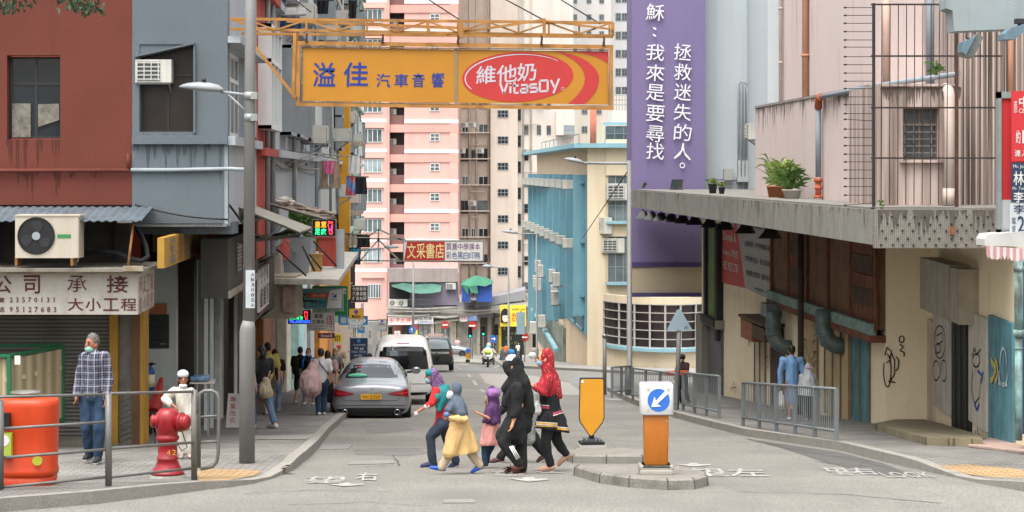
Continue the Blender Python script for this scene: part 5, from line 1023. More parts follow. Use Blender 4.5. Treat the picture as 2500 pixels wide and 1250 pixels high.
gl([(0,0),(9,1),(18,0)],0);gl([(0,.35),(0,1)],25);gl([(0,0),(0,.15)],25);gl([(4,0),(4,1),(14,1)],31);gl([(0,.32),(14,.32)],31)
gl([(0,.3),(15,.3),(15,1),(0,1),(0,.66),(15,.66)],51);gl([(17,.3),(0,.3),(0,.62),(17,.62),(17,1),(0,1)],73);gl([(0,.0),(19,.0),(19,1),(0,1),(0,.0)],97);gl([(0,0),(9,.75)],124);gl([(20,-.1),(6,1.25)],124)
for s_ in st:m.rib(Ts,s_,5.2,.0095)
m.ring(Ts,1374,219,3,4,.009,14);part(bb,'lettering',m,silv,recalc=False)
tr=thing('truss','rusty orange steel truss reaching over the street from the corner building, carrying the billboard','truss',P(640,90,31.5));tr['label']='rusty orange steel truss reaching over the street above the yellow billboard'
ch=lambda a,b,w_=.04:MB().bar(a,b,w_)
Tk=lambda x,y,n=0:P(x,y+(x-560)*.0125,31.45-n)
for nm,a,b in(('chord',Tk(562,46),Tk(1497,44)),('chord',Tk(562,71),Tk(1497,76)),('chord',Tk(590,82,-.6),Tk(1497,78,-.6)),('chord',Tk(700,50,-.6),Tk(1140,62,-.6))):
 part(tr,nm,ch(a,b,.042),oram)
for i in range(13):
 x=600+i*74;part(tr,'upright',ch(Tk(x,46,.01),Tk(x,73,.01),.03),oram)
 if i<12:part(tr,'diagonal',ch(Tk(x+3,71 if i%2 else 47,.02),Tk(x+71,47 if i%2 else 71,.02),.026),oram)
for a,b,w_ in((Tk(565,47),Tk(640,71),.04),(P(597,82,31.4),P(722,238,31.4),.045),(P(720,80,31.42),P(716,240,31.42),.05),(P(727,80,31.6),P(724,240,31.6),.03),(P(1325,50,31.4),P(1497,72,31.4),.03),(P(1090,84,31.5),P(1325,49,31.3),.035),(P(1044,54,31.3),P(1047,84,31.3),.05),(P(1123,48,31.3),P(1127,92,31.3),.075),(P(1328,45,31.3),P(1329,90,31.3),.05)):
 part(tr,'brace',ch(a,b,w_),oram)
part(tr,'end_plate',ch(Tk(1496,44,.01),Tk(1496,76,.01),.05),oram)
for x in(748,934,1118,1322,1474):
 m=MB();y0=80+(x-700)*.012;m.tube([P(x,y0,31.4),P(x+1,y0+8,31.4),P(x,y0+16,31.4),P(x,y0+22,31.4)],.016,6);m.box(TF(31.4),x-3,x+3,y0+14,y0+21,-.02,.02);part(tr,'hanger',m,M('rusty_chain','#3b2a22',.8,.3,8))
for i,(a,b)in enumerate((((1120,47,31.4),(1010,-25,36)),((1322,46,31.4),(1190,-25,36)),((1465,58,31.4),(1330,-25,36)),((760,30,44),(690,-25,44)))):
 m=MB();m.tube([P(*a),P(*b)],.012,5);solo('stay_wire',m,black,'dark stay wire running up from the orange truss','wire','stay wires of the truss')
# ================================================================ STREET FURNITURE ON THE LEFT CORNER
D0=gD(1130,pe);lamp_grey=M('lamp_post_grey','#7b7a78',.6,.12,3,grain=.1,streak=.35,scol='#55524e',metal=.2)
headm=M('lamp_head_grey','#85888a',.5,.08)
def lamp_head(t,a,tip,r=.12,flat=.45):
 a,tip=Vector(a),Vector(tip);d=tip-a;s_=d.cross(Vector((0,0,1))).normalized();up=s_.cross(d).normalized();m=MB();m.sm=True;rings=[]
 for k,w_ in((0,.35),(.05,.5),(.12,.8),(.3,1),(.55,1),(.8,.72),(.93,.4),(1,.08)):
  c=a+d*k;rings.append([c+s_*(r*w_*math.cos(j*math.pi/6))+up*(r*w_*flat*(1.5 if math.sin(j*math.pi/6)>0 else.5)*math.sin(j*math.pi/6))for j in range(12)])
 m.loft(rings);part(t,'lamp_head',m,headm)
 m=MB();c=a+d*.45+up*r*.7;m.tube([c,c+Vector((0,0,r*.35))],r*.22,8);part(t,'sensor',m,black)
lp=thing('lamp_post','tall grey lamp post in the left foreground with a white number plate','lamp post',P(603,1130,D0))
Pd=lambda x,y,n=0:P(x,y,D0-n)
m=MB();m.tube([Pd(603,1134),Pd(604,810),Pd(605,800),Pd(607,783)],[.105,.105,.10,.076],20);m.tube([Pd(607,785),Pd(614,-420)],[.076,.068],20);part(lp,'pole',m,lamp_grey)
m=MB();m.box(TF(D0-.08),600,622,660,752,-.02,.012);part(lp,'plate',m,M('plate_white','#aab0b2',.6,.1,9));m=MB()
for i,ch in enumerate('AB3085A'):m.text(TF(D0-.08),ch,613,621,674+i*12.4,666+i*12.4,.016)
part(lp,'lettering',m,pblk)
m=MB();m.tube([Pd(618,234),Pd(538,224)],.022,10);m.tube([Pd(615,286),Pd(557,230)],.016,8);part(lp,'arm',m,headm)
m=MB()
for y in(234,287):m.tube([Pd(612,y-9),Pd(612,y+9)],.088,18);m.box(TF(D0-.09),612,628,y-8,y+8,-.05,.01)
part(lp,'clamp',m,M('clamp_grey','#8f9290',.5,.1,metal=.3));lamp_head(lp,Pd(545,221),Pd(437,212),.13)
gs=M('railing_steel','#6f6d69',.5,.2,5,metal=.4,grain=.1,streak=.35,scol='#4a4138')
ra1=thing('pedestrian_railing','grey tube railing along the near left kerb, ending in a rounded loop','railing',G(265,1185,pe))
A,Bq,C,E_=[G(x,y,pe)for x,y in((-2,1196),(265,1188),(474,1172),(534,1160))]
hz=lambda p,y:P(CX+p.x/p.y*F,y,p.y)
for p,ys in((A,(978,1194)),(Bq,(962,1186)),(C,(955,1172))):
 m=MB();m.tube([hz(p,ys[0]),hz(p,ys[1])],.037 if p!=A else.05,10);part(ra1,'post',m,gs)
for pts in([(-300,975,A),(0,969,A),(258,963,Bq)],[(0,1047,A),(262,1030,Bq)],[(0,1118,A),(262,1097,Bq)],[(0,1190,A),(262,1164,Bq)],[(268,961,Bq),(472,956,C)],[(268,1095,Bq),(474,1080,C)],[(268,1165,Bq),(474,1143,C)]):
 m=MB();q_=[]
 for x,y,p in pts:q_.append(P(x,y,p.y))
 if len(q_)==2:q_=[q_[0],q_[0].lerp(q_[1],.5),q_[1]]
 m.tube(q_,.016,8);part(ra1,'rail',m,gs)
m=MB();m.tube([P(468,955,C.y),P(478,956,C.y),P(482,966,C.y),P(481,1010,C.y)],.022,8);part(ra1,'rail',m,gs)
De=(C.y+E_.y)/2;m=MB();m.tube([P(486,1142,De),P(486,975,De),P(489,960,De),P(499,954,De),P(517,954,De),P(529,960,De),P(534,975,De),P(533,1105,De),P(529,1128,De),P(518,1139,De),P(490,1145,De)],.022,10);m.tube([P(486,1018,De),P(533,1015,De)],.016,8);m.tube([P(486,1080,De),P(533,1077,De)],.016,8);part(ra1,'end_loop',m,gs)
hr=M('hydrant_red','#8c141c',.38,.18,5,spec=.4,coat=.15,grain=.1,streak=.4,scol='#3a0c10',sscale=(8,8,3));Dh=gD(1168,pe);hb=P(409,1168,Dh);k=Dh/F
hy=thing('fire_hydrant','glossy red fire hydrant numbered 42 on a concrete foot behind the railing','hydrant',hb)
Th=LOC(hb);px_=lambda r,y:(r*k,(1168-y)*k)
m=MB();m.lathe(Th,[px_(46,1176),px_(46,1168),px_(42,1158),px_(30,1152)],24);part(hy,'footing',m,conc)
m=MB();m.lathe(Th,[px_(42,1156),px_(38,1151),px_(29,1135),px_(25,1123),px_(26,1122),px_(26,1116),px_(23,1114),px_(24,1075),px_(28,1073),px_(29,1066),px_(25,1063),px_(25,1058),px_(27,1054),px_(29,1046),px_(31,1034),px_(31,1022),px_(29,1012),px_(24,1004),px_(18,998),px_(6,996.5),px_(.1,996.5)],28);part(hy,'body',m,hr)
for nm,dx,dy_,dn,L,r in(('outlet',1,0,.35,60,21),('outlet',-1,0,.25,42,18)):
 d=Vector((dx,-dn,-.03*dx)).normalized();c=hb+Vector((0,0,px_(0,1028)[1]));f=lambda a:c+d*(a*k);m=MB()
 m.tube([f(12),f(L*.58),f(L*.6),f(L*.66),f(L*.67),f(L*.8),f(L*.84),f(L*.93),f(L),f(L+.5)],[r*k*q_ for q_ in(.95,.9,1.15,1.15,.85,.85,.95,.8,.5,.1)],20);part(hy,nm,m,hr)
m=MB();m.tube([hb+Vector((38*k,-.07,px_(0,1052)[1])),hb+Vector((50*k,-.06,px_(0,1090)[1])),hb+Vector((36*k,-.04,px_(0,1100)[1])),hb+Vector((26*k,-.02,px_(0,1085)[1]))],.007,6);m.tube([hb+Vector((-34*k,-.05,px_(0,1045)[1])),hb+Vector((-30*k,-.05,px_(0,1075)[1])),hb+Vector((-25*k,-.03,px_(0,1090)[1]))],.007,6);part(hy,'chain',m,M('dark_chain','#2c2726',.6,.2))
m=MB();m.text(TF(Dh-.118),'4',407,416,1112,1098,0,.0);m.text(TF(Dh-.11),'2',420,430,1111,1098,0,.0);part(hy,'lettering',m,M('hydrant_number','#c08a2a',.6,.1))
Db=gD(1187,pe);orm=M('orange_plastic','#bc3a0d',.42,.1,2,spec=.4,grain=.08,streak=.35,scol='#6d2a14',sscale=(3,3,.8),lvl=.55);kb=Db/F
bn=thing('litter_bin','big rounded orange litter bin behind the railing at the left edge','bin',P(72,1187,Db+.3))
cB=P(72,1187,Db+.33)
def rsq(w_,d_,z,e=3.2,n=32):return[cB+Vector((w_*math.copysign(abs(math.cos(6.2832*i/n))**(2/e),math.cos(6.2832*i/n)),d_*math.copysign(abs(math.sin(6.2832*i/n))**(2/e),math.sin(6.2832*i/n)),z))for i in range(n)]
zz=lambda y:(1187-y)*kb
m=MB();m.sm=True;m.loft([rsq(a*kb,.29*q_,zz(y))for a,q_,y in((60,.9,1187),(63,.93,1180),(66,.96,1157))]);part(bn,'base',m,orm)
m=MB();m.sm=True;m.loft([rsq(a*kb,.29*q_,zz(y))for a,q_,y in((63,.93,1157),(68,1,1155),(68.5,1.01,1142),(66,.97,1138),(68,1,1050),(70,1.02,985),(69,1.0,976),(64,.93,969),(50,.75,965.5),(10,.2,965))]);part(bn,'body',m,orm)
m=MB();m.box(TF(Db-.02),-10,24,1008,1044,-.05,.03);part(bn,'slot',m,black)
m=MB();m.box(TF(Db+.02),-10,30,1056,1116,-.05,.05);part(bn,'label_panel',m,M('bin_label','#9fae3a',.6,.1));m=MB();m.disc(TF(Db+.02),12,1074,14,14,.05,.054);part(bn,'label_panel',m,pw)
m=MB();m.disc(TF(Db+.025),92,1125,12,11,.0,.025);part(bn,'sticker',m,M('green_sticker','#a0a52e',.6,.2,8))
m=MB();m.lathe(LOC(P(62,962,Db+.33)),[(.13,0),(.16,.03),(.17,.012),(.05,.0)],18);solo('ash_tray',m,M('ash_tray_metal','#77746e',.4,.3,9,metal=.4),'dull metal ash tray on top of the big orange bin','ash tray')
gfr=M('green_frame_paint','#17603e',.6,.15,4);shb=Mwave('beige_corrugated_sheet','#8d7f63','#b3a585',3.6,'X',.7,.25,'#6b5f4a',0,.5)
sfn=thing('sheet_fence','beige ribbed sheet fence in a green frame with round washers, left of the plaid-shirted man','fence',P(75,1080,30.3))
a0,a1,a2=(-120,872,29.6),(28,866,29.6),(153,842,30.9)
def fpt(f,y0):
 return P(28+125*f,y0,29.6+1.3*f)
m=MB();m.box(TF(29.6),-200,22,876,1095,-.02,.0);part(sfn,'sheet',m,shb)
m=MB();m.quad(fpt(0,876),fpt(1,852),fpt(1,1030),fpt(0,1095));m.quad(fpt(0,876)+Vector((0,.02,0)),fpt(1,852)+Vector((0,.02,0)),fpt(1,1030)+Vector((0,.02,0)),fpt(0,1095)+Vector((0,.02,0)));part(sfn,'sheet',m,shb)
for a,b in((P(-200,872,29.55),P(26,868,29.55)),(P(22,866,29.55),P(24,1095,29.55)),(fpt(0,868),fpt(1,845)),(fpt(1,842),fpt(1,1032)),(P(-200,848,31),P(152,842,31)),(fpt(0,1085),fpt(1,1022))):
 part(sfn,'frame',MB().bar(a,b,.055,.05),gfr)
for x,y in((18,927),(58,920),(88,912),(118,905),(147,898),(16,990),(60,985)):
 f=max(0,(x-28)/125);m=MB();c=P(x,y,29.57+1.3*f);m.tube([c,c-Vector((0,.02,0))],.035,14);part(sfn,'washer',m,M('beige_washer','#a8987a',.6,.1))
m=MB();m.box(TF(29.56),36,50,868,890,0,.01);part(sfn,'paper_note',m,pw)
fe=thing('fire_extinguisher','blue fire extinguisher standing against the pale panel','fire extinguisher',TF(34.2)(367,962));Te=TF(34.2)
m=MB();cx_=TF(34.2)(367,962);m.lathe(LOC(cx_),[(.01,0),(.072,0),(.075,.02),(.075,.36),(.06,.42),(.03,.45),(.025,.48)],18);part(fe,'cylinder',m,M('extinguisher_blue','#1c4f8f',.4,.1));m=MB();m.lathe(LOC(cx_),[(.0765,.12),(.0765,.33)],18);part(fe,'label',m,pcream);m=MB();m.box(LOC(cx_),-.03,.05,-.02,.02,.48,.52);m.bar(cx_+Vector((.0,0,.52)),cx_+Vector((.09,0,.5)),.02);m.tube([cx_+Vector((-.03,0,.5)),cx_+Vector((-.09,0,.42)),cx_+Vector((-.08,0,.3))],.012,6);part(fe,'valve',m,black)
cn=thing('traffic_cone','faded red traffic cone leaning against the pale panel behind the hydrant','cone',P(375,1012,33.6));c0,c1=P(374,1010,33.6),P(394,924,34.2)
m=MB();ax=(c1-c0);m.tube([c0,c0+ax*.97,c1],[.15,.035,.03],18);part(cn,'cone',m,M('faded_cone_red','#a8302a',.6,.2,4));m=MB();m.box(LOC(c0,.3,R(-14),0),-.2,.2,-.2,.2,-.04,.0);part(cn,'base',m,M('cone_base','#3a2c2a',.8,.2))
m=MB();Tn=LOC(P(492,932,33.5),.1,R(4));m.box(Tn,-.18,.22,-.2,.2,0,.012);nst=thing('newspaper_stand','small shelf of folded newspapers beside the boy in white','newspapers',P(492,932,33.5));part(nst,'shelf',m,M('pale_board','#b5aca0',.7,.1));m=MB();m.tube([Tn(-.17,-.08,.06),Tn(.12,-.08,.07)],.05,10);m.tube([Tn(-.12,.05,.06),Tn(.14,.05,.06)],.05,10);part(nst,'papers',m,M('blue_grey_papers','#62809c',.7,.5,22));m=MB();m.bar(Tn(.1,.15,0),Vector(Tn(.1,.15,0))-Vector((0,0,.9)),.03);m.bar(Tn(-.1,.15,0),Vector(Tn(-.1,.15,0))-Vector((0,0,.9)),.03);part(nst,'legs',m,steel)
Dk=gD(1044,pe);ls=thing('leaning_sign','white board with red handwritten characters leaning at the shop door behind the lamp post','sign',P(570,1044,Dk));Tk2=lambda x,y,n=0:P(x,y,Dk-n+(1044-y)*.002)
m=MB();m.prism(Tk2,[(557,960),(588,961),(584,1045),(551,1044)],-.03,0);part(ls,'board',m,pw);m=MB()
for i,ch in enumerate('專業改衣'):m.text(Tk2,ch,562-i*.8,577-i*.8,982+i*17,968+i*17,.006,.0)
part(ls,'lettering',m,M('red_marker','#a83a35',.6,.1))
m=MB();m.face([G(x,y,pe)+Vector((0,0,.02+.02*i))for i,(x,y)in enumerate(((684,1145),(700,1141),(716,1146),(700,1149)))]);m.add([p-Vector((0,0,.015))for p in m.v[:4]],[(3,2,1,0)]);solo('paper_scrap',m,pw,'crumpled white paper scrap on the kerb beside the dropped crossing','litter')
mhm=M('cast_iron_cover','#7d7a75',.7,.2,8,.4,40,grain=.2)
for i,pts in enumerate((((785,1086),(862,1084),(850,1095),(780,1097)),((1085,1219),(1156,1218),(1160,1226),(1080,1227)),((858,1125),(960,1122),(962,1131),(850,1134)))):
 m=MB();t_=[G(x,y,.012)for x,y in pts];m.slab(t_,.02);solo('drain_cover',m,mhm,('flat drain cover in the road behind the crossing family, nearest the parked car','small drain cover in the road at the bottom middle of the photo','pale drain cover in the road above the left crossing lettering')[i],'drain cover')
# ================================================================ TRAFFIC ISLAND AND BOLLARDS
isl=M('island_kerb_stone','#7f7b73',.9,.2,3,.5,35,grain=.25,streak=.6,scol='#45413a',sscale=(2,2,2))
def island(name,px,e=.13):
 pts=[G(x,y)for x,y in px];m=MB();k=len(pts);c=sum(pts,Vector())/k;m.sm=False
 up=Vector((0,0,e));inn=[p.lerp(c,.06)+up for p in pts];mid=[p.lerp(c,.015)+up*.8 for p in pts];low=[p-Vector((0,0,.1))for p in pts];inn2=[p.lerp(c,.22)+up for p in pts]
 m.loft([low,mid,inn],caps=False);m.face(inn);o=struct(name,m,isl);j=MB()
 for i in range(0,k,2):j.bar(low[i]+up*.8,mid[i],.014);j.bar(mid[i],inn[i],.016,.01)
 struct(name.replace('island','island_joints'),j,M('crack_tar'));return o
def dens(px,n=4):return[(a[0]+(b[0]-a[0])*i/n,a[1]+(b[1]-a[1])*i/n)for a,b in zip(px,px[1:]+px[:1])for i in range(n)]
island('traffic_island',dens([(1401,1161),(1463,1180),(1535,1190),(1631,1197),(1697,1195),(1729,1186),(1724,1175),(1690,1169),(1560,1163),(1405,1158)],2))
island('rear_traffic_island',dens([(1385,1126),(1397,1131),(1480,1132),(1570,1132),(1605,1128),(1598,1117),(1500,1111),(1402,1112)],2),.12)
m=MB()
for i in range(16):x=1402+i*16;m.face([G(x,1152,.01),G(x+3,1152,.01),G(x+16,1138,.01),G(x+14,1138,.01)])
struct('island_paving_lines',m,M('yellowed_grout','#a59a78',.9,.2,6),recalc=False)
amber=M('amber_reflective','#c0851c',.5,.08,3,grain=.1,streak=.25,scol='#7a5a22',sscale=(4,4,.8),lvl=.55);bamb=M('bollard_amber','#a8621a',.45,.1,3,grain=.1,streak=.35,scol='#5a3a1a',sscale=(4,4,.8),lvl=.53)
Ds=gD(1092,.12);sb_=thing('shield_bollard','amber shield-shaped keep-clear bollard with a black edge on the rear island','bollard',P(1443,1092,Ds));T=TF(Ds-.1)
shp=[(1415,925),(1418,922),(1472,922),(1475,925),(1476,1020),(1472,1032),(1447,1064),(1443,1066),(1439,1064),(1416,1032),(1413,1020)]
m=MB();m.prism(T,shp,-.05,.02);part(sb_,'back_plate',m,M('shield_black','#26272b',.5,.1));m=MB();m.prism(T,[(1444+(x-1444)*.92,993+(y-993)*.955)for x,y in shp],.021,.026);part(sb_,'shield',m,amber)
m=MB();m.box(T,1419,1425,928,934,.027,.03);part(sb_,'sticker',m,pw)
for nm,w_,y0,y1,mt in(('foot',32,1084,1094,M('pale_grey_plate','#9a9994',.7,.1)),('foot',29,1077,1085,black),('foot',21,1070,1078,M('dark_plate','#44464a',.6,.15)),('neck',6,1062,1072,black)):
 m=MB();q_=w_*Ds/F;c=P(1444,y1,Ds);m.box(LOC(c,.12),-q_,q_,-q_*.8,q_*.8,0,(y1-y0)*Ds/F);part(sb_,nm,m,mt)
m=MB()
for x in(1422,1432,1455,1464):m.tube([P(x,1078,Ds-.12),P(x,1071,Ds-.12)],.008,6)
part(sb_,'bolts',m,steel)
Di=gD(1158,.13);T=TF(Di-.16);ib=thing('keep_left_bollard','orange pillar bollard with a white head showing a blue disc and arrow','bollard',P(1600,1158,Di));kk=Di/F
def rbx(cx__,hw,hd,y0,y1,r,mat,nm,taper=1.0):
 c=P(cx__,y1,Di);h=(y1-y0)*kk;m=MB();m.sm=True
 def rg(s_,z):
  o=[]
  for sx,sy,a in((1,1,0),(-1,1,90),(-1,-1,180),(1,-1,270)):
   for i in range(5):t_=R(a+22.5*i);o.append(c+Vector((sx*(hw*s_-r)+r*math.cos(t_),sy*(hd*s_-r)+r*math.sin(t_),z)))
  return o
 m.loft([rg(.95,0),rg(1,.015),rg(1/taper,h-.02),rg(.96/taper,h-.004),rg(.9/taper,h)]);return part(ib,nm,m,mat)
rbx(1601,42*kk,.15,1132,1146,.02,M('pale_rubber_base','#8a867d',.8,.15),'foot');rbx(1601,38*kk,.15,1140-8,1141,.02,black,'foot');rbx(1601,41*kk,.16,1142,1160,.02,M('pale_rubber_base'),'foot')
rbx(1601,29*kk,.11,1008,1134,.03,bamb,'pillar',.96);rbx(1602,40*kk,.16,935,1010,.05,M('bollard_white','#c2c4c4',.4,.04),'head')
m=MB();m.disc(T,1608,977,27,28,-.01,.006,36);part(ib,'blue_disc',m,M('disc_blue','#2a62b4',.5,.05));m=MB();m.prism(T,[(1632,960),(1625,953),(1601,979),(1598,968),(1590,993),(1614,992),(1604,986)],.007,.011)
part(ib,'arrow',m,white)
for x,y in((1583,951),(1632,951),(1583,1001),(1632,1001)):m=MB();m.disc(T,x,y,4,4,0,.006,14);part(ib,'stud',m,M('stud_grey','#a5a49c',.5,.1))
m=MB();m=MB();m.text(TF(Di-.112),'64485',1582,1630,1025,1016,0,.012);part(ib,'lettering',m,pblk);m=MB();m.box(TF(Di-.11),1612,1628,1026,1029,0,.004);part(ib,'sticker',m,pw)
def far_sign(name,label,x,y,r,D,kind,ybase,pole_x=None,cat='road sign',group=None):
 t=thing(name,label,cat,P(x,ybase,D),group);T=TF(D);pm=MB();px__=pole_x or x;pm.tube([P(px__,ybase,D+.05),P(px__,y-r,D+.05)],.04,8);part(t,'pole',pm,steel)
 m=MB();m.disc(T,x,y,r,r*1.05,.0,.04,28);part(t,'disc',m,pred if kind=='no' else M('disc_blue'));m=MB()
 if kind=='no':m.box(T,x-r*.7,x+r*.7,y-r*.16,y+r*.2,.045,.06)
 elif kind=='up':m.prism(T,[(x-r*.12,y+r*.6),(x+r*.12,y+r*.6),(x+r*.12,y-r*.1),(x+r*.5,y-r*.1),(x,y-r*.65),(x-r*.5,y-r*.1),(x-r*.12,y-r*.1)],.045,.06)
 else:m.prism(T,[(x-r*.6,y-r*.12),(x+r*.1,y-r*.12),(x+r*.1,y-r*.5),(x+r*.65,y),(x+r*.1,y+r*.5),(x+r*.1,y+r*.12),(x-r*.6,y+r*.12)],.045,.06)
 part(t,'symbol',m,white);return t
far_sign('no_entry_sign','red no-entry disc nearest the estate agency, leftmost of the three',1087,793,9,180,'no',868)
far_sign('no_entry_sign','largest red no-entry disc, above the refuge traffic signal',1153,795,11,150,'no',880)
far_sign('no_entry_sign','red no-entry disc below the pale sign back, rightmost of the three',1281,823,10,130,'no',895)
far_sign('arrow_sign','small blue disc with an upward arrow on the far grey lamp pole',1007,806,9,190,'up',868)
far_sign('arrow_sign','small blue disc with a sideways arrow left of the yellow shop post',1205,827,9,165,'right',872)
def signal(label,x,y0,y1,D,ybase,lit):
 t=thing('traffic_light',label,'traffic light',P(x,ybase,D));m=MB();m.tube([P(x,ybase,D+.2),P(x,y0,D+.2)],.05,8);part(t,'pole',m,steel);T=TF(D);h=(y1-y0)/3;w_=h*.62
 m=MB();m.box(T,x-w_,x+w_,y0,y1,-.2,.1);part(t,'housing',m,black)
 for i in range(3):
  y=y0+h*(i+.5);m=MB();m.disc(T,x,y,h*.34,h*.34,.1,.12,14);part(t,'lens',m,(M('signal_green','#22e0b0',.5,0,emit=1.0)if i==2 else ledr)if lit==i else dark)
  m=MB();m.prism(T,[(x-h*.4,y-h*.1),(x,y-h*.42),(x+h*.4,y-h*.1),(x+h*.4,y-h*.02),(x,y-h*.34),(x-h*.4,y-h*.02)],.1,.3);part(t,'visor',m,black)
 return t
signal('traffic light with a lit green lens beside the pawn shop sign',953,797,822,150,878,2)
signal('traffic light with a lit green lens on the refuge, below the largest no-entry disc',1148,798,824,148,880,2)
signal('traffic light with a lit green lens left of the dark doorway',1180,794,819,165,872,2)
signal('unlit traffic light at the left edge of the yellow banner',1211,791,818,165,872,5)
Df=125;fb=thing('shield_bollard','far small amber shield bollard with a blue disc on the refuge','bollard',P(1142,884,Df));T=TF(Df);m=MB();m.prism(T,[(1137,861),(1147.5,861),(1148,870),(1146,874),(1142,878),(1138.5,874),(1136.5,870)],0,.1);part(fb,'shield',m,amber);m=MB();m.disc(T,1142,856,5.5,5.5,0,.12,18);part(fb,'blue_disc',m,M('disc_blue'));m=MB();m.box(T,1137,1147,878,884,-.2,.25);part(fb,'foot',m,black)
sbk=thing('road_sign','pale blue-grey back of a tall road sign on a dark green pole','road sign',P(1272,900,120));m=MB();m.box(TF(120),1261,1282,762,816,0,.08);part(sbk,'plate',m,M('sign_back_grey','#8fa5b0',.5,.08));m=MB();m.tube([P(1272,902,120.1),P(1272,760,120.1)],.06,8);part(sbk,'pole',m,M('dark_green_pole','#2a3a33',.6,.15))
Dt=gD(1000,pe);tb_=thing('road_sign','pale grey back of a triangular road sign on a grey pole among the barriers','road sign',P(1655,1000,Dt));m=MB();m.tube([P(1652,1002,Dt),P(1659,757,Dt)],.055,10);part(tb_,'pole',m,lamp_grey);T=TF(Dt-.06);m=MB();m.prism(T,[(1657,755),(1663,758),(1689,803),(1686,807),(1632,807),(1629,803),(1652,758)],-.02,.01);part(tb_,'plate',m,M('sign_back_pale','#8da0aa',.5,.06));m=MB();m.box(T,1670,1680,796,803,.011,.015);part(tb_,'sticker',m,M('sticker_blue_grey','#6d7f8a',.6))
def lamp(label,x,ybase,ytop,D,tipx,tipy,nx,ny,r=.07):
 t=thing('lamp_post',label,'lamp post',P(x,ybase,D));m=MB();m.tube([P(x,ybase+2,D),P(x,ybase-(ybase-ytop)*.12,D),P(x,ybase-(ybase-ytop)*.125,D),P(x-1,ytop,D)],[r*1.6,r*1.6,r,r*.8],12);part(t,'pole',m,lamp_grey)
 m=MB();m.tube([P(x,ny+6,D),P(x-6,ny+1,D),P(nx,ny,D)],.04,8);part(t,'arm',m,headm);lamp_head(t,P(nx+2,ny,D),P(tipx,tipy,D),.03*D/12*.55+.06);return t
lamp('grey lamp post before the cream building, arm reaching left beside the purple wall',1537,965,392,gD(965,pe),1376,388,1422,398,.085)
lamp('grey lamp post at the left corner of the blue-finned wall',1311,890,572,128,1224,565,1262,570)
lamp('thin grey lamp post in front of the far shops, right of the green tent',1242,880,655,150,1177,650,1200,652,.08)
m=MB();m.tube([P(1538,410,66),P(1420,585,112)],.02,5);solo('stay_wire',m,black,'dark wire slanting from the lamp post down to the blue-finned wall','wire')
t=thing('pole','thin grey pole standing between the red bookshop sign and the estate agency','pole',P(1009,868,185));m=MB();m.tube([P(1009,868,185),P(1009,640,185)],.09,8);part(t,'shaft',m,lamp_grey);m=MB();m.box(TF(185),1007,1011,838,868,-.2,.2);part(t,'base',m,steel)
t=thing('pole','short grey post on the near kerb corner beside the barriers','pole',G(1476,962,pe));Dp=gD(962,pe);m=MB();m.tube([P(1476,964,Dp),P(1476,823,Dp)],.06,8);part(t,'shaft',m,lamp_grey);m=MB();m.tube([P(1476,823,Dp),P(1476,816,Dp)],.08,8);part(t,'cap',m,steel)
t=thing('street_lamp','lamp on a bracket arm reaching out from the left tenements beside the red bookshop sign','street lamp',P(870,610,80));m=MB();m.tube([P(868,612,80),P(930,606,80)],.04,8);part(t,'arm',m,headm);lamp_head(t,P(938,605,80),P(976,604,80),.16)
# ================================================================ BARRIERS ON THE RIGHT PAVEMENT
barm=M('barrier_galvanised','#757b7d',.5,.12,4,metal=.45,streak=.3,scol='#5a544c')
def barrier(label,a,b,h,nb,npost,ends=True):
 a,b=G(*a,pe),G(*b,pe);t=thing('barrier',label,'barrier',(a+b)/2,'barriers on the right pavement');up=Vector((0,0,1));f=lambda s_,z:a.lerp(b,s_)+up*z
 for z in(.16,h):m=MB();m.tube([f(0,z),f(.5,z),f(1,z)],.024,8);part(t,'rail',m,barm)
 for i in range(npost):
  s_=i/(npost-1);m=MB();m.bar(f(s_,0),f(s_,h),.07,.03);part(t,'post',m,barm)
 m=MB()
 for i in range(nb):s_=(i+.5)/nb;m.bar(f(s_,.16),f(s_,h),.014,.010)
 part(t,'bars',m,barm)['kind']='stuff' if nb>100 else 'part';return t
barrier('long grey barrier before the man in blue and the white-veiled child',(1814,1040),(2042,1077),.83,50,6)
barrier('short grey barrier right of the triangular sign back',(1668,1003),(1756,1023),.90,24,4)
barrier('grey barrier between the lamp post and the triangular sign back',(1545,978),(1650,1003),.88,26,4)
barrier('grey barrier at the side road corner, leftmost of the four',(1494,970),(1540,966),.86,20,3)
# ================================================================ HANGING SIGNS DOWN THE LEFT ROW
def footprint(mb,T,cx_,cy_,w_,h_):
 o=[(-.28,-.5),(.05,-.52),(.18,-.40),(.20,-.1),(.14,.15),(.20,.38),(.08,.5),(-.14,.48),(-.22,.2),(-.30,-.1),(-.38,-.3),(-.28,-.5)]
 mb.rib(T,[(cx_+a*w_,cy_+b*h_)for a,b in o],w_*.085,.02)
 for i in range(5):mb.disc(T,cx_+(-.34+i*.14)*w_,cy_-(.56+.05*(i<2))*h_,w_*.06,h_*.045,.015,.02,10)
s1=sign('led_sign','lit sign with amber and green characters and a pink foot, below the rubbish-strewn canopy',45.5,(763,819,537,576),pblk,[('皇室',768,798,540,555,ledo),('足療',768,797,558,573,ledg)],edge=M('sign_edge_grey','#6f7272',.5),dep=.2);m=MB();footprint(m,TF(45.5),808,558,18,28);part(s1,'foot_emblem',m,ledr,recalc=False);m=MB();m.rib(TF(45.5),[(808,552),(812,556),(806,560),(809,564)],1.6,.02);part(s1,'emblem_line',m,ledm,recalc=False)
s2=sign('led_sign','lit sign with amber, green and blue rows and a red foot',50,(704,758,758,790),pblk,[('皇室',708,736,760,771,ledo),('美容足浴',706,740,772,780,ledg),('TEL:65892022',706,757,781.5,788.5,ledb)],edge=frame_grey,dep=.2);m=MB();footprint(m,TF(50),748,771,13,17);part(s2,'foot_emblem',m,ledr,recalc=False)
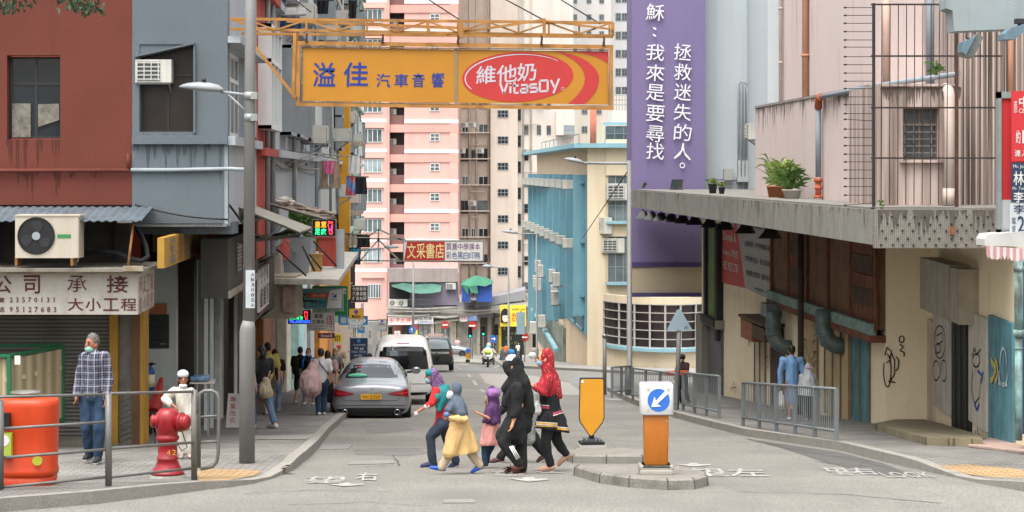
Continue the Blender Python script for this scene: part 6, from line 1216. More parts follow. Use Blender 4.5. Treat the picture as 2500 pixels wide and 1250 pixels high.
m=MB();m.tube([P(640,733,49.5),P(775,735,49.5)],.025,6);m.tube([P(718,733,50),P(718,757,50)],.012,5);m.tube([P(745,733,50),P(745,757,50)],.012,5);solo('sign_bracket',m,black,'dark horizontal bracket rod carrying the lower lit foot massage sign','bracket')
an=sign('hanging_sign','teal and white animal hospital sign with a red phone strip',54,(731,836,706,753),pteal,[('2345 6789',766,796,717,722,pw,.0),('動物醫院',758,796,733,744,M('teal_dark_ink','#1f5f6b',.6)),('Animal Hospital',758,796,745,751,M('teal_dark_ink'),.0)],edge=frame_grey,dep=.15)
m=MB();T=TF(53.95);m.box(T,752,801,715,727,0,.03);part(an,'red_strip',m,M('salmon_red','#c8503c',.5,.05));m=MB();m.text(T,'2345 6789',763,794,724,718,.035);part(an,'lettering',m,pw)
m=MB();m.prism(T,[(805,708),(835,706),(833,752),(797,753)],0,.03);part(an,'white_panel',m,pw);m=MB();m.prism(T,[(811,726),(822,716),(822,726)],.035,.04);m.cur=1;m.box(T,811,816,716,719,.035,.04);part(an,'logo',m,[pblue,pred]);m=MB();m.text(T,'Hills',808,824,734,728,.035);part(an,'lettering',m,pnavy)
m=MB()
for dx,dy,r in((0,4,7),(-6,-5,3.2),(0,-9,3.2),(6,-5,3.2)):m.disc(T,737+dx,724+dy,r,r,.03,.036,16)
part(an,'paw',m,M('dark_red_paw','#7a3038',.6,.1))
gr_=sign('hanging_sign','green restaurant sign behind the animal hospital sign',60,(762,848,699,771),pgreen,[('容膳',820,846,703,718,pw),('Japanese Restaurant',762,840,753,762,pw,.0)],dep=.2)
sign('hanging_sign','white clinic sign with black characters and one large red character',52,(750,815,763,806),M('clinic_white','#c9c6bd',.6,.08,4),[('鋒旋',767,789,766,777,pblk),('打痔科',762,793,781,791,pblk),('電話:28456803',753,792,795,798,pblk,.0),('Tel:23628604',753,792,800.5,803.5,pblk,.0),('痔',795,814,769,800,M('clinic_red','#a02832',.6),.0)],edge=frame_grey,dep=.15)
bs=sign('hanging_sign','black sign with three rows of white characters on car inspection',92,(858,897,699,737),pblk,[('代辦驗車',860,895,701,710,pw),('汽車保險',860,895,712,722,pw),('訂造包圍',860,895,724,733,pw)],edge=frame_grey,dep=.25)
sign('hanging_sign','narrow dark sign with two white characters left of the black car inspection sign',91,(847,857,698,737),pblk,[('容',848,856,701,710,pw),('膜',848,856,713,722,pw)],dep=.25)
sign('hanging_sign','blue printing shop sign with cream characters behind the yellow minibus stop sign',88,(829,896,773,792),psky,[('印',832,845,775,790,pcream),('務',848,860,775,790,pcream),('◆',882,894,776,789,pw,.0)],edge=M('blue_edge','#2a5f8c',.6),dep=.2)
sign('hanging_sign','small yellow sign with one black printing character',72,(813,834,816,836),pyel,[('印',816,831,819,834,pblk)],dep=.15)
sign('hanging_sign','narrow maroon sign with small white lettering',66,(776,817,813.5,826),pmar,[('Focus 8',784,810,816,823,M('pale_mauve_ink','#c9b7bb',.6))],dep=.12)
for i,(x0,x1,y0,y1,D,lab,top)in enumerate(((852,887,753,801,68,'yellow-topped minibus stop sign with large numbers 7 and 12',M('stop_amber','#d09a2c',.5,.05)),(922,944,779,808,100,'smaller pale minibus stop sign with numbers, beside the pawn shop',M('stop_pale','#c5c6c4',.5,.05)))):
 yb=CY+F*hdrop(D)/D-2;t=thing('bus_stop_sign',lab,'bus stop sign',P(x0+4,yb,D));T=TF(D);m=MB();m.tube([P((x0+x1)/2-2+14*i*0,yb,D+.1),P((x0+x1)/2-2,y0,D+.1)],.035,8);part(t,'pole',m,steel)
 m=MB();m.box(T,x0,x1,y0,y1,-.04,0);part(t,'frame',m,pblk);h=y1-y0;w_=x1-x0
 m=MB();m.box(T,x0+.8,x1-.8,y0+.8,y0+h*.52,0,.01);part(t,'top_panel',m,top);m=MB();m.box(T,x0+.8,x1-.8,y0+h*.54,y1-.8,0,.01);part(t,'number_panel',m,M('stop_white','#bfc2c2',.5,.05))
 m=MB();m.disc(T,(x0+x1)/2,y0+h*.17,w_*.15,w_*.15,.012,.016,18);part(t,'emblem',m,M('stop_violet','#5a4a9a',.6))
 m=MB();m.box(T,x0+w_*.2,x0+w_*.8,y0+h*.34,y0+h*.46,.012,.016);part(t,'bus_symbol',m,pblk);m=MB()
 for q_ in range(3):m.box(T,x0+w_*(.36+.15*q_),x0+w_*(.46+.15*q_),y0+h*.355,y0+h*.41,.017,.019)
 part(t,'bus_windows',m,top);m=MB();m.text(T,'7',x0+w_*.65,x0+w_*.78,y0+h*.7,y0+h*.57,.013);m.text(T,'12',x0+w_*.65,x0+w_*.95,y0+h*.96,y0+h*.81,.013);m.text(T,'尖沙咀',x0+w_*.15,x0+w_*.45,y0+h*.66,y0+h*.59,.013);m.text(T,'紅磡',x0+w_*.15,x0+w_*.45,y0+h*.9,y0+h*.84,.013);part(t,'lettering',m,pblk)
nb2=sign('advert_board','dark navy notice board with white lettering beside the white van',62,(855,897,826,892),pnavy,[('貴記優惠推廣價',862,892,840,844,pw,.0),('洗剪',865,875,847,853,pw),('電髮',878,888,849,855,pw),('剪髮$60 染髮$180',858,894,857,861,pw,.0),('負離子直髮',864,884,866,870,pw),('護理',876,890,871,876,pw)],edge=frame_grey,dep=.1);m=MB();m.disc(TF(62),876,832,4.5,5,.0,.02,8);part(nb2,'emblem',m,psky);m=MB();m.box(TF(62),856,878,855.5,856,0,.01);m.box(TF(62),876,896,848.8,849.3,0,.01);m.box(TF(62),856,896,864,864.5,0,.01);part(nb2,'rule',m,psky)
sign('hanging_sign','small sky blue sign under the minibus stop sign',84,(872,890,798,813),psky,[('平靚正',874,888,801,806,pw)],dep=.15)
sign('advert_board','small white notice with dark text on the white pier',95,(898,908,800,840),M('clinic_white'),[('招租',900,906,806,826,pblk,.0,'v')],dep=.04)
D=96;T=TF(D);bk=sign('bookshop_sign','long red and white bookshop sign hung over the far street',D,(986,1179,589,636),M('sign_white'),[],edge=M('old_steel_edge','#7e7b76',.6,.15),dep=.35,fw=2.2)
m=MB();m.prism(T,[(994,590),(1086,590),(1086,635.5),(987,635.5)],0,.012);part(bk,'red_panel',m,pred);m=MB();m.chars(T,'文采書店',993,1085,631,594,.02,.012,.06);part(bk,'lettering',m,M('sign_pale_gold','#d9c48a',.6));m=MB();m.chars(T,'買賣中學課本',1089,1173,610,594,.012,.0,.1);part(bk,'lettering',m,M('sign_plum','#6d4a78',.6));m=MB();m.chars(T,'彩色黑白印務',1089,1173,632,615,.012,.0,.08);part(bk,'lettering',m,M('sign_ink_blue','#2a4a86',.6))
m=MB();
for a,b in(((868,582),(990,584)),((868,636),(1179,639)),((880,636),(924,585)),((924,585),(975,636)),((924,560),(924,640)),((868,600),(924,560)),((924,560),(986,588))):m.bar(P(a[0],a[1],D+.2),P(b[0],b[1],D+.2),.07)
solo('sign_truss',m,M('old_steel_edge'),'grey steel bracket frame tying the bookshop sign to the left tenements','bracket')
# ================================================================ AIR CONDITIONERS, LAUNDRY AND CLUTTER
place('ac_window',P(381,203,31.7),0,'white window air conditioner with a blue-grey grille in the slanted grey wall window','air conditioners',.84)
for x,y,lab in((738,350,'grey window unit with square louvres above the pink towel'),(812,345,'window unit left of the yellow wall strip, highest above the grey rack'),(829,300,None),(838,250,None),(848,352,None),(820,480,'window unit on the yellow tenement just above the upper lit sign'),(842,495,None),(856,560,None),(775,100,None),(800,60,None),(846,90,None),(838,140,None),(700,60,None)):
 Y=LX(x);place('ac_window',TL(Y,SZ(y,Y),.32),R(90),lab or 'grey-white window air conditioner jutting from the left tenements','air conditioners',1.1)
for k in range(9):
 for zt in(-.95,-4.2):
  a=Y0_=BX(1436)+2.2+(BX(1311)-BX(1436)-4)*k/8;place('ac_window',TB(a,zt-.1*(zt<-2),.9),R(-90),'white air conditioner between the blue fins','air conditioners on the blue-finned wall',1.2)
for k,(x,y)in enumerate(((1340,655),(1358,668),(1378,680),(1402,690),(1335,692),(1352,700),(1383,720),(1398,735),(1352,790),(1338,805),(1345,790))):
 Y=BX(x);place('ac_split',TB(Y,SZ(y+8,Y),.8+.3*(k%2)),R(-90),'white outdoor condenser on the lower blue-finned wall','condensers on the blue-finned wall',1.35)
place('ac_window',P(1511,488,114.7),0,'white window unit at the top window column of the cream building','air conditioners',2.2)
place('ac_window',P(1496,616,114.7),0,'white window unit at the lower window column of the cream building','air conditioners',1.9);place('ac_split',P(1470,570,114.5),R(-60),'condenser on a bracket at the cream pilaster between the two window columns','condensers',1.5)
for x,y,lab in((961,748,'left of the two condensers behind the railing under the green tarpaulin'),(983,748,'right of the two condensers behind the railing under the green tarpaulin')):place('ac_split',P(x,y,204.8),0,lab,'condensers',1.15)
place('ac_window',P(1101,706,205.8),0,'white unit on the mauve wall right of the green tarpaulin','air conditioners',1.5);place('ac_split',P(1136,738,204),R(20),'white condenser on the podium roof below the green tent','condensers',1.25);place('ac_split',P(1155,728,204),R(20),'smaller white condenser right of the one below the green tent','condensers',.95)
for k in range(-4,5):
 y=B[7]+73*(k-0)+52;place('ac_window',P(957,297+73*k+56,208.2),0,'white air conditioner in the pink tower recess','air conditioners in the pink tower recess',1.4)
for x,y in((1133,311),(1153,311),(1127,374),(1172,374),(1153,502),(1283,376),(1299,462),(1300,550),(1283,250),(1316,250)):place('ac_window',P(x,y,213.6 if x<1200 else 215.3),0,'small white air conditioner on the beige tower','air conditioners on the beige tower',1.25)
place('ac_window',TP(PX(1868)-.6,1.0,.3),R(-90),'white unit at the window beside the conduits, right of the purple wall','air conditioners',1.2)
def cloth(nm,lab,x0,x1,y0,y1,D,mat,taper=0.0,split=0,group='laundry on the left tenements'):
 m=MB();m.sm=True;n=10;w_=x1-x0
 def col(t_,y,q):return P(x0+w_*t_+(t_-.5)*taper*w_*q,y,D+.05*math.sin(t_*14+q*2))
 ys=[y0+(y1-y0)*j/5 for j in range(6)]
 for i in range(n):
  for j in range(5):
   if split and j>=2 and i in(4,5):continue
   a,b=i/n,(i+1)/n;q0,q1=j/5,(j+1)/5;f=[col(a,ys[j],q0),col(b,ys[j],q0),col(b,ys[j+1],q1),col(a,ys[j+1],q1)];m.quad(*f);bk=Vector((0,.04,0));m.quad(*[p+bk for p in f])
 return solo(nm,m,mat,lab,'laundry',group,recalc=False)
dn=M('denim_dark','#2c3f5f',.85,.2,6);bl=M('black_cloth','#1e1e22',.9,.2,6);wh_=M('white_cloth','#d2d2d0',.85,.05,6)
cloth('denim_jacket','dark blue denim jacket hung behind the left end of the truss',686,732,40,72,42,dn,.15)
cloth('white_sheet','white sheet bunched over the rack above the denim jacket',690,745,18,38,42.5,wh_,.1)
cloth('dark_trousers','dark trousers hung near the top edge left of the pink tower',772,803,0,34,58,bl,-.2);cloth('dark_cloth','dark cloth hung at the very top beside the pink tower',850,872,0,45,75,bl,-.3)
cloth('pink_towel','pink towel hanging in front of pale brown trousers',791,815,393,425,49.8,M('pink_cloth','#c76a92',.9,.1,8));cloth('brown_trousers','pale brown trousers hanging behind the pink towel',782,828,392,460,50,M('taupe_cloth','#8d7d6c',.9,.15,8),.15,1)
cloth('white_shirt','white shirt hung right of the pink towel',852,878,380,424,66,wh_,.2);cloth('dark_jacket','dark navy jacket hanging right of the striped cloth',866,894,433,474,70,M('navy_cloth','#20222c',.9,.2,6),.2)
cloth('striped_cloth','blue, red and white striped cloth under the white shirt',845,867,432,478,69,Mwave('striped_fabric','#c23b3a','#3b7fb5',.9,'D',.8,.5,'#d0d2d4',0,0),.1)
cloth('teal_towel','teal towel hung below the yellow tenement strip',856,877,608,634,78,M('teal_cloth','#1f7d92',.9,.1,6));cloth('plaid_cloth','dark plaid cloth hung behind the teal towel',852,880,604,646,78.4,M('dark_plaid','#35353d',.9,.3,18));cloth('dark_coats','row of dark clothes on the rack above the teal towel',872,902,572,604,80,bl,.1);cloth('cream_clothes','row of pale clothes on the rack above the teal towel',848,872,572,600,80,M('cream_cloth','#a39784',.9,.2,12),.1)
m=MB()
for a,b,r in(((662,368,43),(770,372,56),.022),((662,378,43.2),(720,412,49),.04),((720,412,49),(795,414,58),.03),((700,400,46),(775,372,50),.018),((720,410,48),(790,374,50),.018),((760,374,50),(858,382,66),.02),((690,370,46),(735,408,50),.025),((770,376,50),(835,392,50),.02),((846,430,70),(900,432,70),.03),((840,570,80),(905,574,80),.03),((845,580,78),(902,580,80),.025),((680,38,42),(746,36,42.5),.02)):
 m=MB();m.tube([P(*a),P(*b)],r,6);solo('drying_pole',m,M('old_pole','#77716a',.7,.2,6,streak=.3),'drying pole reaching out from the left tenements','pole','drying poles on the left tenements')
m=MB();m.sm=True;m.ell(LOC(P(720,420,49)),.05,.05,.32,10,8);solo('knotted_cloth',m,wh_,'white knotted rag tied on the drying pole above the pale blue wall','rag')
for i,(x,y,D)in enumerate(((878,350,84),(868,520,82),(790,455,62))):
 sheet('tin_hood',('dark ragged tin hood jutting beside the pink tower','rusty tin hood over the window units below the dark jacket','small rusty tin hood below the brown trousers')[i],[P(x-22,y+6,D),P(x+14,y+5,D),P(x+18,y-4,D+1.5),P(x-26,y-8,D+1.5)],M('dirty_tin'),16)
for i,(a,b,sg_)in enumerate((((600,300,34),(720,410,49),.3),((640,372,39),(850,395,90),.5),((560,500,31.4),(700,540,40),.4),((660,250,42),(830,330,80),.5),((700,590,44),(860,690,92),.6),((330,500,31.4),(556,536,31.4),.05),((640,180,40),(760,120,58),.3),((690,420,46),(700,250,46),.05),((748,405,55),(740,280,55),.05),((775,372,58),(770,270,58),.05))):
 a,b=P(*a),P(*b);m=MB();m.tube([a.lerp(b,k/6)-Vector((0,0,sg_*math.sin(k/6*math.pi)))for k in range(7)],.014 if i%2 else.02,5);solo('cable',m,[black,M('pale_grey_pipe')][i%3==1],'loose cable strung along the left tenements','cable','loose cables on the left tenements')
tw=thing('street_tree','leafy tree whose dark leaf tips hang into the top left corner','tree',(-9.5,17,gz(17,pe)))
m=MB();m.tube([(-9.5,17,gz(17)-.2),(-9.3,17.2,-.5),(-8.8,17.4,2),(-8,17.8,5)],[.3,.24,.2,.1],10)
for a in((-5.6,18,3.4),(-4.8,19,3.2),(-7,21,5),(-11,16,5),(-8,14,5.5)):m.tube([(-8.8,17.4,1.5),Vector((-8.8,17.4,2.6)).lerp(Vector(a),.5)+Vector((0,0,.5)),a],[.12,.07,.03],7)
part(tw,'trunk',m,M('tree_bark','#4a4035',.9,.25,6,.4,30));m=MB();rnd=random.Random(9)
def twig(px_,py,D,n,r,L=.13):
 c=P(px_,py,D)
 for i in range(n):
  b=c+Vector((rnd.gauss(0,r),rnd.gauss(0,r),rnd.gauss(0,r*.55)));leaf_blade(m,b,b+Vector((rnd.uniform(-.6,.6),rnd.uniform(-.5,.5),rnd.uniform(-1,.1)))*L,L*.42,.1)
for cl in range(60):
 a=rnd.random()*6.28;rr=rnd.random()**.5;c=Vector((-8+4.2*rr*math.cos(a),18+4.2*rr*math.sin(a),5.2+rnd.uniform(-1.4,1.6)))
 if c.x/c.y>-.25 and c.z<2.2:continue
 for i in range(46):b=c+Vector((rnd.gauss(0,.5),rnd.gauss(0,.5),max(-.9,rnd.gauss(0,.35))));leaf_blade(m,b,b+Vector((rnd.uniform(-1,1),rnd.uniform(-1,1),rnd.uniform(-.8,.3)))*.2,.09,.1)
for px_,py,n,r in((20,2,46,.09),(40,12,20,.06),(10,20,14,.05),(195,0,60,.09),(215,12,34,.06),(238,22,16,.04),(175,-4,40,.07),(172,12,6,.02)):twig(px_,py,19,n,r,.075)
part(tw,'leaves',m,M('dark_tree_leaf','#33422a',.6,.35,5,spec=.3),recalc=False)
# ================================================================ VEHICLES
from mathutils.bvhtree import BVHTree
def subsurf(m,lev=2):
 me=mkmesh('tmp',m,M('white_paint'));o=bpy.data.objects.new('tmp',me);COL.objects.link(o);md=o.modifiers.new('s','SUBSURF');md.levels=lev
 dg=bpy.context.evaluated_depsgraph_get();e=bpy.data.meshes.new_from_object(o.evaluated_get(dg));r=MB();r.v=[Vector(v.co)for v in e.vertices];r.f=[tuple(p.vertices)for p in e.polygons];r.mi=[0]*len(r.f);r.smooth=[True]*len(r.f)
 bpy.data.objects.remove(o);bpy.data.meshes.remove(me);bpy.data.meshes.remove(e);return r
def carbody(sta):
 m=MB();rg=[]
 for y,zb,hw,zm,zs,hs,zt,ht in sta:
  h=[(hw*.55,zb),(hw*.93,zb+.02),(hw,zm-.12),(hw,zm),(hs,zs),(ht,zt-.045),(ht*.55,zt)]
  rg.append([Vector((x,y,z))for x,z in h]+[Vector((-x,y,z))for x,z in h[::-1]])
 m.loft(rg);return subsurf(m)
class Car:
 def __init__(s,name,label,cat,loc,rz,sta,paint,group=None):
  s.t=thing(name,label,cat,(0,0,0),group);s.b=carbody(sta);part(s.t,'body',s.b,paint);s.bvh=BVHTree.FromPolygons(s.b.v,s.b.f);s.loc,s.rz=loc,rz
 def hit(s,o,d,off):
  h=s.bvh.ray_cast(Vector(o),Vector(d));return(h[0]-Vector(d)*off)if h[0]else None
 def decal(s,nm,mat,top,bot,axis='y',off=.006,n=14,k=5,dirn=1,at=None,par=None):
  m=MB();m.sm=True;g=[]
  def cv(c,u):
   x=u*(len(c)-1);i=min(int(x),len(c)-2);f=x-i;return(c[i][0]+(c[i+1][0]-c[i][0])*f,c[i][1]+(c[i+1][1]-c[i][1])*f)
  for i in range(n+1):
   a,b=cv(top,i/n),cv(bot,i/n);row=[]
   for j in range(k+1):
    p=(a[0]+(b[0]-a[0])*j/k,a[1]+(b[1]-a[1])*j/k)
    row.append(s.hit((p[0],-3*dirn+(5 if dirn<0 else 0),p[1])if axis=='y' else(3*dirn,p[0],p[1])if axis=='x' else(p[0],p[1],5),(0,dirn,0)if axis=='y' else(-dirn,0,0)if axis=='x' else(0,0,-1),off))
   g.append(row)
  for i in range(n):
   for j in range(k):
    q_=[g[i][j],g[i+1][j],g[i+1][j+1],g[i][j+1]]
    if all(q_):m.quad(*q_)
  if m.v:return part(par or s.t,nm,m,mat,recalc=False)
 def wheel(s,x,y,r=.33,w_=.22):
  m=MB();T=lambda a,b,c:Vector((x+(c if x>0 else-c),y+a,r+b));m.lathe(T,[(r*.62,-w_/2),(r*.95,-w_/2),(r,-w_*.35),(r,w_*.35),(r*.95,w_/2),(r*.66,w_/2),(r*.64,w_*.4)],28);wh=part(s.t,'wheel',m,M('tyre_rubber','#1b1b1c',.85,.2))
  m=MB();m.lathe(T,[(r*.64,w_*.30),(r*.66,w_*.47),(r*.6,w_*.47),(r*.58,w_*.33),(.01,w_*.33)],28)
  for i in range(5):
   a=i*1.2566;c0,s0=math.cos(a),math.sin(a);m.bar(T(c0*.03,s0*.03,w_*.42),T(c0*r*.62,s0*r*.62,w_*.42),.05,.03)
  part(wh,'rim',m,M('alloy_rim','#7b7e82',.35,.1,metal=.6))
 def done(s):s.t.location=s.loc;s.t.rotation_euler.z=s.rz;return s.t
cg=M('car_glass','#14181a',.05,.3,1,spec=.9);cpaint=M('graphite_car_paint','#8a8c91',.3,.04,2,metal=.5,coat=.7,spec=.6);lens=M('tail_lens','#7c1018',.15,.15,9,spec=.7,coat=.5);plastic=M('black_plastic','#1a1a1b',.55,.15);chrome=M('chrome','#c9cbcd',.12,.05,metal=1)
Dc=47.0;cl=P(906,0,Dc);cl.z=gz(Dc+1.5,.0)-.10
car=Car('parked_car','graphite grey saloon parked at the left kerb with a yellow plate VH 2350','car',cl,.05,[(-.02,.42,.70,.62,.86,.66,.93,.5),(.03,.30,.84,.64,.92,.80,.99,.62),(.16,.26,.895,.66,.95,.86,1.02,.68),(.45,.24,.91,.66,.96,.87,1.04,.70),(.80,.24,.91,.66,.96,.87,1.07,.66),(1.45,.24,.91,.66,.96,.86,1.40,.56),(2.2,.24,.91,.66,.95,.86,1.45,.57),(3.0,.24,.91,.66,.94,.86,1.38,.56),(3.8,.24,.91,.66,.92,.85,1.0,.64),(4.5,.25,.88,.62,.82,.80,.86,.6),(4.78,.35,.75,.58,.70,.66,.74,.5)],cpaint)
car.decal('rear_window',cg,[(-.56,1.36),(0,1.40),(.56,1.36)],[(-.71,1.075),(0,1.09),(.71,1.075)],off=.008);
car.decal('rear_window_reflection_film',M('window_haze','#7f8a8c',.25,.25,3,spec=.8),[(.02,1.385),(.30,1.38),(.54,1.35)],[(.0,1.10),(.30,1.10),(.66,1.09)],off=.011)if False else None
for sg in(-1,1):
 car.decal('tail_light',lens,[(sg*.40,.80),(sg*.62,.86),(sg*.885,.90)],[(sg*.40,.775),(sg*.62,.735),(sg*.89,.715)],off=.014)
 car.decal('tail_light_strip',M('bright_tail_strip','#d02c34',.2,.05,spec=.7),[(sg*.50,.80),(sg*.72,.815),(sg*.86,.83)],[(sg*.50,.785),(sg*.72,.795),(sg*.86,.805)],off=.02)
 car.decal('side_window',cg,[(1.15,1.20),(1.7,1.345),(2.4,1.375),(3.1,1.30),(3.55,1.10)],[(1.2,1.03),(1.7,1.02),(2.4,1.01),(3.1,1.0),(3.6,1.0)],'x',dirn=sg)
 m=MB();m.sm=True;m.ell(LOC((sg*1.04,3.15,1.02),0),.12,.07,.085,14,8);mr=part(car.t,'wing_mirror',m,cpaint);m=MB();m.box(ID,min(sg*.96,sg*1.12),max(sg*.96,sg*1.12),3.07,3.085,.96,1.075);part(mr,'mirror_glass',m,M('mirror_glass','#9aa3a8',.05,.05,metal=.9));m=MB();m.bar((sg*.82,3.2,.97),(sg*.96,3.16,.99),.05);part(mr,'stalk',m,plastic)
 m=MB();Te=lambda x,y,z:Vector((sg*.60+x,-.005-z,.37+y));m.lathe(Te,[(.045,-.15),(.068,-.15),(.068,.03),(.058,.035),(.052,.02),(.05,-.1)],20);part(car.t,'exhaust',m,chrome)
 car.wheel(sg*.80,.95,.335);car.wheel(sg*.80,3.8,.335)
car.decal('lower_bumper',plastic,[(-.80,.44),(-.5,.47),(0,.47),(.5,.47),(.80,.44)],[(-.62,.27),(-.4,.27),(0,.27),(.4,.27),(.62,.27)],off=.008,n=20)
car.decal('bumper_crease',M('crease_shadow','#2c2d30',.5,.1),[(-.78,.525),(0,.54),(.78,.525)],[(-.78,.51),(0,.525),(.78,.51)],off=.004,n=20)
car.decal('boot_gap',M('crease_shadow'),[(-.66,.70),(-.6,.64),(0,.635),(.6,.64),(.66,.70)],[(-.67,.69),(-.6,.63),(0,.625),(.6,.63),(.67,.69)],off=.004,n=24)
car.decal('chrome_strip',chrome,[(-.02,.845),(.12,.85),(.30,.845)],[(-.02,.81),(.12,.81),(.30,.81)],off=.012)
m=MB();m.box(ID,-.235,.235,-.055,-.03,.665,.785);npl=part(car.t,'number_plate',m,M('plate_yellow','#dda21c',.5,.03));m=MB();Tt=lambda x,z,n:Vector((x,-.055-n,z));m.chars(Tt,'VH',-.20,-.06,.685,.765,.003,.008,.1);m.chars(Tt,'2350',-.03,.21,.685,.765,.003,.008,.12);part(npl,'lettering',m,pblk)
m=MB();Tb2=lambda x,z,n:Vector((x,-.0-n,z));m.ring(Tb2,.03,.905,.035,.046,.05,24,.62);part(car.t,'badge',m,chrome,recalc=False)
m=MB();m.sm=True;m.ell(LOC((-.33,.84,1.125)),.24,.06,.055,16,8);part(car.t,'cushion',m,M('mint_cushion','#59a58a',.6,.1));m=MB();m.ell(LOC((-.30,1.15,1.30)),.05,.012,.02,10,6);part(car.t,'window_sticker',m,M('sticker_red','#c43040',.5))
car.done()
Dv=56.0;vl=P(984,0,Dv);vl.z=gz(Dv+1)
vpaint=M('white_van_paint','#d6d6d2',.3,.04,2,coat=.4,spec=.5)
van=Car('white_van','white van with a wide dark rear window stopped ahead of the grey saloon','van',vl,.05,[(-.02,.42,.74,.7,1.1,.78,1.70,.6),(.05,.33,.83,.7,1.1,.83,1.77,.68),(.25,.30,.845,.7,1.1,.84,1.81,.70),(1.0,.30,.85,.7,1.1,.84,1.83,.70),(3.2,.30,.85,.7,1.1,.84,1.81,.70),(3.9,.30,.85,.7,1.05,.84,1.6,.66),(4.5,.32,.82,.65,.9,.8,1.0,.66),(4.7,.4,.7,.6,.75,.66,.8,.5)],vpaint)
van.decal('rear_window',cg,[(-.62,1.66),(0,1.68),(.62,1.66)],[(-.70,1.06),(0,1.05),(.70,1.06)],off=.008)
van.decal('brake_light',M('brake_lens','#a4707a',.3,.1),[(-.17,1.775),(.17,1.775)],[(-.17,1.745),(.17,1.745)],off=.012);van.decal('bumper_gap',M('crease_shadow'),[(-.8,.66),(.8,.66)],[(-.8,.645),(.8,.645)],off=.004)
van.decal('lower_bumper',plastic,[(-.78,.42),(.78,.42)],[(-.72,.33),(.72,.33)],off=.006)
m=MB();m.bar((-.30,-.05,1.70),(-.26,-.14,1.52),.03);m.box(ID,-.36,-.14,-.18,-.12,1.44,1.56);part(van.t,'rear_mirror',m,M('van_mirror','#7c8a90',.3,.1));m=MB();m.bar((-.22,-.04,1.64),(.2,-.03,1.655),.015);part(van.t,'wiper',m,black)
for sg in(-1,1):
 van.decal('tail_light',lens,[(sg*.77,1.12),(sg*.84,1.14)],[(sg*.77,.86),(sg*.84,.86)],off=.01);van.decal('side_window',cg,[(.35,1.62),(2,1.66),(3.6,1.58)],[(.35,1.16),(2,1.15),(3.9,1.12)],'x',dirn=sg)
 van.wheel(sg*.73,.85,.32);van.wheel(sg*.73,3.7,.32);m=MB();m.sm=True;m.ell(LOC((sg*.98,3.75,1.05)),.08,.07,.13,12,8);part(van.t,'wing_mirror',m,black)
van.done()
Dm=98;ml=P(1066,0,Dm);ml.z=gz(Dm)
mv=Car('black_minivan','black people carrier with its side door open, stopped beyond the white van','van',ml,.06,[(-.02,.42,.70,.7,1.0,.74,1.45,.55),(.08,.32,.80,.7,1.0,.80,1.62,.62),(.6,.30,.82,.7,1.0,.81,1.70,.63),(2.6,.30,.82,.7,1.0,.81,1.70,.63),(3.4,.30,.82,.7,.98,.80,1.45,.6),(4.2,.35,.78,.62,.85,.74,.92,.55)],M('black_car_paint','#26282b',.25,.05,metal=.3,coat=.7))
mv.decal('rear_window',M('minivan_rear_glass','#98a3a8',.1,.2,1),[(-.5,1.52),(.5,1.52)],[(-.62,1.12),(.62,1.12)]);mv.decal('rear_trim',chrome,[(-.6,.98),(.6,.98)],[(-.6,.88),(.6,.88)],off=.01)
for sg in(-1,1):
 mv.decal('tail_light',lens,[(sg*.68,1.05),(sg*.80,1.05)],[(sg*.68,.75),(sg*.80,.75)]);mv.wheel(sg*.72,.8,.32);mv.wheel(sg*.72,3.4,.32)
m=MB();m.prism(lambda a,b,n:Vector((-a,1.2+n,b)),[(.84,.42),(1.25,.45),(1.28,1.0),(1.2,1.5),(.84,1.6)],0,.06);dr=part(mv.t,'open_door',m,M('black_car_paint'));m=MB();m.prism(lambda a,b,n:Vector((-a,1.19+n,b)),[(.9,1.05),(1.2,1.05),(1.14,1.42),(.9,1.5)],0,.01);part(dr,'pane',m,M('minivan_rear_glass'));m=MB();m.tube([(-.86,1.16,.44),(-1.24,1.16,.47),(-1.28,1.16,1.0)],.03,6);part(dr,'edge',m,white)
mv.done()
Dh_=188;hl=P(1042,0,Dh_);hl.z=gz(Dh_)
ht=Car('silver_hatchback','silver-grey hatchback crossing at the far junction, seen from its side','car',hl,R(-94),[(-.02,.42,.68,.62,.9,.68,1.0,.5),(.06,.30,.82,.62,.95,.8,1.12,.56),(.5,.26,.88,.62,.96,.85,1.34,.58),(1.4,.24,.88,.62,.95,.85,1.44,.58),(2.2,.24,.88,.62,.94,.85,1.38,.57),(3.0,.24,.88,.62,.92,.84,1.02,.62),(3.8,.25,.86,.6,.82,.8,.86,.6),(4.2,.36,.7,.55,.66,.62,.7,.45)],M('silver_car_paint','#8b8e92',.3,.05,metal=.5,coat=.5),None)
for sg in(-1,1):
 ht.decal('side_window',cg,[(.5,1.22),(1.2,1.36),(2,1.34),(2.75,1.08)],[(.55,1.02),(1.2,1.01),(2,1.0),(2.8,.99)],'x',dirn=sg);ht.wheel(sg*.78,.8,.33);ht.wheel(sg*.78,3.35,.33);ht.decal('side_crease',M('crease_shadow'),[(.4,.76),(3.3,.72)],[(.4,.73),(3.3,.69)],'x',dirn=sg)
ht.done()
Dsco=gD(897);sc0=P(1191,897,Dsco);sco=thing('motor_scooter','white and lime motor scooter coming up the street towards the camera','motorcycle',sc0);q=lambda x,y,z:sc0+Vector((x,y,z))
m=MB();Tw=lambda a,b,c:q(c,a,.26+b);m.lathe(Tw,[(.15,-.05),(.24,-.055),(.26,-.03),(.26,.03),(.24,.055),(.15,.05)],24);part(sco,'wheel',m,M('tyre_rubber'))
m=MB();Tw=lambda a,b,c:q(c,a+1.3,.26+b);m.lathe(Tw,[(.15,-.06),(.24,-.065),(.26,-.03),(.26,.03),(.24,.065),(.15,.06)],24);part(sco,'wheel',m,M('tyre_rubber'))
def ellr(rx,ry,z,dy=0):return[q(rx*math.cos(i*.5236),dy+ry*math.sin(i*.5236),z)for i in range(12)]
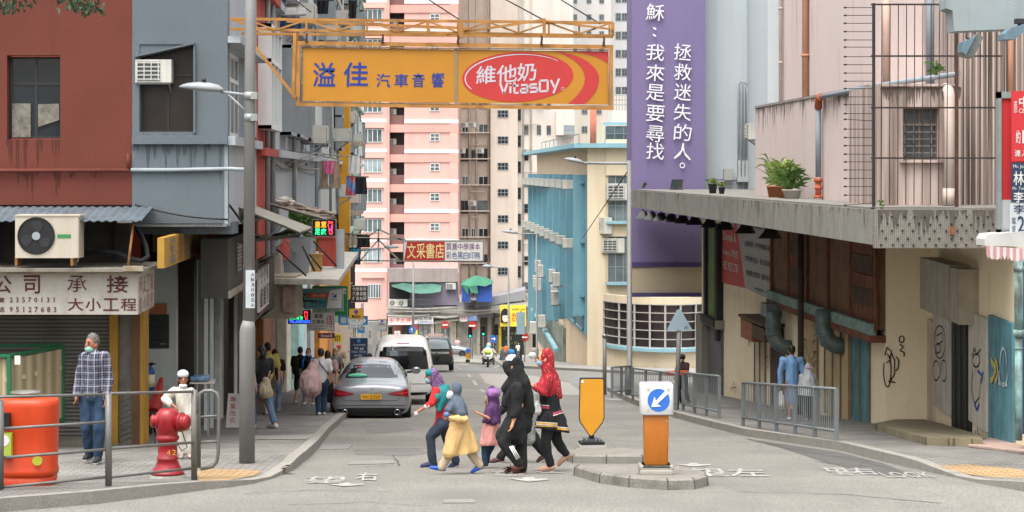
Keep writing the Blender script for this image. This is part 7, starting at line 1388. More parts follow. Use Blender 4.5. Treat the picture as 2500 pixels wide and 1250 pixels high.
m=MB();m.sm=True;m.loft([ellr(.10,.10,.42,.05),ellr(.26,.12,.50,.15),ellr(.30,.12,.70,.18),ellr(.25,.11,.86,.2),ellr(.18,.10,1.0,.24),ellr(.10,.06,1.06,.26)]);part(sco,'front_fairing',m,M('scooter_white','#d8d8d2',.3,.05,coat=.4))
m=MB();m.sm=True;m.loft([ellr(.15,.04,.72,.04),ellr(.19,.05,.84,.07),ellr(.12,.04,.95,.12)]);part(sco,'lime_panel',m,M('lime_panel','#a8b83a',.35,.05));m=MB();m.ell(LOC(q(0,.04,.60)),.17,.05,.06,14,8);part(sco,'headlight',m,M('headlight','#c9cdd0',.1,.05));m=MB();m.ell(LOC(q(0,-.02,.38)),.12,.2,.1,12,8);part(sco,'mudguard',m,plastic)
m=MB();m.sm=True;m.loft([ellr(.14,.02,1.02,.22),ellr(.13,.02,1.12,.28),ellr(.07,.02,1.18,.32)]);part(sco,'windscreen',m,M('teal_screen','#2f9aa8',.15,.05));m=MB();m.tube([q(-.36,.32,1.02),q(-.15,.28,1.03),q(.15,.28,1.03),q(.36,.32,1.02)],.018,8);part(sco,'handlebar',m,black)
for sg in(-1,1):m=MB();m.bar(q(sg*.28,.3,1.03),q(sg*.38,.32,1.2),.015);m.ell(LOC(q(sg*.40,.32,1.23)),.07,.02,.045,10,6);part(sco,'mirror',m,black)
m=MB();m.sm=True;m.loft([ellr(.18,.3,.30,.9),ellr(.24,.55,.45,.95),ellr(.22,.55,.72,1.0),ellr(.15,.45,.80,1.0)]);m.box(LOC(q(0,.5,.3)),-.22,.22,-.25,.25,-.04,.04);part(sco,'rear_body',m,M('scooter_grey','#77786f',.4,.1))
m=MB();m.sm=True;m.ell(LOC(P(1300,868,122)),.25,.2,.2,14,8);solo('round_mirror',m,M('scooter_white'),'small round white traffic mirror left of the woman in the red hijab','mirror')
# ================================================================ PEOPLE
def blob(caps,vox,amp=0.0,fr=(9,9,3.5),cut=None,seed=0,smooth=4):
 m=MB()
 for c in caps:
  if c[0]=='E':m.ell(c[1],*c[2:5],18,12)
  else:
   a,ra_,b,rb_=c;a,b=Vector(a),Vector(b);d=(b-a);d=d.normalized()if d.length>1e-5 else Vector((0,0,1))
   m.tube([a-d*ra_,a-d*ra_*.75,a-d*ra_*.35,a,b,b+d*rb_*.35,b+d*rb_*.75,b+d*rb_],[ra_*.08,ra_*.66,ra_*.94,ra_,rb_,rb_*.94,rb_*.66,rb_*.08],14)
 me=mkmesh('tmp',m,M('white_paint'));o=bpy.data.objects.new('tmp',me);COL.objects.link(o);q=o.modifiers.new('r','REMESH');q.mode='VOXEL';q.voxel_size=vox;q=o.modifiers.new('s','SMOOTH');q.iterations=smooth;q.factor=.5
 dg=bpy.context.evaluated_depsgraph_get();e=bpy.data.meshes.new_from_object(o.evaluated_get(dg));r=MB();off=Vector((seed*3.1,seed*1.7,0))
 for v in e.vertices:
  p=Vector(v.co)
  if amp:p=p+Vector(v.normal)*amp*1.5*(noise.noise(Vector((p.x*fr[0],p.y*fr[1],p.z*fr[2]))+off)+.6*noise.noise(Vector((p.x*fr[0]*2.3,p.y*fr[1]*2.3,p.z*fr[2]*2))+off))
  if cut:z=cut(p);p.z=max(p.z,z)
  r.v.append(p)
 r.f=[tuple(p.vertices)for p in e.polygons];r.mi=[0]*len(r.f);r.smooth=[True]*len(r.f)
 bpy.data.objects.remove(o);bpy.data.meshes.remove(me);bpy.data.meshes.remove(e);return r
skinA=M('skin_tan','#b98465',.6,.06,12,spec=.35);skinB=M('skin_brown','#93604a',.6,.06,12,spec=.35);skinC=M('skin_light','#c6967a',.6,.06,12,spec=.35)
hairb=M('black_hair','#17130f',.5,.3,20,spec=.5);hairg=M('grey_hair','#55504b',.6,.4,30);maskb=M('blue_mask','#7aa3bd',.8,.05);maskw=M('white_mask','#c9ccce',.8,.05)
maskg=M('mint_mask','#84b5a6',.8,.05);eyem=M('eye_dark','#1a1412',.3,0)
class Fig:
 def __init__(s,label,D,J,H=1.6,face=(-1,0),vox=.012,skin=skinA,group=None,hands=True,bare=()):
  s.D,s.k=D,H/1.65;k=s.k;s.J={n:P(v[0],v[1],D+(v[2]if len(v)>2 else 0))for n,v in J.items()};J=s.J;s.f=Vector((face[0],face[1],0)).normalized();s.sd=Vector((-s.f.y,s.f.x,0));s.vox=vox;s.seed=len(label)
  lo=min(p.z for p in J.values());c=J['pv'];s.t=thing('person',label,'person',(c.x,c.y,lo-.03),group)
  caps=[('E',s.hl(J['hd']),.074*k,.094*k,.112*k),(J['hd']-Vector((0,0,.07*k)),.05*k,J['nk'],.052*k),(J['nk'],.05*k,J['ch'],.098*k),(J['ch'],.098*k,J['pv'],.096*k)]
  hd=J['hd'];caps+=[(hd+s.f*.085*k+Vector((0,0,.012*k)),.011*k,hd+s.f*.108*k-Vector((0,0,.024*k)),.015*k),(hd+s.f*.06*k-Vector((0,0,.085*k)),.03*k,hd+s.f*.07*k-Vector((0,0,.07*k)),.035*k)]
  for sg in(-1,1):caps.append((hd+s.sd*sg*.077*k-s.f*.01,.016*k,hd+s.sd*sg*.08*k-Vector((0,0,.03*k)),.012*k))
  for a in 'LR':
   caps+=s.limb('s'+a,.040,'e'+a,.034,'w'+a,.024);caps+=s.limb('h'+a,.070,'k'+a,.048,'a'+a,.034);caps.append((J['ch'],.07*k,J['s'+a],.044*k));caps.append((J['pv'],.08*k,J['h'+a],.07*k))
   caps+=s.foot(a,.0);
   if hands:caps+=s.hand(a)
  s.part('body',skin,caps,0)
 def hl(s,c,back=0.0,up=0.0):
  ang=math.atan2(s.f.x,-s.f.y);m=Matrix.Translation(c-s.f*back+Vector((0,0,up)))@Matrix.Rotation(ang,4,'Z');return lambda x,y,z=0:m@Vector((x,y,z))
 def limb(s,a,ra_,b,rb_,c=None,rc=0,add=0.0):
  k,J=s.k,s.J;o=[(J[a],ra_*k+add,J[b],rb_*k+add)]
  if c:o.append((J[b],rb_*k+add,J[c],rc*k+add))
  return o
 def foot(s,a,add=0.0):
  J,k=s.J,s.k;an,to=J['a'+a],J['t'+a];d=(to-an);heel=an-Vector((0,0,.035*k))-d*.18+Vector((0,0,d.z*.2));return[(heel,.034*k+add,an.lerp(to,.55)-Vector((0,0,.012*k)),.035*k+add),(an.lerp(to,.55)-Vector((0,0,.012*k)),.036*k+add,to,.026*k+add)]
 def hand(s,a,curl=.5):
  J,k=s.J,s.k;w_,e=J['w'+a],J['e'+a];d=(w_-e).normalized();n=d.cross(Vector((0,1,0)));n=n.normalized()if n.length>.2 else Vector((1,0,0));b=d.cross(n).normalized();o=[(w_,.022*k,w_+d*.07*k,.024*k),(w_+d*.03*k+b*.02*k,.016*k,w_+d*.08*k+b*.03*k,.014*k),(w_+d*.03*k-b*.02*k,.016*k,w_+d*.08*k-b*.03*k,.014*k)]
  for i,L in enumerate((.058,.068,.07,.06)):
   c0=w_+d*.085*k+b*(i-1.5)*.02*k;c1=c0+(d*.75-n*curl*.4).normalized()*L*.5*k;c2=c1+(d*.45-n*curl).normalized()*L*.55*k;o+=[(c0,.0095*k,c1,.009*k),(c1,.009*k,c2,.0075*k)]
  t0=w_+d*.03*k-b*.03*k;t1=t0+(d*.6-b*.8-n*.3).normalized()*.04*k;o+=[(t0,.012*k,t1,.0105*k),(t1,.0105*k,t1+(d*.9-n*.4).normalized()*.03*k,.0085*k)];return o
 def part(s,nm,mat,caps,amp=.0,cut=None,fr=(9,9,3.5),label=None,vox=None,smooth=4):
  return part(s.t,nm,blob(caps,vox or s.vox,amp,fr,cut,s.seed,smooth if amp else 2),mat,label,recalc=False)
 def C(s,a,ra_,b,rb_):g=lambda q:s.J[q]if isinstance(q,str)else P(q[0],q[1],s.D+(q[2]if len(q)>2 else 0));return(g(a),ra_*.88,g(b),rb_*.88)
 def cutline(s,x0,y0,x1,y1):return lambda p:(CY-(y0+(p.x/p.y*F+CX-x0)*(y1-y0)/(x1-x0)))*p.y/F
 def top(s,mat,sleeve='short',amp=.012,add=.012,nm='shirt',cut=None,hem=.35,fr=(9,9,3.5)):
  J,k=s.J,s.k;hp=J['pv'].lerp(J['hL'],hem);c=[(J['nk']-Vector((0,0,.03)),.06*k+add,J['ch'],.12*k+add),(J['ch'],.125*k+add,J['pv'],.125*k+add)]
  for a in 'LR':
   c+=[(J['ch'],.09*k+add,J['s'+a],.055*k+add)]
   c+=s.limb('s'+a,.052,'e'+a,.044,'w'+a,.034,add=add)if sleeve=='long' else[(J['s'+a],.055*k+add,J['s'+a].lerp(J['e'+a],.7),.05*k+add)]if sleeve=='short' else[]
  return s.part(nm,mat,c,amp,cut,fr)
 def legs(s,mat,amp=.012,add=.016,to=1.0,nm='trousers'):
  J,k=s.J,s.k;c=[(J['pv']+Vector((0,0,.04)),.118*k+add,J['pv']-Vector((0,0,.04)),.115*k+add)]
  for a in 'LR':
   c+=[(J['pv'],.1*k+add,J['h'+a],.09*k+add)];kn=J['k'+a]
   if to>=1:c+=s.limb('h'+a,.088,'k'+a,.06,'a'+a,.044,add=add)
   elif to>.5:c+=[(J['h'+a],.088*k+add,kn,.06*k+add),(kn,.06*k+add,kn.lerp(J['a'+a],(to-.5)*2),.05*k+add)]
   else:c+=[(J['h'+a],.09*k+add,J['h'+a].lerp(kn,to*2),.075*k+add)]
  return s.part(nm,mat,c,amp)
 def shoes(s,mat,add=.010,nm='shoe',sole=None):
  for a in 'LR':
   s.part(nm,mat,s.foot(a,add),0)
   if sole:s.part('sole',sole,[(p-Vector((0,0,.028*s.k)),r*.8,q-Vector((0,0,.028*s.k)),r2*.8)for p,r,q,r2 in s.foot(a,add)],0)
 def hair(s,mat=hairb,long=0.0,back=.018,up=.022):
  k=s.k;c=[('E',s.hl(s.J['hd'],back*k,up*k),.083*k,.094*k,.110*k)]
  if long:c+=[(s.J['hd']-s.f*.06*k,.075*k,s.J['hd']-s.f*.09*k-Vector((0,0,long)),.06*k)]
  return s.part('hair',mat,c,.006,fr=(30,30,12))
 def eyes(s):
  m=MB();k=s.k
  for sg in(-1,1):c=s.J['hd']+s.f*.086*k+s.sd*sg*.032*k+Vector((0,0,.012*k));m.ell(LOC(c),.013*k,.013*k,.008*k,8,6);m.bar(c-s.sd*.02*k+Vector((0,0,.022*k)),c+s.sd*.02*k+Vector((0,0,.022*k)),.008*k)
  part(s.t,'eyes',m,eyem)
 def mask(s,mat,dy=0.0):k=s.k;return s.part('face_mask',mat,[('E',s.hl(s.J['hd'],-.035*k,-.048*k+dy),.058*k,.075*k,.058*k)],0)
 def hijab(s,mat,drape,amp=.012,back=.022,nm='headscarf',fr=(10,10,4),cut=None,open_=True):
  k=s.k;c=[('E',s.hl(s.J['hd'],back*k,.02*k),.098*k,.102*k,.126*k),(s.J['hd']-s.f*.03*k-Vector((0,0,.06*k)),.085*k,s.J['nk']-Vector((0,0,.02)),.10*k)];return s.part(nm,mat,c+drape,amp,cut,fr)
nearD=lambda y,e=0:gD(y,e)
black_cl=M('black_fabric','#19191b',.9,.25,8,.4,30,grain=.3)
jean=M('dark_jeans','#2b3442',.9,.2,9,grain=.2);jeanb=M('blue_jeans','#23384f',.9,.2,9,grain=.2);jeanl=M('light_jeans','#5f7590',.9,.15,9,grain=.2)
D=nearD(1142);f=Fig('girl leaning forward in a teal top and purple headscarf, leading the crossing family',D,dict(hd=(1054,920),nk=(1072,944),ch=(1080,962),pv=(1082,1030),sL=(1066,955,-.12),eL=(1053,985,-.2),wL=(1028,1000,-.22),sR=(1086,952,.12),eR=(1090,985,.14),wR=(1098,1010,.12),hL=(1080,1038,-.07),kL=(1051,1066,-.08),aL=(1057,1128,-.06),tL=(1031,1138,-.08),hR=(1084,1038,.07),kR=(1096,1080,.08),aR=(1112,1126,.1),tR=(1098,1142,.1)),1.42,(-1,-.15),.010,skinB)
purp=M('purple_print','#5d4168',.85,.3,14,spot=.20,spotcol='#a58aa8',spotscale=42);teal=M('teal_fabric','#15696c',.8,.12,8);redf=M('red_fabric','#a31c20',.85,.1,8)
f.hijab(purp,[f.C((1066,925),.09,(1074,945),.085)],.010);f.part('headband',teal,[('E',f.hl(f.J['hd'],-.018,.05),.080,.072,.062)],0);f.mask(maskb);f.eyes()
f.part('teal_cape',teal,[f.C((1074,947),.10,(1077,968),.165),f.C((1078,966,-.03),.16,(1073,1000,-.14),.04),f.C((1072,955),.09,(1064,968,-.14),.08),f.C((1082,955),.12,(1092,968),.09)],.012)
f.part('red_tunic',redf,[f.C('ch',.11,(1086,1000),.125),f.C((1084,995),.12,(1080,1040),.135),f.C((1075,1030),.09,(1064,1040,-.04),.05),f.C('sL',.07,'eL',.055),f.C('eL',.055,(1046,990,-.205),.05),f.C('sR',.07,'eR',.06),f.C('eR',.06,'wR',.045),f.C((1090,1030),.1,(1096,1046),.07)],.014,f.cutline(1056,1039,1098,1049))
f.part('cuff',M('lace_white','#c9b9b0',.9,.2,20),[f.C((1045,990,-.205),.045,(1040,993,-.207),.04)],0);f.legs(jean);f.shoes(M('navy_shoe','#23294a',.7,.2,14),sole=M('shoe_sole','#b5b0ac',.7))
m=MB();m.sm=True;m.ell(LOC(P(1016,1010,D-.24)),.032,.032,.032,14,10);solo('ball',m,M('pale_ball','#d6b3b0',.5,.05),'small pale pink ball held in the hand of the leaning girl','ball')
D=nearD(1157);f=Fig('child in a grey headscarf, white mask and long cream tunic, second from the front',D,dict(hd=(1110,954),nk=(1114,978),ch=(1116,1000),pv=(1120,1050),sL=(1118,990,-.12),eL=(1134,1024,-.16),wL=(1100,1021,-.2),sR=(1114,990,.12),eR=(1118,1020,.14),wR=(1098,1022,.1),hL=(1118,1060,-.07),kL=(1102,1100,-.08),aL=(1079,1141,-.08),tL=(1052,1141,-.09),hR=(1124,1060,.07),kR=(1146,1098,.08),aR=(1171,1136,.08),tR=(1152,1152,.08)),1.16,(-1,-.25),.009,skinB)
greyh=M('slate_headscarf','#4d5866',.85,.1,8,grain=.15);crm_=M('cream_tunic','#bf9d68',.85,.07,7,grain=.06)
f.hijab(greyh,[f.C((1114,975),.09,(1112,995),.125),f.C((1118,985),.1,(1128,1010,-.05),.10),f.C((1122,1000),.1,(1138,1018,-.03),.035),f.C((1116,984,-.07),.1,(1124,1008,-.12),.095),f.C((1110,985,-.06),.09,(1098,1000,-.12),.06),f.C((1108,985),.08,(1090,1000,-.08),.03),f.C((1118,985),.1,(1122,1005,.08),.09)],.014,.03);f.part('face_mask',maskw,[f.C((1099,962,-.04),.05,(1098,966,-.03),.052)],0);f.eyes()
f.part('tunic',crm_,[f.C((1117,1014),.11,(1120,1040),.125),f.C((1120,1035),.125,(1108,1105,-.02),.12),f.C((1122,1035),.125,(1150,1098,.02),.12),f.C((1118,1040),.13,(1128,1105),.16),f.C((1112,1060,-.06),.13,(1101,1104,-.11),.125),f.C((1096,1100,-.05),.07,(1092,1118,-.04),.05),f.C((1128,1008,-.13),.05,'eL',.058),f.C('eL',.058,'wL',.045)],.016,f.cutline(1084,1120,1174,1102),(8,8,3))
f.legs(M('cream_trousers','#a8977f',.85,.12,10),.012,.02);f.shoes(M('blue_sandal','#2350a8',.6,.15),.004,'sandal');m=MB();m.sm=True;m.ell(LOC(P(1090,1012,D-.27)),.04,.04,.035,12,8);solo('toy',m,M('blue_toy','#4a6d9a',.6,.2,20),'small blue toy held by the child in the cream tunic','toy')
D=nearD(1143);f=Fig('small child in a violet headscarf and pink dress, one arm held out',D,dict(hd=(1200,960),nk=(1204,983),ch=(1203,1003),pv=(1200,1045),sL=(1204,1000,-.06),eL=(1196,1022,-.16),wL=(1170,1010,-.22),sR=(1200,995,.1),eR=(1190,1010,.14),wR=(1186,985,.1),hL=(1198,1052,-.06),kL=(1184,1090,-.07),aL=(1184,1130,-.06),tL=(1163,1140,-.06),hR=(1202,1052,.06),kR=(1200,1088,.06),aR=(1192,1108,.1),tR=(1190,1130,.1)),1.06,(-1,.1),.009,skinA)
purd=M('violet_headscarf','#45264f',.85,.25,8);pinkd_=M('dusty_pink_dress','#b57c74',.85,.1,8)
f.hijab(purd,[f.C((1205,985),.085,(1204,1005),.115),f.C((1206,1000),.11,(1212,1030),.075),f.C((1200,1000),.1,(1184,1028,-.06),.045),f.C((1203,965),.09,(1205,985),.095),f.C((1203,995,-.06),.09,(1206,1028,-.1),.075),f.C((1198,1000,-.1),.07,(1190,1026,-.14),.05)],.012,.026,cut=f.cutline(1180,1034,1216,1042));f.part('scarf_print',M('violet_print','#7d5788',.85,.45,18),[('E',f.hl(f.J['hd'],.024,.0),.094,.098,.085)],.004)
f.part('dress',pinkd_,[f.C('ch',.10,'pv',.105),f.C((1200,1030),.1,(1192,1085),.11),f.C((1200,1035),.1,(1208,1085),.13),f.C((1196,1050),.1,(1184,1082,-.07),.085),f.C((1196,1045,-.05),.12,(1190,1082,-.09),.13)],.016,f.cutline(1166,1090,1222,1087),(12,12,2));f.legs(jeanb,.008,.012);f.shoes(M('dark_striped_shoe','#2a2a2c',.7,.4,30),.006,sole=M('shoe_sole'))
D=nearD(1157);f=Fig('woman all in black with a white underscarf edge and striped track trousers',D,dict(hd=(1252,893),nk=(1259,925),ch=(1262,950),pv=(1262,1030),sL=(1262,945,-.16),eL=(1262,1000,-.2),wL=(1253,1030,-.22),sR=(1262,942,.16),eR=(1256,985,.18),wR=(1244,1012,.12),hL=(1256,1040,-.08),kL=(1228,1078,-.1),aL=(1266,1132,-.09),tL=(1236,1151,-.12),hR=(1270,1040,.08),kR=(1272,1090,.08),aR=(1276,1143,.06),tR=(1256,1153,.05)),1.58,(-1,.25),.011,skinA)
f.part('underscarf',M('white_underscarf','#c9c9cf',.85,.05),[('E',f.hl(f.J['hd'],-.006,.078),.084,.088,.070)],0)
f.hijab(black_cl,[f.C((1258,900),.115,(1268,930),.125),f.C((1262,935),.13,(1262,955),.16),f.C((1250,935),.1,(1232,950),.05),f.C((1275,935),.13,(1290,1000,.05),.10),f.C((1280,980,.05),.1,(1296,1016,.1),.035),('E',f.hl(f.J['hd'],-.02,-.05),.09,.095,.085),('E',f.hl(f.J['hd'],-.036,.0),.09,.10,.085)],.016,.012)
f.part('coat',black_cl,[f.C('ch',.14,(1260,1000),.135),f.C((1260,1000),.135,(1258,1060),.14),f.C((1250,1030),.12,(1222,1066,-.06),.08),f.C((1262,1050),.14,(1268,1072),.11),f.C('sL',.085,'eL',.078),f.C('eL',.078,(1256,1014,-.21),.07),f.C('sR',.085,'eR',.07),f.C('eR',.07,'wR',.05),f.C((1280,1000),.08,(1288,1050,.08),.06),f.C((1250,960),.12,(1238,985),.08)],.016,f.cutline(1204,1078,1300,1090))
f.legs(black_cl,.01,.02);m=MB()
for i in range(3):a,b=P(1244+i*3.6,1090-i*1,D-.19),P(1262+i*3.4,1122-i*2.5,D-.165);m.tube([a,a.lerp(b,.5)-Vector((0,.012,0)),b],.0075,6)
part(f.t,'white_stripe',m,white);f.shoes(M('brown_sandal','#5a2f28',.6,.2),.004,'sandal');m=MB();rnd=random.Random(2)
for i in range(50):c=P(1243,1146,D-.16);leaf_blade(m,c,c+Vector((rnd.gauss(0,.035),rnd.gauss(-.02,.03),rnd.gauss(.01,.03))),.012)
part(f.t,'sandal_tassel',m,black_cl,recalc=False)
D=nearD(1130);f=Fig('woman half hidden behind the woman in black, in dark clothes and a lacy grey shawl',D,dict(hd=(1259,897),nk=(1265,928),ch=(1274,955),pv=(1276,1030),sL=(1276,948,-.1),eL=(1284,995,.05),wL=(1270,1020,.05),sR=(1272,948,.14),eR=(1250,985,.16),wR=(1222,1003,.1),hL=(1272,1040,-.06),kL=(1244,1080,-.02),aL=(1222,1116,0),tL=(1199,1128,0),hR=(1284,1040,.08),kR=(1308,1078,.1),aR=(1330,1107,.12),tR=(1314,1126,.12)),1.52,(-1,0),.012,skinA)
f.hijab(black_cl,[f.C('nk',.11,'ch',.15)],.01,.03);f.top(black_cl,'long',.014,.03,'coat');f.legs(black_cl,.012,.018);f.part('shawl',M('grey_lace','#77787a',.9,.35,26,spot=.1,spotcol='#c5c5c5',spotscale=34),[f.C((1284,960,.02),.12,(1296,1020,.02),.085),f.C((1294,1015),.09,(1294,1072),.085),f.C((1280,1050),.06,(1290,1078),.07)],.018,f.cutline(1260,1080,1300,1092));f.shoes(M('dark_red_trainer','#3d2025',.7,.3,14),.008,sole=M('shoe_sole'))
D=nearD(1150);f=Fig('woman in a red flowered headscarf and black skirt with yellow bands, last in the family',D,dict(hd=(1329,876),nk=(1338,906),ch=(1340,930),pv=(1344,1015),sL=(1340,925,-.15),eL=(1330,962,-.2),wL=(1306,946,-.2),sR=(1342,925,.15),eR=(1330,958,.18),wR=(1303,942,.1),hL=(1340,1025,-.08),kL=(1332,1080,-.08),aL=(1345,1134,-.06),tL=(1317,1147,-.08),hR=(1348,1025,.08),kR=(1360,1078,.1),aR=(1382,1106,.12),tR=(1364,1134,.12)),1.6,(-1,-.1),.011,skinA)
redh=M('red_flowered_headscarf','#8c1822',.85,.15,8,spot=.13,spotcol='#d8b3a8',spotscale=30)
f.hijab(redh,[f.C((1338,890),.105,(1342,915),.13),f.C((1342,920),.14,(1342,950),.175),f.C((1336,930),.13,(1318,948,-.1),.07),f.C((1346,940),.15,(1348,962),.14),f.C((1345,935,.1),.1,(1344,955,.1),.1),f.C((1328,940,-.12),.08,(1312,943,-.18),.05),f.C('sL',.07,'eL',.06),f.C('eL',.058,'wL',.042),f.C('sR',.07,'eR',.06),f.C('eR',.058,'wR',.042)],.016,.04,cut=f.cutline(1300,962,1368,974));f.mask(maskb);f.eyes()
f.part('skirt',M('black_skirt','#17171a',.9,.2,10,grain=.2),[f.C((1342,965),.15,(1342,1000),.165),f.C((1342,1000),.165,(1333,1044,-.03),.175),f.C((1346,1000),.15,(1364,1050),.155),f.C((1352,1000),.12,(1378,1056),.09),f.C((1340,1020,-.06),.15,(1336,1046,-.08),.14)],.014,f.cutline(1308,1045,1391,1058),(14,14,2));yb=M('yellow_band','#b98f3a',.85,.1);pb=M('magenta_band','#a03a55',.85,.3,30);wb=M('white_band_cloth','#c5c0b8',.85)
sk=f.t.children[-1];wl=wloc(sk);bv=BVHTree.FromPolygons([v.co+wl for v in sk.data.vertices],[tuple(p.vertices)for p in sk.data.polygons])
def band(mat_,x0,x1,ya,yb_,dy,n=14):
 m=MB();h=lambda x,y:(lambda r:r[0]+r[1]*.006 if r[0]else None)(bv.ray_cast(Vector(),P(x,y,10).normalized()))
 for i in range(n):
  a,b=x0+(x1-x0)*i/n,x0+(x1-x0)*(i+1)/n;y,y2=ya+(yb_-ya)*i/n,ya+(yb_-ya)*(i+1)/n;q=[h(a,y-dy),h(b,y2-dy),h(b,y2+dy),h(a,y+dy)]
  if all(q):m.quad(*q)
 if m.v:part(f.t,'skirt_band',m,mat_,recalc=False)
for ya in(1030,1036):band(wb,1306,1360,ya,ya+3,.9)
band(yb,1306,1360,1033,1036,2);band(yb,1306,1360,1039.5,1042,1.2);band(yb,1360,1392,1046,1050,2.2);band(wb,1360,1392,1042,1046,.9)
band(pb,1318,1341,994,995,3);band(wb,1318,1341,989,990,.9);band(pb,1350,1378,1011,1001,3);band(wb,1350,1378,1015,1006,.9)
f.legs(black_cl,.01,.012);f.shoes(M('beige_sandal','#a87f66',.6,.15),.004,'sandal')
m=MB();bg_=blob([(P(1312,985,D-.1),.04,P(1311,1002,D-.1),.062)],.012,.012,(14,14,8));bg_.tube([P(1312,976,D-.1),P(1312,962,D-.12)],.012,6);solo('plastic_bag',bg_,M('translucent_white_bag','#b9bab8',.5,.08),'white plastic bag carried by the woman in the red headscarf','bag',recalc=False)
D=nearD(1131,pe);f=Fig('older man in a plaid shirt and mint mask looking down by the shutter',D,dict(hd=(224,840),nk=(230,860),ch=(231,882),pv=(227,962),sL=(205,874),eL=(193,922,-.02),wL=(188,962,-.1),sR=(256,870),eR=(266,920),wR=(260,970,-.1),hL=(214,975),kL=(210,1045,-.06),aL=(219,1106,.08),tL=(208,1118,-.06),hR=(242,975),kR=(243,1045,-.1),aR=(240,1114,-.06),tR=(232,1126,-.22)),1.66,(-.55,-.8),.011,skinB)
plaid=bpy.data.materials.new('plaid_shirt');plaid.use_nodes=True;nt=plaid.node_tree;N=nt.nodes;L=nt.links;tc=N.new('ShaderNodeTexCoord');prev=None
for ax,fq in(('X',1.9),('Z',1.9),('X',5.4),('Z',5.4)):
 w_=N.new('ShaderNodeTexWave');w_.bands_direction=ax;w_.inputs['Scale'].default_value=fq*1.9;w_.inputs['Distortion'].default_value=.6;L.new(tc.outputs['Object'],w_.inputs['Vector']);r=N.new('ShaderNodeMapRange');r.inputs[1].default_value=.86 if fq<3 else.92;r.inputs[2].default_value=.95 if fq<3 else.98;r.inputs[4].default_value=.5;L.new(w_.outputs['Fac'],r.inputs[0])
 if prev is None:prev=r.outputs[0]
 else:a=N.new('ShaderNodeMath');a.operation='ADD';a.use_clamp=True;L.new(prev,a.inputs[0]);L.new(r.outputs[0],a.inputs[1]);prev=a.outputs[0]
x=N.new('ShaderNodeMix');x.data_type='RGBA';L.new(prev,x.inputs[0]);x.inputs[6].default_value=(*lin('#1d2030'),1);x.inputs[7].default_value=(*lin('#8d8d9a'),1);L.new(x.outputs[2],N['Principled BSDF'].inputs['Base Color']);N['Principled BSDF'].inputs['Roughness'].default_value=.9
f.top(plaid,'long',.014,.016);f.legs(jeanb,.016,.02);f.hair(hairg,0,.02,.035);f.mask(maskg,-.01);f.eyes();f.shoes(M('black_trainer','#232427',.7,.2),.010,sole=M('shoe_sole'));f.part('belt',black,[f.C((212,957,-.1),.03,(244,957,-.1),.03)],0)
D=nearD(1119,pe);f=Fig('boy in a white robe and cap, hand on hip, behind the hydrant',D,dict(hd=(447,925),nk=(447,944),ch=(446,962),pv=(455,1018),sL=(428,955),eL=(402,974,-.02),wL=(424,990,-.16),sR=(466,953),eR=(472,985),wR=(470,1012,-.05),hL=(447,1025),kL=(446,1065),aL=(444,1105),tL=(442,1117,-.14),hR=(463,1025),kR=(463,1065),aR=(461,1105),tR=(464,1116,-.14)),1.24,(.25,-1),.009,skinB)
robe=M('white_robe','#b9b3a8',.85,.05,6,grain=.05);f.hair(hairb,0,.012,.012);f.part('cap',M('white_knit_cap','#c5c8d2',.85,.06),[('E',f.hl(f.J['hd'],.012,.062),.078,.085,.062)],0);f.eyes();f.part('face_mask',maskw,[('E',f.hl(f.J['hd'],-.03,-.09),.056,.062,.026)],0)
f.part('robe',robe,[f.C('nk',.055,'ch',.105),f.C('ch',.11,'pv',.12),f.C('pv',.12,(455,1045),.13),f.C('ch',.08,'sL',.062),f.C('sL',.062,'eL',.062),f.C('eL',.062,(415,986,-.1),.055),f.C('ch',.08,'sR',.06),f.C('sR',.06,'eR',.055),f.C('eR',.055,'wR',.045)],.014,f.cutline(430,1047,480,1047));f.legs(robe,.012,.02);f.shoes(M('pale_sandal','#8d7f74',.7),.004,'sandal')
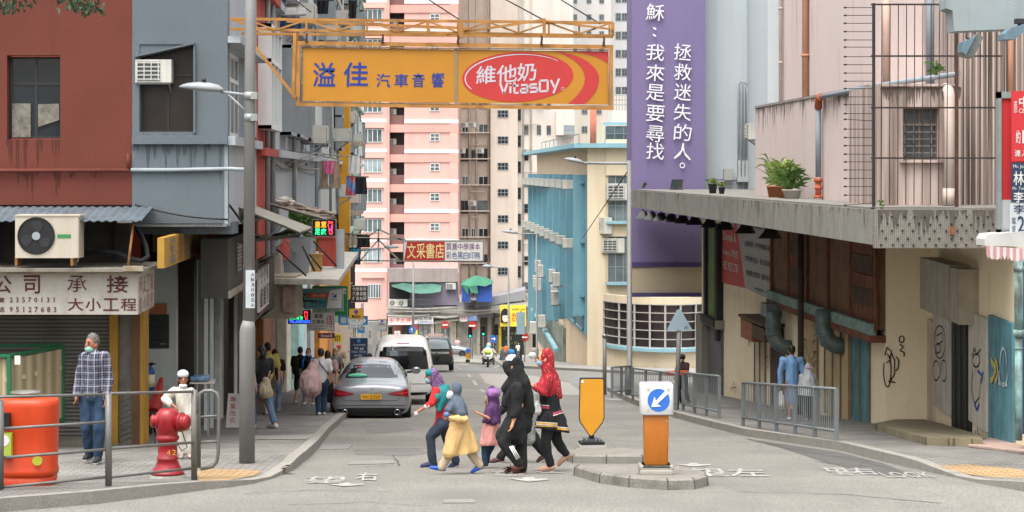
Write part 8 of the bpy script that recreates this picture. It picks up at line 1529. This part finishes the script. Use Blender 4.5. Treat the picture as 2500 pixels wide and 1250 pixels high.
def walker(label,x,yt,yf,face,topm,botm,e=pe,hairm=hairb,sleeve='short',to=1.0,skirt=0,mask=None,stride=.12,H=None,skin=skinA,long=0,shoem=None,vox=None,cap=None,arm=(0,0),D=None,group=None,dress=None):
 D=D or gD(yf,e);h=yf-yt;H=H or h*D/F;fx,fy=face;n=math.hypot(fx,fy);fx,fy=fx/n,fy/n;sx,sy=-fy,fx;q=F/D;sw=.105*h;J={}
 def j(nm,up,lat=0,fwd=0):J[nm]=(x+(sx*lat+fx*fwd)*H*q,yf-up*h,(sy*lat+fy*fwd)*H)
 j('hd',.925,0,.015);j('nk',.845);j('ch',.74);j('pv',.53)
 for s_,a,st in((-1,'L',stride),(1,'R',-stride)):
  am=arm[0 if a=='L' else 1];j('s'+a,.80,.115*s_);j('e'+a,.635,.15*s_,-st*.35+am*.08);j('w'+a,.49+am*.12,.145*s_,-st*.6+am*.24);j('h'+a,.50,.052*s_);j('k'+a,.275,.055*s_,st*.75+.03);j('a'+a,.045,.055*s_,st-(.03 if st>0 else.06));j('t'+a,.018,.06*s_,st+.10)
 f=Fig(label,D,J,H,face,vox or max(.012,.00035*D),skin,group,hands=D<70)
 if dress:f.part('dress',dress,[f.C('nk',.07,'ch',.13),f.C('ch',.13,'pv',.14),f.C('pv',.14,(x,yf-.3*h),.2)],.012,f.cutline(x-50,yf-.3*h,x+50,yf-.3*h))
 else:
  f.top(topm,sleeve,.010,.022)
  if skirt:f.part('skirt',botm,[f.C('pv',.14,(x,yf-skirt*h),.17)],.014,f.cutline(x-50,yf-skirt*h,x+50,yf-skirt*h),(12,12,2))
  else:f.legs(botm,.010,.018,to,'trousers' if to>.6 else 'shorts')
 if cap:f.part('cap',cap,[('E',f.hl(f.J['hd'],-.01,.045),.09,.105,.075),(f.J['hd']+f.f*.1+Vector((0,0,.05)),.03,f.J['hd']+f.f*.15+Vector((0,0,.045)),.02)],0)
 f.hair(hairm,long)
 if mask:f.mask(mask)
 if D<80:f.eyes()
 f.shoes(shoem or M('white_trainer','#b9b8b4',.7,.15),.010);return f
gp_='walkers on the left pavement';dkt=M('dark_tee','#1d1d20',.9,.2,8);wht=M('white_tee','#c5c5c4',.85,.06,8);khk=M('khaki_shorts','#5d5346',.9,.15,8);tote=M('cream_tote','#a89b80',.9,.2,9,grain=.1)
f=walker('woman in a black tee with a cream tote, half behind the lamp post',640,842,1045,(-.6,.9),dkt,jeanl,stride=-.14,skin=skinC,to=.92,long=.06)
tb=blob([(P(652,930,f.D-.3),.07,P(649,955,f.D-.3),.13),(P(646,950,f.D-.3),.12,P(655,962,f.D-.3),.09)],.014,.02);tb.tube([P(660,905,f.D-.25),P(652,928,f.D-.3)],.012,6);solo('tote_bag',tb,tote,'cream cloth tote hanging from the arm of the woman in the black tee','bag',recalc=False)
walker('man in a pale yellow tee and beige cap walking away',654,836,1012,(-.2,1),M('yellow_tee','#bfb065',.85,.06,8),M('olive_shorts','#6b604a',.9,.15,8),stride=.1,to=.45,cap=M('beige_cap','#9a8466',.85,.1),skin=skinC)
walker('woman with long brown hair, dark top and pale jeans ahead of the yellow tee',671,852,1004,(.1,1),M('dark_plum_top','#2a2226',.9,.2,8),M('pale_jeans','#7d95ad',.9,.12,8),stride=.06,long=.2,hairm=M('brown_hair','#2e1d17',.6,.3,20))
f=walker('student in black carrying a dark backpack, seen from behind',733,846,985,(.2,1),dkt,M('dark_shorts','#2a2320',.9,.2,8),stride=.1,to=.55);m=blob([(f.J['ch']-f.f*.18-Vector((0,0,.02)),.14,f.J['pv']-f.f*.2+Vector((0,0,.1)),.15)],.016,.012);solo('backpack',m,M('dark_green_pack','#2b3027',.85,.25,8),'dark green backpack worn by the student in black','backpack',recalc=False)
f=walker('student with a white mask, black shirt and blue rucksack straps facing the camera',753,850,990,(-.15,-1),dkt,M('black_shorts','#1c1c20',.9,.2,8),stride=.1,to=.5,mask=maskw,skin=skinC);m=MB()
for s_ in(-1,1):m.tube([f.J['nk']+f.sd*.07*s_+Vector((0,.05,.02)),f.J['ch']+f.sd*.11*s_+f.f*.15+Vector((0,0,.06)),f.J['ch']+f.sd*.12*s_+f.f*.15-Vector((0,0,.1))],.03,8)
solo('rucksack_straps',m,M('bright_blue_strap','#2a6bb5',.7,.1),'bright blue rucksack straps on the masked student in black','rucksack')
f=walker('man in a white tee and jeans shouldering a huge pink checked bag',784,850,1013,(-.15,1),wht,jeanb,stride=.08,hairm=M('dark_grey_hair','#2c2825',.6,.4,25),skin=skinA,arm=(.3,0))
m=blob([(P(757,925,f.D-.3),.24,P(759,944,f.D-.3),.26),(P(762,895,f.D-.25),.10,P(758,925,f.D-.3),.2),(P(770,882,f.D-.2),.06,P(764,900,f.D-.25),.1)],.02,.03,(6,6,3));solo('checked_bag',m,Mwave('pink_check','#a57a7c','#c9b3b0',16,'D',.8,.35,'#6d4a52',0,.2),'huge pale pink checked sack carried on the shoulder of the white-shirted man','bag',recalc=False)
m=MB();m.tube([f.J['nk']+Vector((-.06,.05,0)),f.J['ch']+Vector((.0,-.19,.05)),f.J['pv']+Vector((.18,-.12,.12))],.014,6);solo('bag_strap',m,M('navy_strap','#20294a',.8),'navy strap across the back of the man with the checked bag','strap')
walker('woman with long dark hair in a pink striped top and long black skirt',800,855,1004,(.1,1),M('pink_stripe_top','#a07f80',.85,.2,12),black_cl,stride=.08,skirt=.14,long=.18)
walker('woman in a grey tee and white mask facing the camera beside the parked car',817,851,962,(.1,-1),M('grey_tee','#7d7a76',.85,.1,8),M('cream_trousers'),stride=.04,mask=maskw,sleeve='short')
walker('street seller in a bright red sun hat behind the masked woman',828,842,935,(-.3,-1),M('beige_shirt','#9a8272',.85,.1),dkt,stride=.04,cap=M('red_hat','#b52a28',.8,.1),H=1.6)
walker('grey-haired man seen over the roof of the white van',936,822,925,(.2,1),M('slate_top','#4d5058',.85,.1),dkt,D=74,e=0,hairm=hairg,stride=.05)
walker('dark-haired man with a rucksack seen over the roof of the white van',958,824,925,(-.1,1),M('olive_top','#3d3b35',.85,.1),dkt,D=74,e=0,stride=.05)
walker('man in a white shirt standing at the open door of the black people carrier',1040,832,892,(-.4,-1),wht,M('brown_trousers','#4a3a30',.9),D=96,e=0,stride=.03,mask=maskw,skin=skinC)
walker('person in pink by the estate agency doorway',1117,824,867,(.3,-1),M('pink_top','#c59a9c',.85),M('pale_trousers','#9a9a94',.9),D=203,e=0,stride=.05)
walker('girl in a grey pinafore dress at the far corner',1226,846,894,(.2,-1),wht,dkt,D=gD(894,.13),e=0,stride=.06,dress=M('slate_dress','#50525f',.85),skin=skinC)
walker('person in a bright blue top at the far corner',1248,846,896,(-.1,1),M('sky_blue_top','#2b78b5',.8),M('grey_trousers','#55565a',.9),D=gD(896,.13),e=0,stride=.05)
walker('person in an orange top standing at the shop under the yellow banner',1236,838,884,(.1,1),M('orange_top','#b5673a',.85),khk,D=150,e=0,stride=.04);walker('person in white with arms folded under the yellow banner',1266,836,878,(-.2,-1),wht,M('grey_trousers'),D=165,e=0,stride=.03,arm=(1,1))
f=walker('man in a dark brown tee and cap behind the barriers with an orange trolley',1667,866,985,(-.6,-.8),M('brown_tee','#2e1f20',.9,.15),dkt,stride=.06,sleeve='short',cap=M('dark_cap','#26262a',.85),mask=maskw,arm=(.5,.5),skin=skinB)
m=MB();m.box(LOC(P(1654,915,f.D-.4),.3),-.28,.28,-.1,.1,0,.1);tr_=solo('trolley_box',m,M('trolley_orange','#c24a26',.6,.1),'orange box top on the trolley of the man in brown','trolley')
blues=M('sky_blue_robe','#7097c0',.85,.06,6,grain=.05);f=walker('man in a long pale blue tunic walking away behind the long barrier',1933,842,1026,(-.2,1),blues,blues,stride=.07,sleeve='long',skin=skinB,skirt=.2)
f=walker('child in a long white veil walking beside the man in pale blue',1972,890,1026,(-.15,1),wht,M('grey_trousers'),stride=.06,sleeve='long',skin=skinB)
f.hijab(M('white_veil','#b9b9bd',.85,.06,6),[f.C((1972,905),.1,(1973,935),.2),f.C((1973,930),.2,(1974,965),.26),f.C((1962,950),.14,(1952,965),.08),f.C((1985,950),.14,(1996,962),.08)],.02,.0,cut=f.cutline(1940,962,2005,972),nm='veil');f.part('headband',M('pale_pink_band','#c9a0a8',.85),[(f.J['hd']-f.f*.09+f.sd*.07+Vector((0,0,.03)),.02,f.J['hd']-f.f*.11-f.sd*.07+Vector((0,0,.03)),.02)],0)
m=blob([(P(1906,960,f.D-.1),.05,P(1905,985,f.D-.1),.13)],.016,.02);solo('plastic_bag',m,M('translucent_white_bag'),'white shopping bag with a red print hanging beside the man in pale blue','bag',recalc=False)
D=Dsco;f=Fig('scooter rider in a pale jacket and white helmet, riding towards the camera',D+.55,dict(hd=(1193,844),nk=(1193,851),ch=(1193,857),pv=(1192,876),sL=(1183,854),eL=(1177,863,-.1),wL=(1178,861,-.38),sR=(1203,854),eR=(1210,863,-.1),wR=(1208,861,-.38),hL=(1188,877),kL=(1180,874,-.42),aL=(1180,888,-.3),tL=(1180,890,-.45),hR=(1197,877),kR=(1205,874,-.42),aR=(1205,888,-.3),tR=(1205,890,-.45)),1.65,(0,-1),.025,skinA,hands=False)
f.top(M('pale_beige_jacket','#b3a391',.85,.08),'long',.01,.03,'jacket');f.legs(M('khaki_trousers','#6b6458',.9),.01,.02);f.part('helmet',M('helmet_white','#b9b9b6',.3,.1),[('E',f.hl(f.J['hd'],.02,.03),.13,.14,.14)],0);f.shoes(black)
